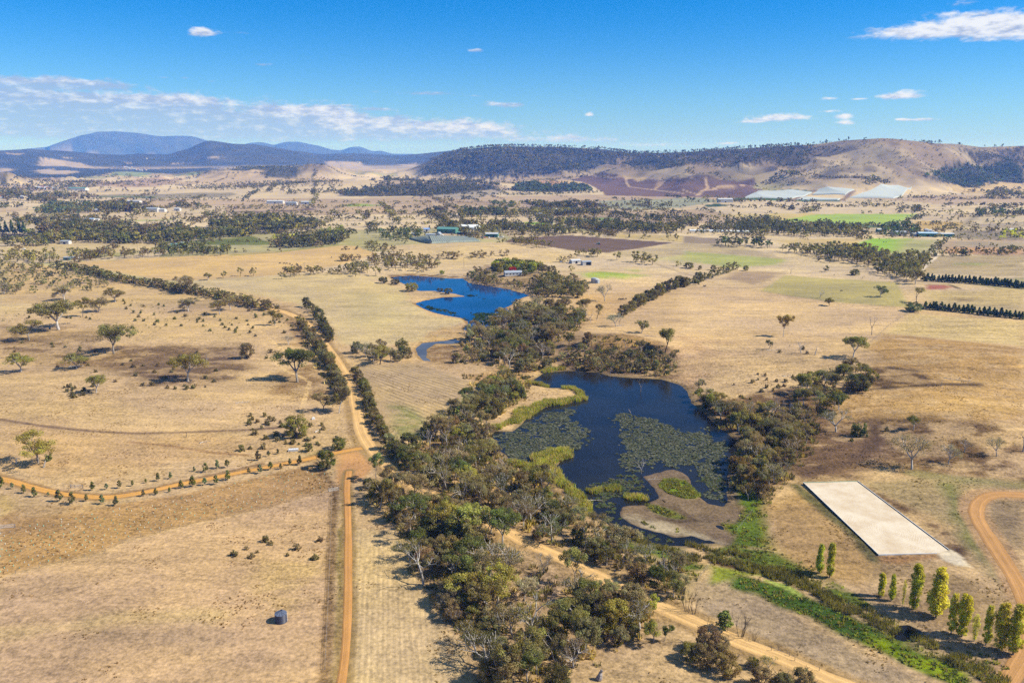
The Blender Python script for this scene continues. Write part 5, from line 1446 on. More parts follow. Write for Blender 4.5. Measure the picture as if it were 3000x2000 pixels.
# -- middle distance
for kind, s, sp, h0, h1, tint, reg in [
        (['gum', 'wattle'], 'A 0,985 0,950 110,940 420,945 400,990 200,995', 12, 9, 15, ['olive', 'ygreen', 'grey'], 'at the far left behind the scattered bush'),
        (['gum'], 'A 480,968 480,945 800,935 810,965', 11, 9, 14, WM, 'beside the small farm sheds at the left'),
        (['gum'], 'A 840,958 840,935 1130,935 1130,948', 11, 9, 13, ['brown', 'olive'], 'along the back of the golden field'),
        (['gum', 'wattle'], 'A 1120,940 1040,905 1150,890 1390,900 1600,915 1560,938', 12, 10, 16, ['dark', 'olive', 'green'], 'round the farmhouse behind the golden field'),
        (['gum'], 'C 640,905 850,945 1000,975 1260,1005 1330,1065 1500,1105 1630,1130 1650,1050 1700,965 1450,965 1350,930 1150,905 900,915', 10, 10, 15, ['olive', 'dark', 'grey', 'olive'], 'in the long diagonal belt at the right'),
        (['wattle'], 'C 1700,935 1720,880 1790,830 1850,815 1790,880 1770,930', 10, 8, 12, ['scrub', 'dark'], 'in the hedge climbing to the white sheds'),
        (['gum', 'wattle'], 'B 160,900 150,875 260,855 400,930 650,975 660,1000 560,990 400,960 260,920', 10, 6, 9, ['brown', 'scrub', 'olive'], 'in the creek scrub behind the reservoir'),
        (['gum'], 'B 200,1000 190,960 400,975 690,1020 670,1060 400,1040 280,1045', 11, 8, 12, ['olive', 'grey', 'brown'], 'behind the left end of the reservoir'),
        (['gum'], 'B 0,1070 0,1020 160,1010 240,1080 100,1085', 11, 8, 12, ['olive', 'grey'], 'left of the reservoir'),
        (['gum'], 'B 1885,975 1900,960 2210,995 2205,1012', 10, 9, 13, ['olive'], 'in the slanting row beyond the farm sheds'),
        (['wattle'], 'B 2265,1018 2270,1005 2352,1010 2352,1028', 9, 8, 10, ['olive'], 'in the clump right of the slanting row'),
        (['gum'], 'B 1615,955 1620,938 1750,935 1820,952', 10, 9, 12, ['olive', 'grey'], 'behind the white farm sheds'),
        (['gum'], 'B 1160,862 1165,848 1450,885 1440,902', 10, 8, 11, ['olive', 'brown'], 'along the near edge of the ploughed field'),
        (['wattle'], 'B 735,800 740,795 1000,822 960,835', 9, 6, 8, ['dark', 'scrub'], 'in the hedge beside the netted orchard'),
        (['wattle', 'gum'], 'B 250,812 280,790 480,785 610,800 560,815 420,845 300,838', 12, 9, 14, ['green', 'bluegreen', 'dark'], 'left of the netted orchard'),
        (['gum'], 'B 940,800 930,775 1150,760 1250,750 1560,765 1590,790 1560,802 1200,800 1180,780', 11, 10, 15, ['dark', 'olive'], 'in the belt behind the green shed'),
        (['gum'], 'B 1440,735 1480,720 1700,720 1900,735 2352,755 2352,785 1850,790 1640,745', 12, 10, 16, ['dark', 'olive', 'dark'], 'in the long belt behind the ploughed field'),
        (['gum', 'wattle'], 'B 1840,672 1860,655 2352,690 2352,720 2150,712 1900,700', 20, 10, 15, ['dark'], 'beside the far green fields'),
        (['gum'], 'B 1940,812 2000,806 2352,830 2352,842', 18, 9, 12, ['olive', 'brown'], 'in the row along the edge of the ploughed field'),
        (['gum'], 'C 230,882 240,862 600,872 605,892', 12, 11, 15, ['pine', 'dark'], 'in the dark clump at the right end of the ploughed field'),
        (['gum', 'wattle'], 'C 280,745 300,715 600,705 760,745 1080,735 1280,790 1270,810 780,812 700,800 560,815 400,790', 13, 11, 18, ['dark', 'olive', 'dark'], 'in the big wood left of the bright green field'),
        (['gum'], 'C 1060,748 1080,738 1390,748 1390,758', 16, 9, 12, ['dark'], 'in front of the bright green field'),
        (['gum', 'wattle'], 'C 1370,815 1390,750 1500,735 1620,770 1600,812', 14, 12, 17, ['dark', 'pine'], 'round the white farm buildings at the right'),
        (['wattle'], 'C 1530,720 1560,690 1660,640 1700,650 1600,715', 14, 8, 12, ['dark'], 'in the hedge above the gold field'),
        (['wattle'], 'C 1690,640 1690,628 1770,640 1770,650', 13, 8, 11, ['dark'], 'at the top of the hedge above the gold field'),
        (['wattle'], 'C 1740,762 1760,745 1900,755 1890,768', 12, 8, 12, ['olive', 'dark'], 'above the white sheds at the right'),
        (['wattle'], 'C 2020,925 2020,910 2260,918 2352,928 2352,938 2150,935', 11, 8, 11, ['brown', 'scrub'], 'in the brown row at the right edge'),
        (['wattle'], 'C 2195,830 2200,770 2352,770 2352,832', 13, 10, 14, ['gold', 'ygreen', 'green'], 'in the yellow grove at the right edge'),
        (['wattle'], 'C 1850,835 1860,815 2200,820 2200,838', 13, 5, 8, ['ygreen', 'scrub'], 'in the scrub line left of the yellow grove'),
        (['gum'], 'C 2020,675 2030,640 2352,650 2352,672', 15, 11, 15, ['dark', 'pine'], 'in the far plantation at the right edge'),
        (['gum', 'wattle'], 'D 1940,160 1950,110 2120,100 2352,100 2352,130 2100,135', 10, 7, 11, ['olive', 'brown'], 'in the clump right of the golden field'),
        (['gum'], 'D 1530,160 1530,145 1780,125 1790,140', 14, 7, 11, ['olive', 'brown'], 'along the golden field track'),
        (['wattle'], 'C 100,795 0,790 100,775 400,790 560,815 540,828 380,815', 13, 8, 12, ['dark', 'brown'], 'below the long white tunnel'),
        (['gum', 'wattle'], 'C 140,765 140,745 390,755 400,775', 13, 8, 11, ['dark', 'olive'], 'behind the long white tunnel')]:
    wood(kind, s, sp, h0, h1, tint, reg, 'trees ' + reg)
for kind, s, h, reg in [('pine', 'F 1660,172 1900,186 2100,200 2352,226', 8, 'in the upper windbreak at the right'), ('pine', 'F 1668,366 1900,385 2100,410 2352,436', 6.8, 'in the lower windbreak at the right')]:
    row('pine', s, 2.7, h * .8, h * 1.1, 'pine', reg, 'pines ' + reg, 'u', .1, 1.45)
row('pine', 'A 0,788 190,792', 11, 20, 26, 'pine', 'in the tall conifer row at the left edge', 'conifers at the left edge', 'u', .05)
one('pine', 'A 110,792', 745, 'pine', 'single tall conifer right of the conifer row at the left edge', 'pine', 1.0)
one('garden', 'A 212,788', 750, 'lime', 'round lime-green tree beside the dark ploughed strip at the left', 'round', 1.6)
# -- lone trees out on the plain
for s in ['B 55,702', 'B 115,700', 'B 172,698', 'B 230,693', 'B 285,687', 'B 337,685', 'B 400,665', 'B 472,670', 'B 183,668', 'B 20,655', 'B 590,632', 'B 690,657', 'B 755,660', 'B 625,650', 'B 992,624', 'B 1030,590', 'B 280,720', 'B 850,617',
          'B 1950,560', 'B 1908,560', 'B 1958,585', 'B 1850,585', 'B 1805,587', 'B 188,798', 'B 245,773', 'B 192,772', 'C 257,662', 'C 347,645', 'C 1237,655', 'C 1285,655', 'C 1370,655', 'C 1443,590', 'C 1462,590', 'C 1508,590',
          'C 2048,882', 'C 2130,880', 'C 2160,882', 'C 1882,922', 'C 1985,925', 'C 1830,905', 'C 2290,910', 'C 960,978', 'C 1000,985', 'C 985,1050', 'C 235,465', 'C 232,545', 'A 1430,170', 'A 1060,498', 'A 1085,498', 'A 735,500', 'A 1875,505', 'A 1850,652', 'A 1945,652', 'A 2010,660', 'A 2085,658', 'A 2220,690', 'A 2300,680', 'A 2250,690',
          'B 1215,808', 'B 1665,800', 'B 1740,800', 'B 1770,800', 'B 2080,825', 'B 1990,815', 'B 2120,825', 'B 1500,982', 'B 1570,960', 'B 1590,1045', 'B 1545,985', 'B 435,855', 'B 1075,850', 'B 1130,850']:
    x, y = ground(*px(s)[0]); r = math.hypot(x, y)
    put('wattle', x, y, rnd(rng, 6, 9) * (1 + .35 * (r > 1600)), pick(['dark', 'olive', 'brown']), 'alone out on the plain', 'lone trees out on the plain', 'u', 'bush', rnd(rng, .85, 1.2))

# ------------------------------------------------------------------ choosing which plants are things of their own, the rest is woodland
ONES = 'first second third fourth fifth sixth seventh eighth ninth tenth eleventh twelfth thirteenth fourteenth fifteenth sixteenth seventeenth eighteenth nineteenth'.split()
TENS = 'twenty thirty forty fifty sixty seventy eighty ninety'.split(); TENTH = 'twentieth thirtieth fortieth fiftieth sixtieth seventieth eightieth ninetieth'.split()


def nth(n):
    if n < 20: return ONES[n - 1]
    if n >= 100: return 'hundred and ' + nth(n - 100) if n > 100 else 'hundredth'
    return TENTH[n // 10 - 2] if n % 10 == 0 else TENS[n // 10 - 2] + '-' + ONES[n % 10 - 1]


def lod(n_leaf, size, seed, form):
    r = np.random.default_rng(seed)
    c = []; rr = []
    nc = max(4, n_leaf // 12)
    for _ in range(nc):
        a = r.random() * 6.28
        if form == 'pine':
            t = r.random(); z = .8 + 8.6 * t; R = (1 - t) * 2.6 * r.random() ** .5; k = .9
        elif form == 'tree':
            z = 3.2 + 6 * r.random(); R = 3.9 * math.sqrt(max(.05, 1 - ((z - 6) / 4.4) ** 2)) * r.random() ** .5; k = rnd(r, 1.0, 1.9)
        else:
            z = 1.0 + 7.6 * r.random(); R = 4.4 * math.sqrt(max(.05, 1 - ((z - 3.8) / 6) ** 2)) * r.random() ** .5; k = rnd(r, 1.2, 2.1)
        c.append((R * math.cos(a), R * math.sin(a), z)); rr.append(k)
    V, L, lv = leaves(c, rr, max(3, n_leaf // nc), size, r, .75, 1.2, .3)
    if form != 'bush':
        w = .28; T = []
        for k in range(2):
            dx, dy = (w, 0) if k == 0 else (0, w)
            T += [(-dx, -dy, -.5), (dx, dy, -.5), (dx * .6, dy * .6, 5), (-dx * .6, -dy * .6, 5)]
        V = np.concatenate([V, T]); lv = np.concatenate([lv, np.full(8, .75)])
    return V, lv


LODS = {}
for form in ('tree', 'bush', 'pine'):
    LODS[form] = [[lod(420, .62, 900 + i, form) for i in range(5)], [lod(130, 1.1, 920 + i, form) for i in range(6)], [lod(40, 1.9, 940 + i, form) for i in range(8)]]


def merged(name, items, label, cat, group=None):
    """one mesh of many far trees: (x, y, z, h, width, form, tint)"""
    VV = []; TT = []; LL = []
    for (x, y, z, h, w, form, tint) in items:
        pxh = h / math.hypot(x, y) * 796
        lv_ = 0 if pxh > 13 else (1 if pxh > 5.5 else 2)
        S = LODS[form][lv_]; V0, l0 = S[int(rng.integers(0, len(S)))]
        a = rng.random() * 6.28; ca, sa = math.cos(a), math.sin(a); k = h / 10.0; kw = k * w
        VV.append(np.stack([(V0[:, 0] * ca - V0[:, 1] * sa) * kw + x, (V0[:, 0] * sa + V0[:, 1] * ca) * kw + y, V0[:, 2] * k + z], 1))
        c = np.array(TINT[tint]) * rng.uniform(.8, 1.2)
        TT.append(np.tile(c, (len(V0), 1))); LL.append(l0)
    V = np.concatenate(VV); n = len(V)
    me = mesh_np(name, V, np.arange(n), np.arange(n // 4) * 4, M_LEAFV)
    fattr(me, 'tint', np.concatenate(TT), 'FLOAT_COLOR'); fattr(me, 'lv', np.concatenate(LL))
    o = link(name, me)
    return tag(o, label, cat, group, 'stuff')


OUT = []
ranked = {}
for t in TREES:
    u, v = project(t['x'], t['y'], t['z'])
    ut, vt = project(t['x'], t['y'], t['z'] + t['h'])
    t['u'] = u; t['v'] = v; t['r'] = math.hypot(t['x'], t['y'])
    if u < -90 or u > 3090 or vt > 2040 or v < 0: t['kind2'] = None; OUT.append(t); continue
    ranked.setdefault(t['kind'], []).append(t)
singles = []
for k, L_ in ranked.items():
    L_.sort(key=lambda t: (t['label'] is None, -t['h'] * (1.3 - .3 * t['w']) / t['r']))
    cap = KINDS[k][3]
    singles += L_[:cap]; OUT += L_[cap:]
print('trees', {k: len(v) for k, v in ranked.items()}, 'single', len(singles), 'rest', len(OUT))
# labels: those with none of their own are told apart by their order inside their place
byreg = {}
for t in singles:
    if t['label'] is None: byreg.setdefault((t['region'], t['kind'], t['tint']), []).append(t)
for (reg, k, tint), L_ in byreg.items():
    L_.sort(key=lambda t: t['u'] if t['order'] == 'u' else -t['y'])
    noun = KINDS[k][4]
    for i, t in enumerate(L_):
        where = 'from the left' if t['order'] == 'u' else 'from the near end'
        adj = TADJ[tint] if k != 'dead' else 'bare'
        if len(L_) == 1: t['label'] = 'the only %s %s %s' % (adj, noun, reg)
        else: t['label'] = '%s %s %s, %s %s' % (adj, noun, reg, nth(i + 1), where)
        w_ = t['label'].split()
        if len(w_) > 16: t['label'] = '%s %s %s, %s' % (adj, noun, reg, nth(i + 1))
ccount = 0
for t in singles:
    name, cat, protos, cap, noun = KINDS[t['kind']]
    pk = t['proto'] or pick(list(protos))
    P_ = PROTO[pk]; i = t['idx'] if t['idx'] is not None else int(rng.integers(0, len(P_) if pk != 'dead' else 4))
    tr, cr = P_[i % len(P_)]
    s = t['h'] / 10.0; rot = t['rot'] if t['rot'] is not None else rng.random() * 6.28
    col = np.array(TINT[t['tint']]) * rng.uniform(.82, 1.18) * (1 + rng.normal(0, .05, 3))
    wsc = s * t['w']
    if cr is None:
        o = link(name, tr, None, (t['x'], t['y'], t['z']), rot, (wsc, wsc, s))
        tag(o, t['label'], cat, t['group']); continue
    e = empty(name, (t['x'], t['y'], t['z']), rot)
    e.scale = (wsc, wsc, s)
    tag(e, t['label'], cat, t['group'])
    link('trunk' if t['kind'] != 'shrub' else 'stem', tr, e)
    c = link('crown' if t['kind'] != 'shrub' else 'foliage', cr, e)
    c.color = (*[float(q) for q in col], 1)
rest = []
for t in OUT:
    form = 'pine' if t['kind'] in ('pine', 'sapling') else ('tree' if t['kind'] in ('gum', 'poplar', 'dead') else 'bush')
    rest.append((t['x'], t['y'], t['z'], t['h'], t['w'], form, t['tint']))

# far woods: points scattered in photograph polygons laid on the land
far = []


def farwood(s, spacing, h0, h1, tint, form='bush', prob=1.0, w=1.0, cap=2500):
    W = gpoly(s); w_ = np.array(W)
    A = abs(0.5 * np.sum(w_[:, 0] * np.roll(w_[:, 1], -1) - np.roll(w_[:, 0], -1) * w_[:, 1]))
    n = int(min(cap * 4, A / spacing ** 2 * prob * ((w_[:, 0].max() - w_[:, 0].min()) * (w_[:, 1].max() - w_[:, 1].min()) / max(A, 1))))
    X = rng.uniform(w_[:, 0].min(), w_[:, 0].max(), n); Y = rng.uniform(w_[:, 1].min(), w_[:, 1].max(), n)
    sd = seg_dist(X, Y, W) + spacing * 1.2 * fbm(X / (spacing * 4), Y / (spacing * 4), 2, 5)
    ok = sd < 0
    X, Y = X[ok][:cap], Y[ok][:cap]
    if not len(X): return
    Z = height(X, Y)
    for x, y, z in zip(X, Y, Z):
        far.append((x, y, z - .3, h0 + (h1 - h0) * rng.random(), w * rnd(rng, .8, 1.3), pick(form), pick(tint)))


def farline(s, spacing, h0, h1, tint, form='bush', w=1.0, jit=.3):
    W = np.array(gline(s, 12)); seg = np.hypot(*np.diff(W, axis=0).T); L = np.concatenate([[0], np.cumsum(seg)])
    n = int(L[-1] / spacing)
    t = np.sort(rng.uniform(0, L[-1], n)); X = np.interp(t, L, W[:, 0]) + rng.normal(0, jit * spacing, n); Y = np.interp(t, L, W[:, 1]) + rng.normal(0, jit * spacing, n)
    Z = height(X, Y)
    for x, y, z in zip(X, Y, Z): far.append((x, y, z - .3, h0 + (h1 - h0) * rng.random(), w * rnd(rng, .8, 1.3), pick(form), pick(tint)))


DK = ['dark', 'olive', 'dark', 'brown']
TB = ['tree', 'bush']
for s, sp, h0, h1, tint, form in [
        ('A 210,560 230,540 390,540 400,578 220,580', 22, 12, 20, DK, TB), ('A 430,552 430,540 650,545 650,554', 22, 12, 18, DK, TB), ('A 0,565 0,520 60,500 190,530 190,560', 24, 12, 20, DK, TB),
        ('A 280,660 280,610 400,595 700,600 700,612 600,650', 17, 10, 18, ['dark', 'bluegreen', 'olive'], TB), ('A 300,640 310,625 400,625 405,635', 12, 8, 10, ['gold'], 'bush'),
        ('A 690,640 700,600 950,605 960,640', 17, 14, 22, DK, TB), ('A 950,635 960,620 1180,622 1170,635', 18, 10, 14, DK, TB), ('A 110,722 120,702 440,695 780,690 800,705 500,715', 15, 10, 16, DK, TB),
        ('A 800,715 810,700 1100,712 1560,700 1560,695 1110,700', 24, 7, 11, DK, 'bush'), ('A 270,800 270,770 500,745 900,750 960,790 800,812 500,800', 15, 13, 20, DK, TB),
        ('A 960,800 980,770 1140,760 1290,770 1360,800 1200,830', 16, 12, 19, DK, TB), ('A 0,880 0,850 240,835 450,800 760,815 950,840 1120,815 1400,790 1700,790 1740,806 1300,850 1100,858 760,850 560,852 300,872', 13, 10, 17, ['dark', 'olive', 'dark', 'ygreen', 'green'], TB),
        ('A 1440,770 1450,735 1750,700 1850,690 2050,715 2180,730 2200,760 1850,790 1500,778', 16, 12, 20, ['dark', 'olive', 'dark', 'dark', 'ygreen'], TB),
        ('A 1850,718 1860,708 2050,715 2040,725', 11, 9, 12, ['gold'], 'bush'), ('A 1930,755 1930,742 2090,745 2080,765', 12, 9, 12, ['gold'], 'bush'),
        ('A 1900,890 1910,850 2100,835 2352,815 2352,862 2100,885', 14, 11, 16, DK, TB), ('A 2150,800 2200,780 2352,770 2352,800', 14, 9, 12, ['lime', 'olive'], 'bush'), ('A 1870,832 1880,822 2120,822 2120,832', 11, 8, 10, ['gold', 'lime'], 'bush'),
        ('A 850,680 860,665 1340,665 1340,672', 22, 7, 11, ['brown', 'olive'], 'bush'), ('A 1400,670 1410,660 1780,665 1780,690 1600,690', 20, 8, 13, ['olive', 'grey', 'dark'], TB),
        ('A 1200,612 1210,600 1400,600 1400,610', 20, 10, 16, DK, TB), ('A 0,615 0,600 110,600 110,612', 18, 8, 14, DK, TB), ('A 0,675 10,660 250,655 260,668', 18, 6, 10, ['brown'], 'bush'),
        ('A 0,705 0,690 10,700', 15, 8, 10, DK, TB),
        ('B 140,750 150,735 290,722 285,740', 16, 9, 12, DK, 'bush'), ('B 0,785 10,765 100,765 90,780', 14, 6, 8, ['ygreen', 'olive'], 'bush'), ('B 335,718 340,710 400,705 400,715', 16, 7, 9, DK, 'bush'),
        ('B 820,690 820,665 880,650 1130,645 1140,660 1000,672', 16, 12, 20, ['dark', 'pine', 'olive'], TB), ('B 1110,680 1120,660 1300,645 1640,640 1700,660 1500,668', 16, 10, 16, ['dark', 'olive', 'ygreen'], TB),
        ('B 1330,615 1340,600 1470,605 1760,600 1760,620 1500,622', 18, 13, 22, DK, TB), ('B 1330,700 1340,682 1480,690 1480,702', 17, 10, 15, DK, TB), ('B 1590,655 1600,640 1800,645 1800,660', 17, 10, 15, DK, TB),
        ('B 680,752 685,738 960,725 1000,735 960,748', 16, 9, 15, DK, TB), ('B 1000,745 1010,720 1230,740 1240,755', 18, 11, 18, DK, TB), ('B 1270,730 1280,722 1480,725 1480,735', 17, 10, 15, DK, TB),
        ('B 1040,598 1045,588 1210,598 1215,606', 16, 12, 16, ['pine', 'ygreen', 'pine'], TB), ('B 635,640 640,630 745,628 745,637', 16, 12, 18, DK, TB), ('B 820,555 825,545 885,545 885,554', 16, 12, 16, DK, 'bush'), ('B 1210,585 1215,578 1330,575 1330,582', 16, 9, 13, DK, 'bush'),
        ('C 0,745 0,710 100,710 110,740', 17, 11, 16, DK, TB), ('C 1480,645 1490,632 1530,640 1530,648', 17, 10, 14, DK, 'bush'), ('C 830,645 835,635 930,615 930,630', 16, 9, 13, DK, 'bush'), ('C 1590,648 1600,625 1650,625 1650,640', 16, 10, 16, DK, 'bush'), ('C 2120,628 2125,615 2170,615 2170,626', 16, 10, 16, DK, 'bush'),
        ('C 2190,615 2200,600 2352,600 2352,612', 20, 10, 14, DK, TB), ('C 2100,545 2105,510 2150,500 2352,520 2352,540', 24, 10, 16, DK, TB), ('C 2130,500 2140,480 2352,490 2352,505', 24, 10, 15, DK, TB),
        ('C 500,470 560,440 620,405 760,375 800,375 790,410 630,435 560,468', 24, 11, 17, DK, TB), ('C 1240,480 1250,430 1290,415 1420,415 1390,460 1300,480', 24, 11, 17, DK, TB), ('C 870,415 870,405 1020,405 1020,412', 26, 8, 12, DK, TB),
        ('C 1215,565 1220,550 1400,550 1400,565', 26, 6, 9, ['green', 'dark'], 'bush'), ('C 1900,470 1910,455 2040,460 2030,475', 26, 10, 14, DK, TB)]:
    farwood(s, sp * .74, h0, h1, tint, form, cap=900)
for s, sp, h0, h1, tint in [('A 1580,567 2230,577', 18, 6, 10, DK), ('B 500,540 690,548 800,558', 20, 8, 12, DK), ('B 890,548 1000,532', 14, 8, 10, ['dark']), ('B 0,578 50,574', 15, 8, 10, DK), ('B 180,580 480,583', 16, 6, 9, DK), ('B 300,625 780,590', 18, 7, 12, DK),
                            ('B 0,785 250,755 420,745 560,728', 15, 5, 7, ['ygreen', 'olive']), ('B 560,728 720,700', 12, 5, 8, ['ygreen']), ('C 0,665 200,690 300,700', 16, 7, 10, ['ygreen', 'dark']), ('C 490,645 590,645', 20, 5, 7, DK), ('B 1840,660 2352,665', 14, 7, 11, ['brown', 'olive']),
                            ('A 1640,607 1810,600', 18, 5, 8, ['brown']), ('A 900,555 1050,556', 15, 8, 12, ['dark']), ('B 1700,660 2000,655', 14, 6, 9, DK), ('C 0,675 120,680', 14, 7, 10, DK), ('C 1840,668 1860,830', 30, 5, 7, ['scrub']), ('A 1860,585 2230,575', 20, 6, 10, DK),
                            ('B 1500,780 1620,790', 22, 8, 12, DK), ('C 60,420 340,395', 60, 8, 12, DK)]:
    farline(s, sp, h0, h1, tint)
farwood('A 1700,650 2352,610 2352,680 1800,690', 75, 7, 11, ['dark', 'brown'], 'bush')
farwood('A 0,500 0,430 200,420 380,440 600,430 700,445 640,470 300,492', 26, 9, 16, DK, TB, .9)
farwood('A 700,405 900,395 1100,398 1400,370 1380,395 1100,410 800,418', 30, 9, 15, DK, TB, .9)
farwood('A 0,480 350,430 420,470 700,500 600,520 200,530 0,520', 42, 9, 15, DK, TB, .5)
farwood('A 400,430 1300,400 1500,460 1000,500 500,490', 75, 9, 14, DK, TB, .5)
farwood('A 1250,472 1350,450 1600,440 2352,415 2352,475 1900,485 1500,492', 26, 7, 12, ['brown', 'dark', 'grey'], TB, .9)
farwood('A 1930,515 1950,500 2352,490 B 250,510 0,525 A 2352,520', 20, 8, 13, DK, TB)
farwood('A 1560,356 1850,325 2050,328 2060,395 1830,403 1800,355', 19, 10, 16, ['dark', 'olive'], TB, 1, cap=900)
for _ in range(250):
    r0 = rng.uniform(900, 4200); a0 = rng.uniform(-.58, .58); ang = .21 + (math.pi / 2 if rng.random() < .45 else 0); L_ = rng.uniform(120, 620)
    x0, y0 = r0 * math.sin(a0), r0 * math.cos(a0)
    if in_water(np.array([x0]), np.array([y0]), 60)[0] or (r0 < 1150 and abs(a0) < .3): continue
    kx = np.sort(rng.uniform(0, 1, int(L_ / rng.uniform(4.5, 15))))
    X = x0 + np.cos(ang) * L_ * kx + rng.normal(0, 3, len(kx)); Y = y0 + np.sin(ang) * L_ * kx + rng.normal(0, 3, len(kx))
    h_ = rng.uniform(4, 10); tc_ = pick(['dark', 'olive', 'brown', 'scrub'])
    for x, y, z in zip(X, Y, height(X, Y)): far.append((x, y, z - .3, h_ * rnd(rng, .7, 1.3), rnd(rng, .8, 1.5), 'bush', tc_))
farwood('A 0,560 2352,560 B 2352,560 C 2352,580 C 2352,760 0,740 B 1200,740 0,720 A 2352,780 1000,740 0,740', 95, 5, 9, DK, 'bush', .8, cap=420)
n_wood = len(far)
hill = len(far)
farwood('B 0,527 0,500 150,470 250,450 500,440 900,435 1090,462 1060,475 800,500 600,532 200,532', 19, 10, 16, ['dark', 'brown', 'dark'], TB, 1, cap=2200)
farwood('B 1165,495 1180,470 1330,430 1360,455 1500,460 1600,450 1720,480 1730,498 1500,504', 14, 11, 17, ['pine', 'dark'], TB + ['pine'], 1, cap=800)
farwood('B 250,455 400,420 600,350 700,242 860,200 1200,178 1500,182 1800,192 1960,212 1950,260 1900,305 1640,372 1300,385 900,408 760,415 600,385 500,410 350,450', 21, 11, 18, ['dark', 'dark', 'brown', 'olive'], TB, 1, cap=5200)
farwood('B 1900,215 2352,217 C 250,205 500,185 850,172 920,190 890,290 790,330 700,330 600,290 400,300 300,335 150,300 0,345 B 2200,345 2000,335 1920,280', 26, 10, 16, ['dark', 'brown', 'dark'], TB, .9, cap=2600)
farwood('C 1690,405 1800,350 2100,318 2352,335 2352,440 2200,435 1900,458', 17, 10, 15, ['dark', 'pine'], TB, 1, cap=2000)
farwood('C 1960,245 2200,232 2352,190 2352,330 2100,312 1990,275', 24, 9, 14, ['dark'], TB, .7, cap=900)
farwood('C 600,340 900,200 1500,150 2300,200 2000,330 1700,370 1300,420 700,400', 34, 4, 9, DK, 'bush', 1, cap=1700)
farwood('C 1450,230 1600,210 1800,300 1900,330 1750,350 1560,310', 38, 6, 10, DK, 'bush', .8, cap=160)
farwood('C 950,290 1080,280 1130,360 1050,350', 36, 6, 10, DK, 'bush', .8, cap=90)
farwood('C 600,440 1400,400 1500,440 1200,480 700,480', 60, 5, 9, DK, 'bush', .8, cap=160)
farwood('B 1500,370 2352,330 C 600,350 0,400 B 2352,400', 80, 5, 9, DK, 'bush', .8, cap=200)
farwood('B 400,410 600,400 760,420 1000,440 500,440', 45, 6, 11, DK, 'bush', .6, cap=200)
for s, sp in [('B 700,238 860,196 1160,176 1500,178 1800,190 1960,212 2352,213 C 250,203 500,183 900,166', 17), ('C 900,166 1160,133', 30), ('C 1500,140 1760,158', 55), ('C 2000,178 2200,184', 50)]:
    farline(s, sp, 11, 17, ['dark', 'bluegreen'], ['tree'], .8, .5)
for x in (1255, 1335, 1430, 1445, 1475, 1500, 1540, 1630, 1650):
    farline('C %d,150 %d,152' % (x, x + 6), 8, 13, 17, ['dark'], ['tree'], 1, .2)
keep_ = np.ones(len(far), bool); fx_ = np.array([q[0] for q in far]); fy_ = np.array([q[1] for q in far])
for s in ['C 400,480 590,480 900,484 1190,478 1390,450 1600,452 1460,552 1100,570 740,570 340,562', 'C 650,655 1612,650 1500,702 1420,722 950,711 640,700', 'C 1160,878 1290,824 1740,828 1690,895 1440,935 1220,890', 'B 1130,840 1560,802 2290,850 1830,918 1600,900 1180,852', 'F 540,240 700,135 1470,182 1550,350 1000,310',
          'C 0,910 400,938 720,965 640,1000 330,1018 0,960', 'B 1600,420 1950,408 2352,405 C 490,412 490,450 0,530 B 2352,530 1830,522', 'A 460,990 900,965 1600,935 2352,880 D 2352,60 2060,112 1410,160 900,125']:
    keep_ &= seg_dist(fx_, fy_, gpoly(s)) > -3
hill = int(keep_[:hill].sum()); far = [q for q, k_ in zip(far, keep_) if k_]
merged('far_woodland', rest + far[:hill], 'far trees of the plain standing in woods, belts and hedges up to the hills', 'woodland')
merged('hill_forest', far[hill:], 'dark eucalypt forest and scrub covering the plateau and the hill slopes', 'forest')
print('far trees', len(far), 'hill', len(far) - hill)

# ------------------------------------------------------------------ small growth: tussocks, undergrowth, reeds, lily pads
CTREE = [(t['x'], t['y'], t['h']) for t in TREES if t['r'] < 480 and t['kind'] != 'sapling']


def tuft_mesh(name, X, Y, Z, S, C, blades, mat, spread=.5, lean=.35, wid=.16, label=None, cat=None, seed=1, hvar=.4):
    r = np.random.default_rng(seed)
    n = len(X)
    X = np.repeat(X, blades); Y = np.repeat(Y, blades); Z = np.repeat(Z, blades); S = np.repeat(S, blades); C = np.repeat(C, blades, 0)
    m = len(X); a = r.random(m) * 6.283; q = r.random(m) ** .5 * spread * S
    bx, by = X + np.cos(a) * q, Y + np.sin(a) * q
    h = S * (1 - hvar * r.random(m)); t = r.random(m) * 6.283; w = wid * S * (.6 + .8 * r.random(m))
    tx, ty = bx + np.cos(a) * lean * h * r.random(m), by + np.sin(a) * lean * h * r.random(m)
    V = np.stack([np.stack([bx - np.cos(t) * w, by - np.sin(t) * w, Z - .05], 1), np.stack([bx + np.cos(t) * w, by + np.sin(t) * w, Z - .05], 1),
                  np.stack([tx + np.cos(t) * w * .35, ty + np.sin(t) * w * .35, Z + h], 1), np.stack([tx - np.cos(t) * w * .35, ty - np.sin(t) * w * .35, Z + h * .9], 1)], 1).reshape(-1, 3)
    me = mesh_np(name, V, np.arange(4 * m), np.arange(m) * 4, mat)
    fattr(me, 'tint', np.repeat(C, 4, 0), 'FLOAT_COLOR'); fattr(me, 'lv', np.repeat(.75 + .5 * r.random(m), 4))
    return tag(link(name, me), label, cat, None, 'stuff')


def cols(names, n):
    P_ = np.array([TINT[q] for q in names]); return P_[rng.integers(0, len(P_), n)] * rng.uniform(.8, 1.2, (n, 1))


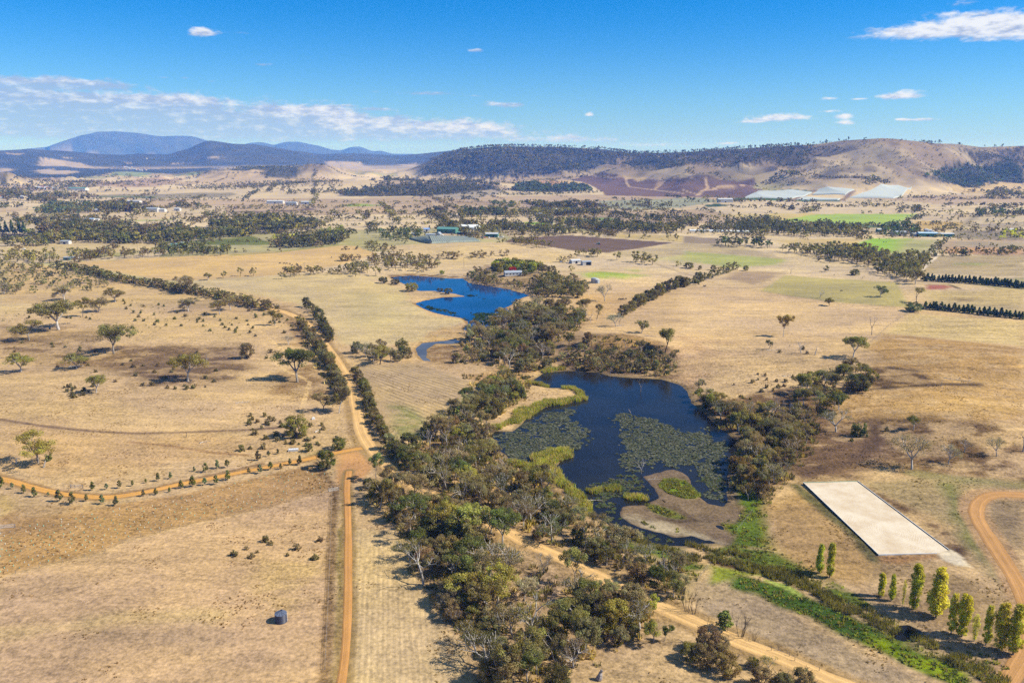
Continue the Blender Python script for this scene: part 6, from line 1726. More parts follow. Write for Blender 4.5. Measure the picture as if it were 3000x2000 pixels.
def scatter_poly(s, dens, pad=0.0, wet=False):
    W = gpoly(s) if isinstance(s, str) else s
    w = np.array(W); A = (w[:, 0].max() - w[:, 0].min()) * (w[:, 1].max() - w[:, 1].min())
    n = int(A * dens); X = rng.uniform(w[:, 0].min(), w[:, 0].max(), n); Y = rng.uniform(w[:, 1].min(), w[:, 1].max(), n)
    ok = seg_dist(X, Y, W) < pad
    if not wet: ok &= ~in_water(X, Y, 0.3)
    return X[ok], Y[ok]


def near_road(X, Y, pad):
    r = np.zeros(len(X), bool)
    for _, ln, w in roads:
        r |= seg_dist(X, Y, ln[::4], False) < w / 2 + pad
    return r


# dry grass tussocks over the near land
n = 70000
rr_ = 150 + 320 * rng.random(n) ** .9; aa = rng.uniform(-.62, .62, n)
X, Y = rr_ * np.sin(aa), rr_ * np.cos(aa)
ok = ~in_water(X, Y, .5) & (seg_dist(X, Y, MUD) > 0) & ~near_road(X, Y, .6)
ARENA = on_plane(px('I 835,620 1200,612 1800,1058 L 1830,145 1750,166 1345,175 1240,60 I 1040,845 930,745'), 0)
ARENA = gpoly('I 820,618 1205,610 1800,1058 L 1835,148 1990,250 1880,240 1345,180 1240,60 I 1040,845 930,745')
ok &= seg_dist(X, Y, ARENA) > .6
ok &= vnoise(X / 9, Y / 9, 8) + .5 * vnoise(X / 2.5, Y / 2.5, 4) > 1.02
X, Y = X[ok], Y[ok]; Z = height(X, Y)
# take the colour of the ground they grow on
ia = np.clip(np.searchsorted(AZ, np.arctan2(X, Y)), 0, NA - 1); ir = np.clip(np.searchsorted(RR, np.hypot(X, Y)), 0, NR - 1)
gc = CC.reshape(NR, NA, 3)[ir, ia]
gc = gc * rng.uniform(.8, 1.1, (len(X), 1)) * np.array([1, .97, .82])
tuft_mesh('dry_grass', X, Y, Z, rng.uniform(.15, .42, len(X)), gc, 6, M_LEAFV, .6, .5, .35, 'dry grass tussocks scattered over the near paddocks', 'grass', 3)
# undergrowth on the wood floors
XS, YS = [], []
for s, d in [('H 90,640 430,1000 K 430,200 600,500 880,800 960,1100 1500,1100 1850,900 2200,640 1900,480 1480,330 1000,60 H 1150,960 640,770 400,640', .10), ('H 430,470 700,240 1010,210 1130,470 1400,660 1740,980 K 2050,180 2352,260 2352,540 1800,240 1150,-20 H 700,690', .14),
             ('E 780,740 850,620 960,500 1210,360 1700,380 1640,520 1430,640 1500,700 1460,780 1200,810 1000,760', .05), ('F 60,930 380,1100 I 700,190 950,200 900,420 700,650 540,800 430,780 340,640 340,500 150,110', .10),
             ('E 1480,700 1700,560 2200,620 2330,790 2200,838 1600,778', .07), ('E 720,1120 1100,850 1290,960 1000,1160', .1), ('E 830,820 1200,790 1420,770 1330,860 1290,950 1000,1150 960,980', .05),
             ('F 380,960 800,1080 1050,900 1060,1176 500,1176', .06), ('D 2080,560 2180,560 2330,880 2300,950 2200,820', .12), ('E 40,790 130,860 195,1020 H 262,250 340,350 300,330 180,160 E 120,960', .2)]:
    x, y = scatter_poly(s, d); XS.append(x); YS.append(y)
X, Y = np.concatenate(XS), np.concatenate(YS); ok = ~near_road(X, Y, 1.0); X, Y = X[ok], Y[ok]
tuft_mesh('undergrowth', X, Y, height(X, Y), rng.uniform(.6, 2.0, len(X)), cols(['scrub', 'brown', 'dark', 'olive', 'straw'], len(X)), 12, M_LEAFV, .8, .6, .22, 'low scrub and bracken under the trees', 'undergrowth', 4)
# lush green grass by the creek
XS, YS = [], []
for s, d in [('L 330,310 620,370 1100,580 1480,770 1950,1020 2050,1100 1900,1100 1300,820 850,600 480,440', .7), ('I 480,820 600,960 L 600,120 1000,320 1350,560 1700,790 2250,900 2200,1058 1500,800 1000,480 600,320 200,210 200,160 380,60', .45),
             ('M 865,310 930,255 1080,250 1200,290 1320,380 1390,470 1350,510 1230,518 1100,480 960,430', 5.5), ('M 640,600 1050,680 1230,790 1100,805 760,690', 2.5), ('M 1690,880 1760,830 1960,780 1990,640 2352,700 2352,1176 1860,1030', .8),
             ('M 590,850 760,930 850,960 640,840', 2.), ('M 1050,900 1330,1010 1500,1110 1350,1080 1100,1010', .6), ('L 0,130 150,260 80,380 K 2200,300 1900,0', .4)]:
    x, y = scatter_poly(s, d, wet=True); XS.append(x); YS.append(y)
X, Y = np.concatenate(XS), np.concatenate(YS); ok = vnoise(X / 4, Y / 4, 6) > .3; X, Y = X[ok], Y[ok]
Z = height(X, Y); ok = Z > Z1 + .02; X, Y, Z = X[ok], Y[ok], Z[ok]
tuft_mesh('green_grass', X, Y, Z, rng.uniform(.3, .8, len(X)), cols(['green', 'ygreen', 'olive', 'lime', 'green'], len(X)), 6, M_LEAFV, .7, .6, .35, 'lush green grass along the creek and round the mud flat', 'grass', 5)


def reeds(label, specs, hgt, dens, tints, seed, poly=()):
    XS, YS = [], []
    for s, w in specs:
        W = gline(s, 12); x, y = scatter_poly([(a - 0, b) for a, b in W], 0) if False else (None, None)
        w_ = np.array(W); pad = w
        A = (w_[:, 0].max() - w_[:, 0].min() + 2 * pad) * (w_[:, 1].max() - w_[:, 1].min() + 2 * pad)
        n = int(A * dens); x = rng.uniform(w_[:, 0].min() - pad, w_[:, 0].max() + pad, n); y = rng.uniform(w_[:, 1].min() - pad, w_[:, 1].max() + pad, n)
        d = seg_dist(x, y, W, False) + 1.0 * fbm(x / 3.0, y / 3.0, 2, 9)
        ok = d < w / 2; XS.append(x[ok]); YS.append(y[ok])
    for s in poly:
        x, y = scatter_poly(s, dens, .5, True); XS.append(x); YS.append(y)
    X, Y = np.concatenate(XS), np.concatenate(YS)
    Z = np.maximum(height(X, Y), Z1 - .1)
    S = hgt * (.65 + .5 * vnoise(X / 3.5, Y / 3.5, 12))
    tuft_mesh('reed_bed', X, Y, Z, S, cols(tints, len(X)) * (.75 + .5 * vnoise(X / 4, Y / 4, 2))[:, None], 11, M_LEAFV, .28, .35, .045, label, 'reeds', seed, .5)


reeds('yellow-green reeds curving round the spit and the left shore of the lily pond', [('E 1655,985 1640,940 1590,915 1540,915', 3.6), ('E 1655,990 1600,1000 1520,1010 1420,1015 1360,1035 1300,1080 1250,1120 H 1240,120 1230,160 1200,200', 5.5), ('H 1200,190 1150,215 1090,240', 3.6), ('H 1080,240 1000,265', 2.5), ('E 1280,875 1340,885 1420,900', 3.0), ('E 1400,800 1470,785 1530,775', 3.4)],
      2.5, 2.4, ['ygreen', 'lime', 'lime', 'straw'], 11)
reeds('bright reeds of the promontory and the near left shore of the lily pond', [('H 1180,490 1270,510 1340,540 1420,590 1500,620', 5.0), ('H 1360,450 1400,510 1460,560', 6.5), ('H 1400,440 1470,410 1550,405', 5.5), ('H 1440,480 1510,450 1560,440', 4.5), ('H 1490,580 1540,640 1600,700 1660,740 1700,830', 4.2)],
      2.5, 2.4, ['ygreen', 'lime', 'lime', 'straw'], 12)
reeds('reed islands in the shallow near end of the lily pond', [('H 1730,700 1800,690 1900,685', 3.4), ('H 1990,740 2070,745', 3.4)], 2.3, 2.6, ['ygreen', 'lime', 'straw', 'lime'], 13)
reeds('low bright green reed ring round the oval islet of the mud flat', [('M 875,335 930,264 1080,260 1200,297 1320,387 1383,470 1345,503 1230,510 1100,473 960,423 876,345', 1.7)], 1.0, 5, ['lime', 'green', 'lime'], 15)
reeds('olive reeds and bushes lining the creek below the pond', [('H 1905,960 1950,990', 3.2), ('H 2010,1010 2080,1035', 3.6), ('K 2210,130 2280,150', 3.6), ('L 60,110 130,130 250,165', 4.2), ('L 30,190 100,205', 4.2), ('L 190,200 310,225', 4.0), ('L 390,240 500,280 620,310', 5.5), ('L 640,330 740,350', 5.0),
                                                        ('L 340,170 440,185', 3.4), ('L 640,280 780,310', 3.5), ('L 780,370 900,420 1010,480', 5.0), ('L 850,350 900,370', 3.0), ('L 1000,470 1080,540 1140,560', 5.5), ('L 1270,580 1340,640 1440,690', 5.5), ('L 1630,760 1700,800', 4.5), ('L 1940,920 2060,980 2130,1040', 6.5), ('L 1820,900 1900,960', 3)],
      1.7, 2.0, ['olive', 'ygreen', 'scrub', 'dark'], 14)


def pads(name, label, polys, dens, seed, cover=.5, sz=(.28, .6), hole=None, z=Z1, tints=None):
    XS, YS = [], []
    for s in polys:
        x, y = scatter_poly(s, dens, 2.5, True)
        W = gpoly(s); sd = seg_dist(x, y, W) + 3.0 * fbm(x / 7, y / 7, 3, seed)
        ok = (sd < 0) & (vnoise(x / 1.7, y / 1.7, seed) * .6 + vnoise(x / 6, y / 6, seed + 1) * .5 > 1 - cover - .09 + .3 * np.clip((sd + 6) / 6, 0, 1)); XS.append(x[ok]); YS.append(y[ok])
    X, Y = np.concatenate(XS), np.concatenate(YS)
    ok = in_water(X, Y, -.2) & (height(X, Y) < z - .02); X, Y = X[ok], Y[ok]
    r = np.random.default_rng(seed); n = len(X); k = 5
    S = r.uniform(*sz, n); a0 = r.random(n) * 6.28
    ang = a0[:, None] + np.arange(k)[None] * 2 * math.pi / k
    tx, ty = r.normal(0, .16, n), r.normal(0, .16, n)
    dx, dy = np.cos(ang) * S[:, None], np.sin(ang) * S[:, None]
    Zp = z + .03 + S[:, None] * .15 + dx * tx[:, None] + dy * ty[:, None]
    V = np.stack([X[:, None] + dx, Y[:, None] + dy, np.maximum(Zp, z + .012)], 2).reshape(-1, 3)
    me = mesh_np(name, V, np.arange(n * k), np.arange(n) * k, M_LEAFV)
    P_ = np.array(tints); C = P_[r.integers(0, len(P_), n)] * r.uniform(.6, 1.3, (n, 1))
    fattr(me, 'tint', np.repeat(C, k, 0), 'FLOAT_COLOR'); fattr(me, 'lv', np.ones(n * k))
    tag(link(name, me), label, 'water lilies', None, 'stuff'); print(name, n)


LT = [(.11, .13, .08), (.14, .155, .11), (.085, .105, .055), (.17, .17, .125), (.08, .095, .07)]
pads('lily_pads', 'grey-green lily pads covering the left part of the pond', ['H 1040,300 1200,262 1300,200 1380,150 1500,125 1620,120 1640,190 1690,250 1740,330 1750,370 1640,425 1570,400 1480,390 1350,470 1200,480 1120,420 1060,390'], 3.4, 31, .56, tints=LT)
pads('lily_pads', 'grey-green lily pads covering the right and middle part of the pond', ['H 1835,190 1900,160 2000,155 2200,210 2352,270 I 50,250 180,250 220,320 290,340 330,400 350,470 300,480 270,600 290,740 200,750 100,680 60,580 0,545 H 2280,530 2100,540 2060,570 1930,560 1900,450 1920,320'], 3.2, 32, .6, tints=LT)
pads('lily_pads', 'green lily pads in the shallows left of the mud flat', ['H 1940,560 2060,575 2100,640 2180,660 2100,720 1980,745 1760,720 1670,650 1800,620', 'H 1740,720 1900,770 1890,830 1960,890 2050,950 2200,980 2352,1010 2300,1060 2100,1045 1950,1000 1850,930 1780,850', 'I 100,560 290,600 300,760 200,760'], 3.6, 33, .58,
     tints=[(.09, .12, .05), (.07, .10, .04), (.12, .13, .07), (.10, .09, .06)])
pads('water_weed', 'dark weed patches floating on the blue reservoir', ['E 520,320 700,370 860,425 880,480 820,430 640,385 540,345', 'E 780,250 850,265 1000,295 980,305 860,280', 'E 880,440 900,400 1100,380 1180,400 1170,430 960,490'], 1.2, 34, .42, (.5, 1.1), z=Z2, tints=[(.03, .06, .02), (.05, .08, .03)])

# ------------------------------------------------------------------ built things
M_ROOFW = mat_simple('pale_metal_roof', (.50, .51, .52), .45, .5)
M_ROOFG = mat_simple('grey_metal_roof', (.30, .33, .37), .45, .5)
M_ROOFT = mat_simple('teal_metal_roof', (.10, .24, .21), .5, .5)
M_ROOFR = mat_simple('red_roof', (.30, .09, .06), .7)
M_WALLW = mat_simple('white_wall', (.52, .50, .47), .8)
M_WALLT = mat_simple('tan_wall', (.42, .36, .28), .85)
M_WALLG = mat_simple('green_wall', (.08, .20, .15), .7)
M_DARK = mat_simple('dark_opening', (.02, .02, .022), .8)
M_GLASS = mat_simple('window_glass', (.03, .04, .05), .15, .6)
M_TANK = mat_simple('dark_blue_tank_plastic', (.035, .042, .07), .45, .5, 0, 3)
M_TANKG = mat_simple('concrete_tank', (.40, .39, .36), .8)
M_SILO = mat_simple('galvanised_steel', (.42, .45, .50), .35, .6, .5)
M_SAND = None
M_RAIL = mat_simple('white_rail', (.72, .72, .70), .6)
M_POST = mat_simple('weathered_post', (.20, .17, .14), .9)
M_WIRE = mat_simple('fence_wire', (.22, .20, .18), .5)
M_GUARD = [mat_simple('tree_guard_green', (.25, .50, .38), .6), mat_simple('tree_guard_white', (.55, .58, .50), .6)]
M_COW = mat_simple('dark_hide', (.025, .022, .02), .8)


def place(s, z=0.0):
    x, y = ground(*px(s)[0]); return x, y, hz(x, y) + z


def gable(w, d, e, r):
    """roof prism with 0.3 m eaves"""
    mb = MB(); a, b = w / 2 + .3, d / 2 + .3
    t = .18
    mb.add([(-a, -b, e), (a, -b, e), (a, 0, e + r), (-a, 0, e + r), (-a, -b, e + t), (a, -b, e + t), (a, 0, e + r + t), (-a, 0, e + r + t)],
           [(0, 3, 2, 1), (4, 5, 6, 7), (0, 1, 5, 4), (1, 2, 6, 5), (3, 0, 4, 7), (2, 3, 7, 6)])
    mb.add([(-a, b, e), (a, b, e), (a, .003, e + r), (-a, .003, e + r), (-a, b, e + t), (a, b, e + t), (a, .003, e + r + t), (-a, .003, e + r + t)],
           [(0, 1, 2, 3), (4, 7, 6, 5), (0, 4, 5, 1), (1, 5, 6, 2), (3, 7, 4, 0), (2, 6, 7, 3)])
    return mb


def building(name, s, w, d, e, r, rot, wallm, roofm, label, cat='building', doors=1, wins=3, open_front=False, group=None):
    x, y, z = place(s)
    root = empty(name, (x, y, z), math.radians(rot)); tag(root, label, cat, group)
    wb = MB(); t = .2
    if open_front:
        wb.box(-w / 2, w / 2, d / 2 - t, d / 2, -.6, e); wb.box(-w / 2, -w / 2 + t, -d / 2, d / 2 - t, -.6, e); wb.box(w / 2 - t, w / 2, -d / 2, d / 2 - t, -.6, e)
        wb.box(-w / 2 + t, -w * .12, -d / 2, -d / 2 + t, -.6, e)
    else: wb.box(-w / 2, w / 2, -d / 2, d / 2, -.6, e)
    wb.add([(-w / 2, -d / 2, e), (-w / 2, d / 2, e), (-w / 2, 0, e + r * .96)], [(0, 2, 1)]); wb.add([(w / 2, -d / 2, e), (w / 2, d / 2, e), (w / 2, 0, e + r * .96)], [(0, 1, 2)])
    wb.build('wall', wallm, root)
    gable(w, d, e, r).build('roof', roofm, root)
    for k in range(doors):
        if open_front: break
        c = -w / 2 + w * (k + 1) / (doors + 1); q = min(1.6, w * .12)
        MB().box(c - q, c + q, -d / 2 - .06, -d / 2 - .003, 0, min(e - .3, 3.0)).build('door', M_DARK, root)
    for k in range(wins):
        c = -w / 2 + w * (k + .5) / wins
        MB().box(c - .6, c + .6, -d / 2 - .05, -d / 2 - .003, 1.0 if doors == 0 else e - 1.1, (2.0 if doors == 0 else e - .3)).build('window', M_GLASS, root)
    return root


building('house', 'B 1182,1072', 17, 8, 2.8, 1.6, 12, M_WALLW, M_ROOFG, 'long low house with grey metal roof among coloured autumn trees', 'house', 0, 5)
building('shed', 'B 1610,990', 11, 8, 3.2, 1.2, 20, M_WALLW, M_ROOFW, 'white farm shed, left of the pair near the two tanks', 'shed', 1, 2)
building('shed', 'B 1686,1002', 10, 8, 3.8, 1.0, 12, M_WALLW, M_ROOFG, 'open-fronted farm shed, right of the pair', 'shed', 1, 0, True)
building('house', 'B 673,806', 7, 7, 3.5, 3.0, 70, M_WALLW, M_ROOFG, 'small steep white gabled house beside the netted orchard', 'house', 1, 2)
building('shed', 'B 615,806', 14, 7, 3.0, 1.2, 5, M_WALLW, M_ROOFG, 'grey-roofed shed left of the steep white gabled house', 'shed', 1, 2)
building('shed', 'B 512,800', 12, 6, 3.0, 1.2, 0, M_WALLW, M_ROOFG, 'low grey shed half hidden behind round green trees', 'shed', 1, 2)
building('shed', 'B 588,772', 9, 7, 4.0, 1.4, 10, M_WALLW, mat_simple('blue_roof', (.22, .34, .62), .5), 'small blue-roofed shed among trees', 'shed', 1, 1)
building('warehouse', 'B 735,782', 30, 18, 6.5, 2.5, -14, M_WALLG, M_ROOFT, 'large teal packing shed in front of the white tunnel greenhouse', 'building', 3, 6)
building('shed', 'B 842,792', 20, 7, 3.0, 1.0, -10, M_DARK, M_ROOFT, 'long open pale green roofed shelter beside the hedge', 'shed', 0, 0)  # solid dark walls; shade under the open roof is put into their colour
building('warehouse', 'B 1035,810', 20, 12, 5.0, 1.4, -6, M_WALLG, M_ROOFW, 'green walled farm shed with parked cars at the ploughed field corner', 'building', 2, 2)
for s, w, d, e, rot, wm, rm, lab in [
        ('B 1310,652', 14, 9, 4, 5, M_WALLW, M_ROOFW, 'white house leftmost in the far tree-ringed hamlet'), ('B 1362,662', 16, 9, 4, -8, M_WALLW, M_ROOFG, 'white house second from the left in the far hamlet'),
        ('B 1482,646', 16, 10, 8, 8, M_WALLW, M_ROOFW, 'tall white homestead with towers in the far hamlet'), ('B 1400,655', 10, 8, 3.5, 0, M_WALLW, M_ROOFG, 'small white cottage between the far hamlet houses'),
        ('B 1110,731', 14, 8, 4, 0, M_WALLW, M_ROOFT, 'teal-roofed shed behind the belt of dark trees'), ('B 1205,728', 22, 9, 4, 0, M_WALLW, M_ROOFW, 'long white shed behind the belt of dark trees'),
        ('A 455,708', 22, 9, 5, 0, M_WALLW, M_ROOFW, 'long white shed in the left tree line'), ('A 536,708', 10, 8, 4, 0, M_WALLW, M_ROOFR, 'small red-roofed house between two white sheds at the left'),
        ('A 623,705', 16, 10, 5, 6, M_WALLW, mat_simple('sky_blue_roof', (.3, .45, .7), .5), 'blue-roofed white house in the left tree line'), ('A 672,703', 8, 7, 4, 0, M_WALLW, M_ROOFW, 'small white hut right of the blue-roofed house'),
        ('A 660,638', 22, 12, 5, 4, M_WALLT, M_ROOFW, 'pale house on the bare rise between far left woods'), ('A 683,608', 24, 12, 5, 0, M_WALLW, mat_simple('bright_green_roof', (.10, .45, .28), .5), 'bright green roofed shed behind far left woods'),
        ('A 1055,637', 24, 14, 7, 0, M_WALLW, M_ROOFG, 'large white farm building, left of the far white cluster'), ('A 1100,636', 26, 12, 5, 0, M_WALLW, M_ROOFW, 'long white farm building, right of the far white cluster'),
        ('A 1225,630', 12, 9, 5, 0, M_WALLW, M_ROOFW, 'small far white shed right of the white cluster'), ('A 1900,580', 40, 16, 6, 0, M_WALLW, M_ROOFW, 'long white far shed on the tree line'), ('A 2010,590', 26, 14, 6, 0, M_WALLW, M_ROOFG, 'far white shed below a clump of gums'),
        ('A 2110,585', 22, 12, 6, 0, M_WALLW, M_ROOFW, 'far white shed at the right end of the tree line'), ('A 470,968', 8, 6, 3, 0, M_WALLG, M_ROOFG, 'small green shed beside a power pole at the left'), ('A 515,966', 9, 6, 3, 10, M_WALLW, M_ROOFG, 'small pale shed right of the green one'),
        ('A 1215,880', 12, 8, 4, 5, M_WALLG, M_ROOFT, 'teal-roofed farmhouse hidden in dark trees'), ('A 1270,870', 12, 8, 4, 0, M_WALLW, M_ROOFG, 'pale cottage behind the teal-roofed farmhouse'), ('A 455,858', 12, 8, 4, 0, M_WALLW, M_ROOFG, 'white cottage glimpsed in the left woods'),
        ('A 1890,722', 14, 8, 4, 0, M_WALLW, M_ROOFW, 'small white roof behind the yellow trees'), ('A 900,575', 50, 14, 5, 0, M_WALLW, M_ROOFW, 'very long white far shed on the open plain'), ('A 540,490', 60, 26, 8, 0, M_WALLW, M_ROOFT, 'wide teal-roofed factory at the foot of the left hills'),
        ('C 1365,775', 13, 8, 4, 0, M_WALLG, M_ROOFW, 'green shed left of the dark trees at the right'), ('C 1485,803', 20, 10, 6, 0, M_WALLT, M_ROOFG, 'grey farmhouse among tall dark trees at the right'), ('C 1610,804', 16, 8, 4, 0, M_WALLW, M_ROOFW, 'white shed left of the silos'),
        ('C 1682,806', 26, 12, 5, -12, M_WALLG, mat_simple('pale_blue_roof', (.40, .55, .66), .4), 'curved blue-roofed shed in front of the silos'), ('C 1786,806', 32, 10, 4, 0, M_WALLG, M_ROOFW, 'long white poultry shed right of the silos'),
        ('C 290,572', 36, 16, 8, 0, M_WALLW, M_ROOFW, 'white packing house below the hillside nets'), ('C 2268,775', 12, 8, 4, 0, M_WALLW, M_ROOFW, 'white roof at the top of the yellow grove')]:
    building('farm_building', s, w, d, e, e * .28, rot, wm, rm, lab, 'building', 1, 2)
VG = 'village houses at the foot of the blue hills'
k = 0
for s in ['A 262,478', 'A 275,482', 'A 290,476', 'A 308,483', 'A 322,480', 'A 338,483', 'A 356,481', 'A 385,484', 'A 860,330', 'A 875,333', 'A 893,338', 'A 905,332', 'A 918,345', 'A 935,350', 'A 955,352', 'A 975,356', 'A 1010,272', 'A 1003,352', 'B 118,300', 'B 2,322', 'A 20,545', 'A 165,546']:
    building('house', s, 17, 12, 6, 2.5, random.uniform(-40, 40), [M_WALLW, M_WALLT][k % 2], [M_ROOFW, M_ROOFG, M_ROOFR][k % 3], 'distant village house, %s from the left of the scattered far houses' % nth(k + 1), 'house', 0, 2, group=VG); k += 1


def greenhouse(s, w, n, d, h, rot, label):
    x, y, z = place(s); root = empty('greenhouse', (x, y, z), math.radians(rot)); tag(root, label, 'greenhouse')
    for i in range(n):
        mb = MB(); V = []; m = 10; y0 = (i - n / 2) * d
        for q in range(m + 1):
            t = math.pi * q / m; V.append((-w / 2, y0 + d / 2 - math.cos(t) * d * .49, max(0, math.sin(t)) ** .6 * h))
        V += [(w / 2, b, c) for a, b, c in V]
        Fc = [(q, q + m + 1, q + m + 2, q + 1) for q in range(m)]
        Fc += [tuple(range(m + 1)), tuple(range(2 * m + 1, m, -1))]
        mb.add(V, Fc); mb.build('tunnel', mat_simple('white_film', (.72, .74, .72), .4), root)
        MB().box(w / 2 + .003, w / 2 + .08, y0 + d * .35, y0 + d * .65, 0, h * .6).build('door', M_RAIL, root)


greenhouse('B 868,752', 38, 4, 9, 5.5, -9, 'white row of joined plastic tunnel greenhouses near the teal packing shed')
greenhouse('C 255,775', 92, 1, 8, 3.2, -13, 'very long single white growing tunnel among dark trees at the right')


def tank(name, s, rad, h, mat, label, ribs=True, roofm=None, lid=True):
    x, y, z = place(s); root = empty(name, (x, y, z)); tag(root, label, 'tank')
    n = 36; prof = [(rad, -.3)]
    if ribs:
        for k in range(9):
            a = h * k / 9; prof += [(rad, a + .03), (rad * 1.035, a + h / 27), (rad * 1.035, a + h / 14), (rad, a + h / 9 - .02)]
    prof += [(rad, h)]
    V = []; Fc = []
    for (r_, z_) in prof:
        V += [(r_ * math.cos(2 * math.pi * k / n), r_ * math.sin(2 * math.pi * k / n), z_) for k in range(n)]
    for j in range(len(prof) - 1):
        Fc += [(j * n + k, j * n + (k + 1) % n, (j + 1) * n + (k + 1) % n, (j + 1) * n + k) for k in range(n)]
    MB().add(V, Fc).build('tank_wall', mat, root)
    V = [(0, 0, h + rad * .27)]; Fc = []
    for q, (r_, z_) in enumerate([(rad * .22, h + rad * .25), (rad * 1.03, h + .04), (rad * 1.03, h - .06)]):
        V += [(r_ * math.cos(2 * math.pi * k / n), r_ * math.sin(2 * math.pi * k / n), z_ - (.0 if k % 4 else -.05)) for k in range(n)]
    Fc += [(0, 1 + k, 1 + (k + 1) % n) for k in range(n)]
    for j in range(2): Fc += [(1 + j * n + k, 1 + (j + 1) * n + k, 1 + (j + 1) * n + (k + 1) % n, 1 + j * n + (k + 1) % n) for k in range(n)]
    MB().add(V, Fc).build('tank_roof', roofm or mat, root)
    if lid:
        for k in range(12):
            a = 2 * math.pi * k / 12 + .1
            MB().tube((.3 * math.cos(a), .3 * math.sin(a), h + rad * .27), (rad * .97 * math.cos(a), rad * .97 * math.sin(a), h + .12), .045, .045, 4).build('roof_rib', roofm or mat, root)
        MB().tube((0, rad * .55, h + rad * .1), (0, rad * .55, h + rad * .35), .28, .28, 12).build('hatch', mat, root)
        MB().tube((rad * 1.06, 0, 0), (rad * 1.06, 0, h), .05, .05, 6).build('pipe', M_RAIL, root)


tank('water_tank', 'J 1938,632', 1.55, 2.35, M_TANK, 'dark blue ribbed water tank standing alone in the bottom left paddock', True, mat_simple('blue_grey_plastic', (.10, .12, .17), .4, .5))
tank('water_tank', 'E 1742,183', 3.0, 4.2, M_TANKG, 'pale water tank, left of two standing together in the field', False, M_ROOFG, False)
tank('water_tank', 'E 1760,185', 2.6, 3.4, M_ROOFG, 'grey water tank, right of two standing together in the field', True, M_ROOFW, False)
tank('silo', 'C 1678,790', 4, 7, M_SILO, 'big steel silo left of three behind the blue-roofed shed', False, M_ROOFW, False)
tank('silo', 'C 1702,790', 3.5, 6, M_SILO, 'steel silo in the middle of three behind the blue-roofed shed', False, M_ROOFW, False)
tank('silo', 'C 1722,790', 2, 4.5, M_SILO, 'small steel silo right of three behind the blue-roofed shed', False, M_ROOFW, False)


# sand arena
def arena():
    P_ = [np.array(q) for q in PAD[::-1]]
    c = sum(P_) / 5
    zc = -0.8 + .12
    root = empty('riding_arena', (float(c[0]), float(c[1]), zc)); tag(root, 'pale sand riding arena with low white and dark edging boards', 'riding arena')
    m = bpy.data.materials.new('arena_sand'); m.use_nodes = True
    g = NT(m.node_tree); b = g.n['Principled BSDF']; b.inputs['Roughness'].default_value = .95; b.inputs['Specular IOR Level'].default_value = .05
    tc = g.new('ShaderNodeTexCoord'); P = tc.outputs['Object']
    w = g.new('ShaderNodeTexWave'); w.wave_type = 'RINGS'; w.rings_direction = 'Z'; w.inputs['Scale'].default_value = .5; w.inputs['Distortion'].default_value = 14.0; w.inputs['Detail'].default_value = 3; w.inputs['Detail Scale'].default_value = .6
    g.l.new(g.mapping(P, scale=(1, .8, 0), loc=(0, 6, 0)), w.inputs['Vector'])
    n1 = g.noise(g.mapping(P, scale=(.14, .14, 0)), 1.0, 5, .65); n2 = g.noise(g.mapping(P, scale=(2.2, 2.2, 0)), 1.0, 3, .7)
    f = g.math('ADD', g.math('MULTIPLY', n1, .55), g.math('ADD', g.math('MULTIPLY', n2, .3), g.math('MULTIPLY', w.outputs['Fac'], g.mapr(g.noise(g.mapping(P, scale=(.05, .05, 0)), 1.0, 3), .4, .62, 0, .10))))
    g.l.new(g.mix(g.mapr(f, .28, .60), alb((216, 192, 158)), alb((247, 233, 208))), b.inputs['Base Color'])
    bm = g.new('ShaderNodeBump'); bm.inputs['Strength'].default_value = .15; bm.inputs['Distance'].default_value = .1
    g.l.new(f, bm.inputs['Height']); g.l.new(bm.outputs[0], b.inputs['Normal'])
    V = [(float(q[0] - c[0]), float(q[1] - c[1]), 0.0) for q in P_]
    mb = MB(); mb.add(V + [(a, b_, -.8) for a, b_, _ in V], [(0, 1, 2, 3, 4)] + [(k, 5 + k, 5 + (k + 1) % 5, (k + 1) % 5) for k in range(5)])
    mb.build('sand_surface', m, root)
    for k, mt in zip(range(5), [M_RAIL, None, mat_simple('dark_board', (.05, .09, .10), .6), mat_simple('green_board', (.30, .42, .30), .7), mat_simple('dark_board', (.05, .09, .10), .6)]):
        if mt is None: continue
        a = Vector(V[k]); q = Vector(V[(k + 1) % 5]); d = (q - a).normalized(); nn = Vector((-d.y, d.x, 0)) * .12
        if nn.dot(a) < 0: nn = -nn
        a2 = a + nn * .05; q2 = q + nn * .05
        B = [a2, q2, q2 + nn * 1.2, a2 + nn * 1.2]
        mbb = MB(); mbb.add([tuple(p + Vector((0, 0, -.6))) for p in B] + [tuple(p + Vector((0, 0, .22))) for p in B], [(0, 3, 2, 1), (4, 5, 6, 7), (0, 1, 5, 4), (1, 2, 6, 5), (2, 3, 7, 6), (3, 0, 4, 7)])
        mbb.build('edge_board', mt, root)
        if k in (2, 4):
            cap = MB()
            U = [p + Vector((0, 0, .223)) for p in B]
            cap.add([tuple(p) for p in U] + [tuple(p + Vector((0, 0, .07))) for p in U], [(0, 3, 2, 1), (4, 5, 6, 7), (0, 1, 5, 4), (1, 2, 6, 5), (2, 3, 7, 6), (3, 0, 4, 7)])
            cap.build('top_rail', M_RAIL, root)


arena()


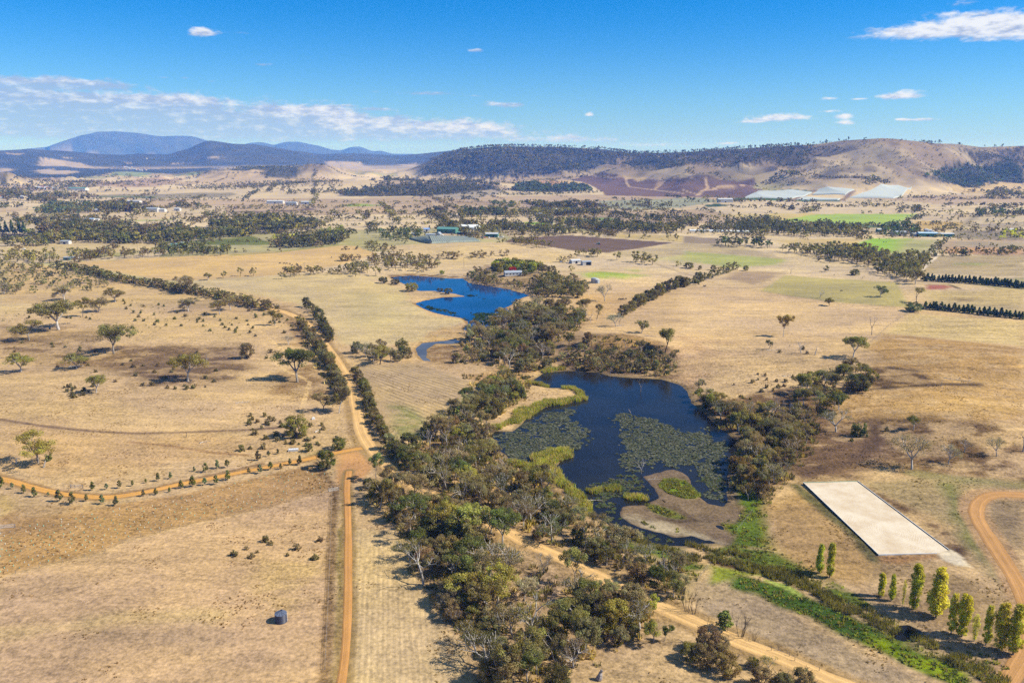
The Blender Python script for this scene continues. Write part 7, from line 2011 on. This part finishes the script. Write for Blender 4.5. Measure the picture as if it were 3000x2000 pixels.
# orchards under white netting
def netting(s, label, hgt, mat, rows_dir=None):
    P_ = [ground(*q) for q in px(s)]
    w = np.array(P_); n = 46
    mb = MB(); c = w.mean(0); z0 = hz(*c)
    root = empty('netted_orchard', (c[0], c[1], z0)); tag(root, label, 'orchard nets')
    if len(P_) != 4: P_ = P_[:4]
    a, b, d, e = [np.array(p) for p in P_]      # far-left, far-right, near-right, near-left
    V = []
    for i in range(n + 1):
        for j in range(n + 1):
            t, q = i / n, j / n
            p = (a * (1 - t) + b * t) * (1 - q) + (e * (1 - t) + d * t) * q
            V.append((p[0], p[1]))
    V = np.array(V); Z = height(V[:, 0], V[:, 1])
    ii = np.repeat(np.arange(n + 1), n + 1)
    top = Z + hgt * (.86 + .14 * np.abs(np.sin(ii * math.pi / 2 + .0)))
    V3 = np.stack([V[:, 0] - c[0], V[:, 1] - c[1], top - z0], 1)
    edge = [i * (n + 1) + j for i in range(n + 1) for j in range(n + 1) if i in (0, n) or j in (0, n)]
    for k in edge: V3[k, 2] = Z[k] - z0 + .2
    idx = (np.arange(n)[:, None] * (n + 1) + np.arange(n)[None]).ravel()
    F4 = np.stack([idx, idx + n + 1, idx + n + 2, idx + 1], 1)
    if np.cross(V[n + 1] - V[0], V[1] - V[0]) < 0: F4 = F4[:, ::-1]
    link('net', mesh_np('net', V3, F4, np.arange(len(F4)) * 4, mat), root)
    for i in (0, n // 3, 2 * n // 3, n):
        k = i * (n + 1) + n
        MB().tube((V3[k, 0], V3[k, 1], -1 + V3[k, 2]), (V3[k, 0], V3[k, 1], V3[k, 2] + hgt), .12, .12, 5).build('post', M_POST, root)


M_NET = mat_simple('white_net', (.36, .39, .38), .8, .1, 0, .15, .14); M_NET2 = mat_simple('green_white_net', (.21, .235, .20), .8, .1, 0, .25, .55)
netting('C 590,492 895,504 740,549 420,544', 'white netted orchard block at the left on the hillside, with green edges', 3, M_NET)
netting('C 935,486 1185,486 1120,521 890,521', 'white netted orchard block, upper middle one on the hillside', 3, M_NET)
netting('C 850,538 1088,550 1070,559 780,556', 'thin low strip of white netting below the middle block', 3, M_NET)
netting('C 1390,456 1580,460 1455,545 1145,541', 'largest white netted orchard block, right on the hillside', 3, M_NET)
netting('B 600,808 900,815 960,842 620,856', 'netted orchard in green and white stripes by the packing sheds', 2.5, M_NET2)
netting('B 465,826 600,808 620,856 610,857', 'narrow pointed end of the striped netted orchard', 2.5, M_NET2)


# power poles
def pole(s, h, label):
    x, y, z = place(s); root = empty('power_pole', (x, y, z), .2); tag(root, label, 'power pole', 'power poles')
    MB().tube((0, 0, -.5), (0, 0, h), .17, .11, 8).build('pole', M_POST, root)
    MB().box(-1.3, 1.3, -.08, .08, h - .9, h - .7).build('crossarm', M_POST, root)
    for q in (-1.1, 0.5, 1.1): MB().tube((q, 0, h - .7), (q, 0, h - .45), .05, .05, 6).build('insulator', M_RAIL, root)


for s, h, lab in [('A 470,975', 12, 'power pole beside the small farm sheds at the left'), ('A 1237,948', 11, 'power pole by the farmhouse behind the golden field'), ('D 2100,118', 11, 'power pole in front of the tree clump right of the golden field'), ('A 950,905', 11, 'power pole alone in the pale field at the left'), ('E 845,80', 11, 'power pole behind the reservoir bank')]:
    pole(s, h, lab)

# tree guards of the new planting
guard = {}
for i in range(2):
    mb = MB()
    V = []; n = 4
    for z_ in (0, .75):
        for (a, b) in ((-.16, -.16), (.18, -.14), (.0, .2)): V.append((a, b, z_))
    mb.add(V, [(0, 1, 4, 3), (1, 2, 5, 4), (2, 0, 3, 5)]); mb.tube((.2, .1, -.2), (.2, .1, .95), .02, .02, 4)
    guard[i] = mb.mesh('tree_guard', M_GUARD[i])
cnt = 0
rg = np.random.default_rng(77)
ub = [0, 298, 383, 553, 795, 973]; vb = [1688, 1616, 1579, 1536, 1484, 1428]
ut = [0, 298, 490, 630, 720, 915, 965]; vt_ = [1552, 1499, 1470, 1432, 1405, 1372, 1365]
for j in range(12):
    line = []
    for i in range(34):
        u0 = i * 29.5 + (j % 2) * 14 + rg.normal(0, 4); v0 = np.interp(u0, ub, vb) - 12 - j * 11.3 + rg.normal(0, 1.6)
        if u0 > 965 or v0 < np.interp(u0, ut, vt_) or rg.random() < .08: continue
        line.append((u0, v0))
    for q, (u0, v0) in enumerate(line):
        if cnt >= 295: break
        x, y = ground(u0, v0)
        e = link('tree_guard', guard[int(rg.random() < .45)], None, (x, y, hz(x, y)), rg.random() * 6, (.58, .58, .6))
        tag(e, 'pale tree guard in row %s uphill of the planted strip fence, %s from the left' % (nth(j + 1), nth(q + 1)), 'tree guard', 'tree guards of the planted strip'); cnt += 1
print('guards', cnt)


# fences: posts and two wires
def fence(s, label, gap=6.0, h=1.2, mat=M_POST):
    W = np.array(gline(s, 20)); seg = np.hypot(*np.diff(W, axis=0).T); L = np.concatenate([[0], np.cumsum(seg)])
    gap = max(gap, L[-1] / 90.0)
    t = np.arange(0, L[-1], gap); X = np.interp(t, L, W[:, 0]); Y = np.interp(t, L, W[:, 1]); Z = height(X, Y)
    root = empty('fence', (float(X[0]), float(Y[0]), float(Z[0]))); tag(root, label, 'fence')
    post = MB().tube((0, 0, -.3), (0, 0, h), .07, .06, 6).mesh('post', mat)
    for x, y, z in zip(X, Y, Z): link('post', post, root, (x - X[0], y - Y[0], z - Z[0]))
    for hh in (h * .45, h * .9):
        mb = MB()
        for k in range(len(X) - 1): mb.tube((X[k] - X[0], Y[k] - Y[0], Z[k] - Z[0] + hh), (X[k + 1] - X[0], Y[k + 1] - Y[0], Z[k + 1] - Z[0] + hh), .02, .02, 3, False)
        mb.build('wire', M_WIRE, root)


fence('G 0,532 120,560 300,605 480,650 540,660', 'wire fence along the upper side of the ochre drive at the left edge')
fence('G 2290,660 J 2275,200 2258,600 2235,1050', 'wire fence left of the dirt track down the bottom left paddock')
fence('G 2290,660 1870,785 1300,908 900,1012 J 700,160 0,330', 'wire fence between the planted strip and the bottom left paddock')
fence('L 60,560 300,700 640,850 900,960 1100,1040', 'wire fence along the right verge of the gravel road')
fence('I 480,820 400,920 340,1000', 'short overgrown fence across the marsh right of the mud flat')
fence('L 190,245 80,385', 'short fence at the near corner of the marsh')
fence('E 150,770 300,742 480,735', 'post fence at the top of the vineyard paddock', 5)
fence('F 490,240 1000,310 1540,360', 'fence line between the pale and the green paddock', 8)
fence('F 1560,390 1420,480 1290,600', 'fence at the top of the brown slope', 7)
fence('N 2280,1905 2320,1925', 'short marker posts beside the gravel road', 3)


def gate(s, rot, w, label):
    x, y, z = place(s); root = empty('gate', (x, y, z), math.radians(rot)); tag(root, label, 'gate')
    fr = MB().tube((0, 0, .2), (0, 0, 1.2), .04, .04, 6); fr.tube((w, 0, .2), (w, 0, 1.2), .04, .04, 6); fr.tube((0, 0, 1.2), (w, 0, 1.2), .04, .04, 6); fr.tube((0, 0, .2), (w, 0, .2), .04, .04, 6); fr.tube((0, 0, .2), (w, 0, 1.2), .03, .03, 6)
    fr.build('gate_frame', M_RAIL, root)
    b = MB()
    for k in range(1, 4): b.tube((0.04, 0, .2 + k * .25), (w - .04, 0, .2 + k * .25), .02, .02, 4)
    b.build('gate_bars', M_RAIL, root)
    for q in (-.2, w + .2): MB().tube((q, 0, -.3), (q, 0, 1.5), .12, .1, 8).build('gate_post', M_POST, root)


gate('G 2268,682', 25, 3.4, 'white farm gate at the corner of the planted strip')
gate('G 490,655', -5, 4.5, 'pale gate on the upper side of the ochre drive')
gate('G 0,935', 10, 4.5, 'pale gate at the left picture edge')


# fallen and standing odd pieces
def log(s, L, r, rot, label, name='fallen_log', cat='log', mat=M_BARKW, tilt=0.0):
    x, y, z = place(s); mb = MB(); rr = np.random.default_rng(int(x * 7) % 9999)
    c, sn = math.cos(math.radians(tilt)), math.sin(math.radians(tilt)); p = Vector((0, 0, r * .4))
    q = p
    for k in range(5):
        n_ = q + Vector((c * L / 5, rr.normal() * L * .04, sn * L / 5 + rr.normal() * L * .01)); mb.tube(q, n_, r * (1 - k * .15), r * (1 - (k + 1) * .15), 7); q = n_
        if k in (1, 2, 3): mb.tube(q, q + Vector((L * .1, rr.choice([-1, 1]) * L * rnd(rr, .15, .3), L * rnd(rr, .03, .18))), r * .4, r * .12, 5)
    tag(mb.build(name, mat, None, (x, y, z), math.radians(rot)), label, cat)


log('D 475,765', 8, .5, 15, 'pale fallen trunk under the low spreading gum tree')
log('D 1625,1012', 7, .25, 20, 'thin fallen branch lying on the pale grass of the left paddock')
log('G 1375,350', 5, .25, 40, 'heap of fallen branches below the dark track line')
log('G 2170,275', 3.5, .35, 60, 'short white log on the grass above the drive', mat=M_BARKW)
log('F 1800,840', 14, .25, -40, 'long thin white fallen branch on the brown slope')
log('E 2090,548', 8, .3, -30, 'bleached branches on the ground beside the flat-crowned gum')
log('E 1900,482', 7, .4, 35, 'white fallen trunk under the half-dead gum tree')
log('F 580,650', 7, .3, 10, 'grey fallen branches under the stunted dark gum')
log('F 690,828', 6, .35, 5, 'dark log on the pale slope')
log('E 1790,770', 7, .25, 50, 'bleached branch hanging over the far pond shore')
log('H 2110,600', 5, .15, 10, 'small bleached branch on the mud flat near the stump')
log('H 1690,745', 6, .25, 5, 'dead branch reaching over the reeds into the pond')
log('K 1700,655', 7, .18, 5, 'thin log in the wood clearing')
log('E 1998,1090', 3.2, .28, 160, 'short dark leaning stump in open water', 'tree_stump', 'stump', M_DEAD, 62)
log('G 1284,305', 1.8, .2, 0, 'blackened upright stump near the dark track line', 'tree_stump', 'stump', M_BARKD, 88)
log('G 300,515', 2.6, .35, 100, 'white broken stump below the lone white-trunked gum', 'tree_stump', 'stump', M_BARKW, 70)
log('G 112,488', 2.4, .3, 0, 'pale stump in the shadow left of the lone gum', 'tree_stump', 'stump', M_BARKW, 80)
log('F 912,682', 5.0, .35, 0, 'broken white snag beside a low shrub in the pale paddock', 'tree_stump', 'stump', M_BARKW, 80)
log('D 1425,742', 6.0, .3, 0, 'broken white snag at the right of the dark patch', 'tree_stump', 'stump', M_BARKW, 86)
log('K 1775,1035', 2.4, .8, 10, 'thick grey broken stump on the grass at the bottom edge', 'tree_stump', 'stump', M_DEAD, 75)
log('M 935,570', 2.2, .18, 110, 'dark piece of wood on the mud flat', 'fallen_log', 'log', M_BARKD)
log('F 1778,900', 3.0, .2, 0, 'pale snag beside the dark furrow on the brown slope', 'tree_stump', 'stump', M_BARKW, 80)


# white pallet-like crate above the drive
def crate_stack(s, label, rot=10):
    x, y, z = place(s); root = empty('crate_rack', (x, y, z), math.radians(rot)); tag(root, label, 'rack')
    b = MB()
    for i in range(2):
        for j in range(4): b.box(-1.9 + j * .98, -1.0 + j * .98, -.7 + i * .75, -.02 + i * .75, .1, .75)
    b.build('crate_blocks', M_RAIL, root)
    f = MB(); f.box(-2.05, 2.05, -.85, -.75, 0, .9); f.box(-2.05, 2.05, .75, .85, 0, .9); f.build('rack_frame', M_ROOFW, root)


crate_stack('G 2022,400', 'white slatted rack lying on the ground above the end of the drive')
MBt = MB().box(-.7, .7, -.6, .6, 0, .5); MBt.box(-.55, .55, -.45, .45, .503, .9)
tag(MBt.build('feed_bin', M_RAIL, None, place('G 2160,182'), .3), 'small white feed bin by the wheel track', 'bin')


# tractor, cars, cattle
def tractor(s):
    x, y, z = place(s); root = empty('tractor', (x, y, z), math.radians(10)); tag(root, 'green and red tractor working the brown ploughed field', 'tractor')
    MB().box(-2.2, .1, -.6, .6, 1.0, 2.0).build('bonnet', M_WALLG, root)
    c = MB().box(.1, 1.7, -.8, .8, 1.0, 2.0); c.box(.15, 1.65, -.75, .75, 2.0, 3.0); c.build('cab', M_ROOFT, root)
    MB().box(0, 1.8, -.85, .85, 3.003, 3.15).build('cab_roof', M_ROOFW, root)
    for (a, b, r_) in ((1.2, -1.05, 1.0), (1.2, 1.05, 1.0), (-1.6, -.85, .6), (-1.6, .85, .6)):
        MB().tube((a, b - .22, r_), (a, b + .22, r_), r_, r_, 18).build('wheel', M_DARK, root)
    im = MB().box(2.4, 3.0, -3.5, 3.5, .5, .8)
    for k in range(8): im.box(2.6, 2.8, -3.3 + k * .93, -3.2 + k * .93, 0, .5)
    im.box(1.7, 2.4, -.15, .15, .6, .75); im.build('cultivator', mat_simple('red_paint', (.35, .04, .03), .5), root)


tractor('B 1770,862')
CP = {}


def car(s, rot, mat, label, L=4.4):
    x, y, z = place(s); root = empty('parked_car', (x, y, z), math.radians(rot)); tag(root, label, 'car', 'vehicles by the farm sheds')
    b = MB(); prof = [(-2.2, .35), (-2.2, .85), (-1.3, .98), (-.6, 1.45), (.9, 1.48), (1.6, 1.0), (2.2, .92), (2.2, .35)]
    n = len(prof); k = L / 4.4
    b.add([(a * k, -.85, c) for a, c in prof] + [(a * k, .85, c) for a, c in prof], [tuple(range(n)), tuple(range(2 * n - 1, n - 1, -1))] + [(i, n + i, n + (i + 1) % n, (i + 1) % n) for i in range(n)])
    b.build('body', mat, root)
    for q in (-1, 1): MB().add([(-1.15 * k, .853 * q, .98), (-.6 * k, .853 * q, 1.38), (.85 * k, .853 * q, 1.4), (1.4 * k, .853 * q, 1.02)], [(0, 1, 2, 3) if q < 0 else (3, 2, 1, 0)]).build('side_window', M_GLASS, root)
    for (a, c) in ((-1.4, -.8), (-1.4, .8), (1.4, -.8), (1.4, .8)): MB().tube((a * k, c - .1, .33), (a * k, c + .1, .33), .33, .33, 14).build('wheel', M_DARK, root)


CARM = [mat_simple('white_paint', (.75, .75, .75), .3, .6), mat_simple('red_paint', (.4, .05, .04), .3, .6), mat_simple('silver_paint', (.5, .52, .55), .3, .6), mat_simple('yellow_paint', (.7, .5, .1), .3, .6)]
for i, (s, c, lab) in enumerate([('B 975,812', 0, 'white car leftmost by the green walled shed'), ('B 990,815', 1, 'red car second from the left by the green walled shed'), ('B 1005,816', 3, 'yellow vehicle left of the green walled shed doors'), ('B 1018,817', 0, 'white van in front of the green walled shed'),
                                 ('B 1085,812', 0, 'white car just right of the green walled shed'), ('B 1100,812', 2, 'silver car right of the white one by the green walled shed'), ('B 1115,811', 0, 'white truck rightmost by the green walled shed'), ('B 645,812', 2, 'silver car left of the steep gabled house'), ('B 700,800', 0, 'white car right of the steep gabled house'),
                                 ('B 720,785', 0, 'white van in front of the teal packing shed'), ('B 760,787', 0, 'white truck right in front of the teal packing shed'), ('B 1515,984', 2, 'silver vehicle left of the pair of farm sheds'), ('A 163,896', 0, 'white vehicle standing in the pale field at the far left')]):
    car(s, [0, 80, 10, 100, 40][i % 5], CARM[c], lab, 4.4 + (i % 3) * .7)


def cow_mesh():
    """a grazing cow as one skinned body"""
    me = bpy.data.meshes.new('cow')
    P_ = [(0, 0, 1.15), (.55, 0, 1.18), (1.0, 0, 1.2), (1.35, 0, 1.05), (1.65, 0, .7), (1.85, 0, .35), (-.55, 0, 1.17), (-.85, 0, 1.2), (-1.05, 0, .75),
          (.75, .22, .8), (.78, .24, .42), (.75, .24, .04), (.75, -.22, .8), (.7, -.24, .42), (.78, -.24, .04), (-.75, .22, .82), (-.9, .25, .45), (-.8, .25, .04), (-.75, -.22, .82), (-.85, -.25, .45), (-.72, -.25, .04), (1.7, .2, .62), (1.7, -.2, .62)]
    E = [(0, 1), (1, 2), (2, 3), (3, 4), (4, 5), (0, 6), (6, 7), (7, 8), (2, 9), (9, 10), (10, 11), (2, 12), (12, 13), (13, 14), (7, 15), (15, 16), (16, 17), (7, 18), (18, 19), (19, 20), (4, 21), (4, 22)]
    R = [.42, .38, .33, .22, .17, .11, .4, .3, .04, .15, .08, .07, .15, .08, .07, .16, .08, .07, .16, .08, .07, .04, .04]
    me.from_pydata(P_, E, [])
    o = bpy.data.objects.new('cow', me); COL.objects.link(o)
    md = o.modifiers.new('skin', 'SKIN'); sb = o.modifiers.new('sub', 'SUBSURF'); sb.levels = 1; sb.render_levels = 1
    for i, r in enumerate(R): me.skin_vertices[0].data[i].radius = (r, r)
    me.skin_vertices[0].data[0].use_root = True
    dg = bpy.context.evaluated_depsgraph_get(); ev = o.evaluated_get(dg)
    m2 = bpy.data.meshes.new_from_object(ev); m2.name = 'cow'; bpy.data.objects.remove(o)
    m2.materials.clear(); m2.materials.append(M_COW)
    return m2


CM = cow_mesh()
for reg, grp, pts in [('in the golden field behind the long hedge', 'cattle in the golden field', ['D 1932,53', 'D 1960,55', 'D 1975,56', 'D 2000,58', 'D 2015,66', 'D 2045,58', 'D 2050,68', 'D 2285,12', 'D 2050,62']), ('in the bright green field at the right', 'cattle in the green field', ['C 1385,848', 'C 1402,848']),
                      ('in the pale field right of the straight hedge', 'cattle right of the straight hedge', ['F 148,212', 'F 158,210']), ('on the dry slope near the tall gaunt gum', 'cattle on the dry slope', ['E 1915,302', 'E 1930,303', 'E 1942,300', 'E 1958,301', 'E 2030,300']), ('in the green paddock at the right', 'cattle in the green paddock', ['F 1092,245'])]:
    L_ = sorted(px(q)[0] for q in pts)
    for i, (u, v) in enumerate(L_):
        x, y = ground(u, v)
        o = link('cow', CM, None, (x, y, hz(x, y)), rng.random() * 6.28)
        tag(o, 'dark cow grazing %s, %s from the left' % (reg, nth(i + 1)) if len(L_) > 1 else 'dark cow grazing alone ' + reg, 'cow', grp)

# ------------------------------------------------------------------ the air
if HAZE_DENSITY > 0:
    m = bpy.data.materials.new('haze'); m.use_nodes = True
    g = NT(m.node_tree)
    for n in list(g.n): g.n.remove(n)
    pv = g.new('ShaderNodeVolumePrincipled'); pv.inputs['Color'].default_value = (.11, .31, 1.0, 1); pv.inputs['Absorption Color'].default_value = (1, 1, 1, 1); pv.inputs['Density'].default_value = HAZE_DENSITY; pv.inputs['Anisotropy'].default_value = 0.0
    o = g.new('ShaderNodeOutputMaterial'); g.l.new(pv.outputs[0], o.inputs['Volume'])
    zlo = float(GZ.min()) - 3.0; zhi = float(GZ.max()) + 60
    MBh = MB().box(-50000, 50000, -50000, 50000, zlo, zhi)
    tag(MBh.build('haze', m), 'pale blue air between the near fields and the far hills', 'haze', None, 'stuff')
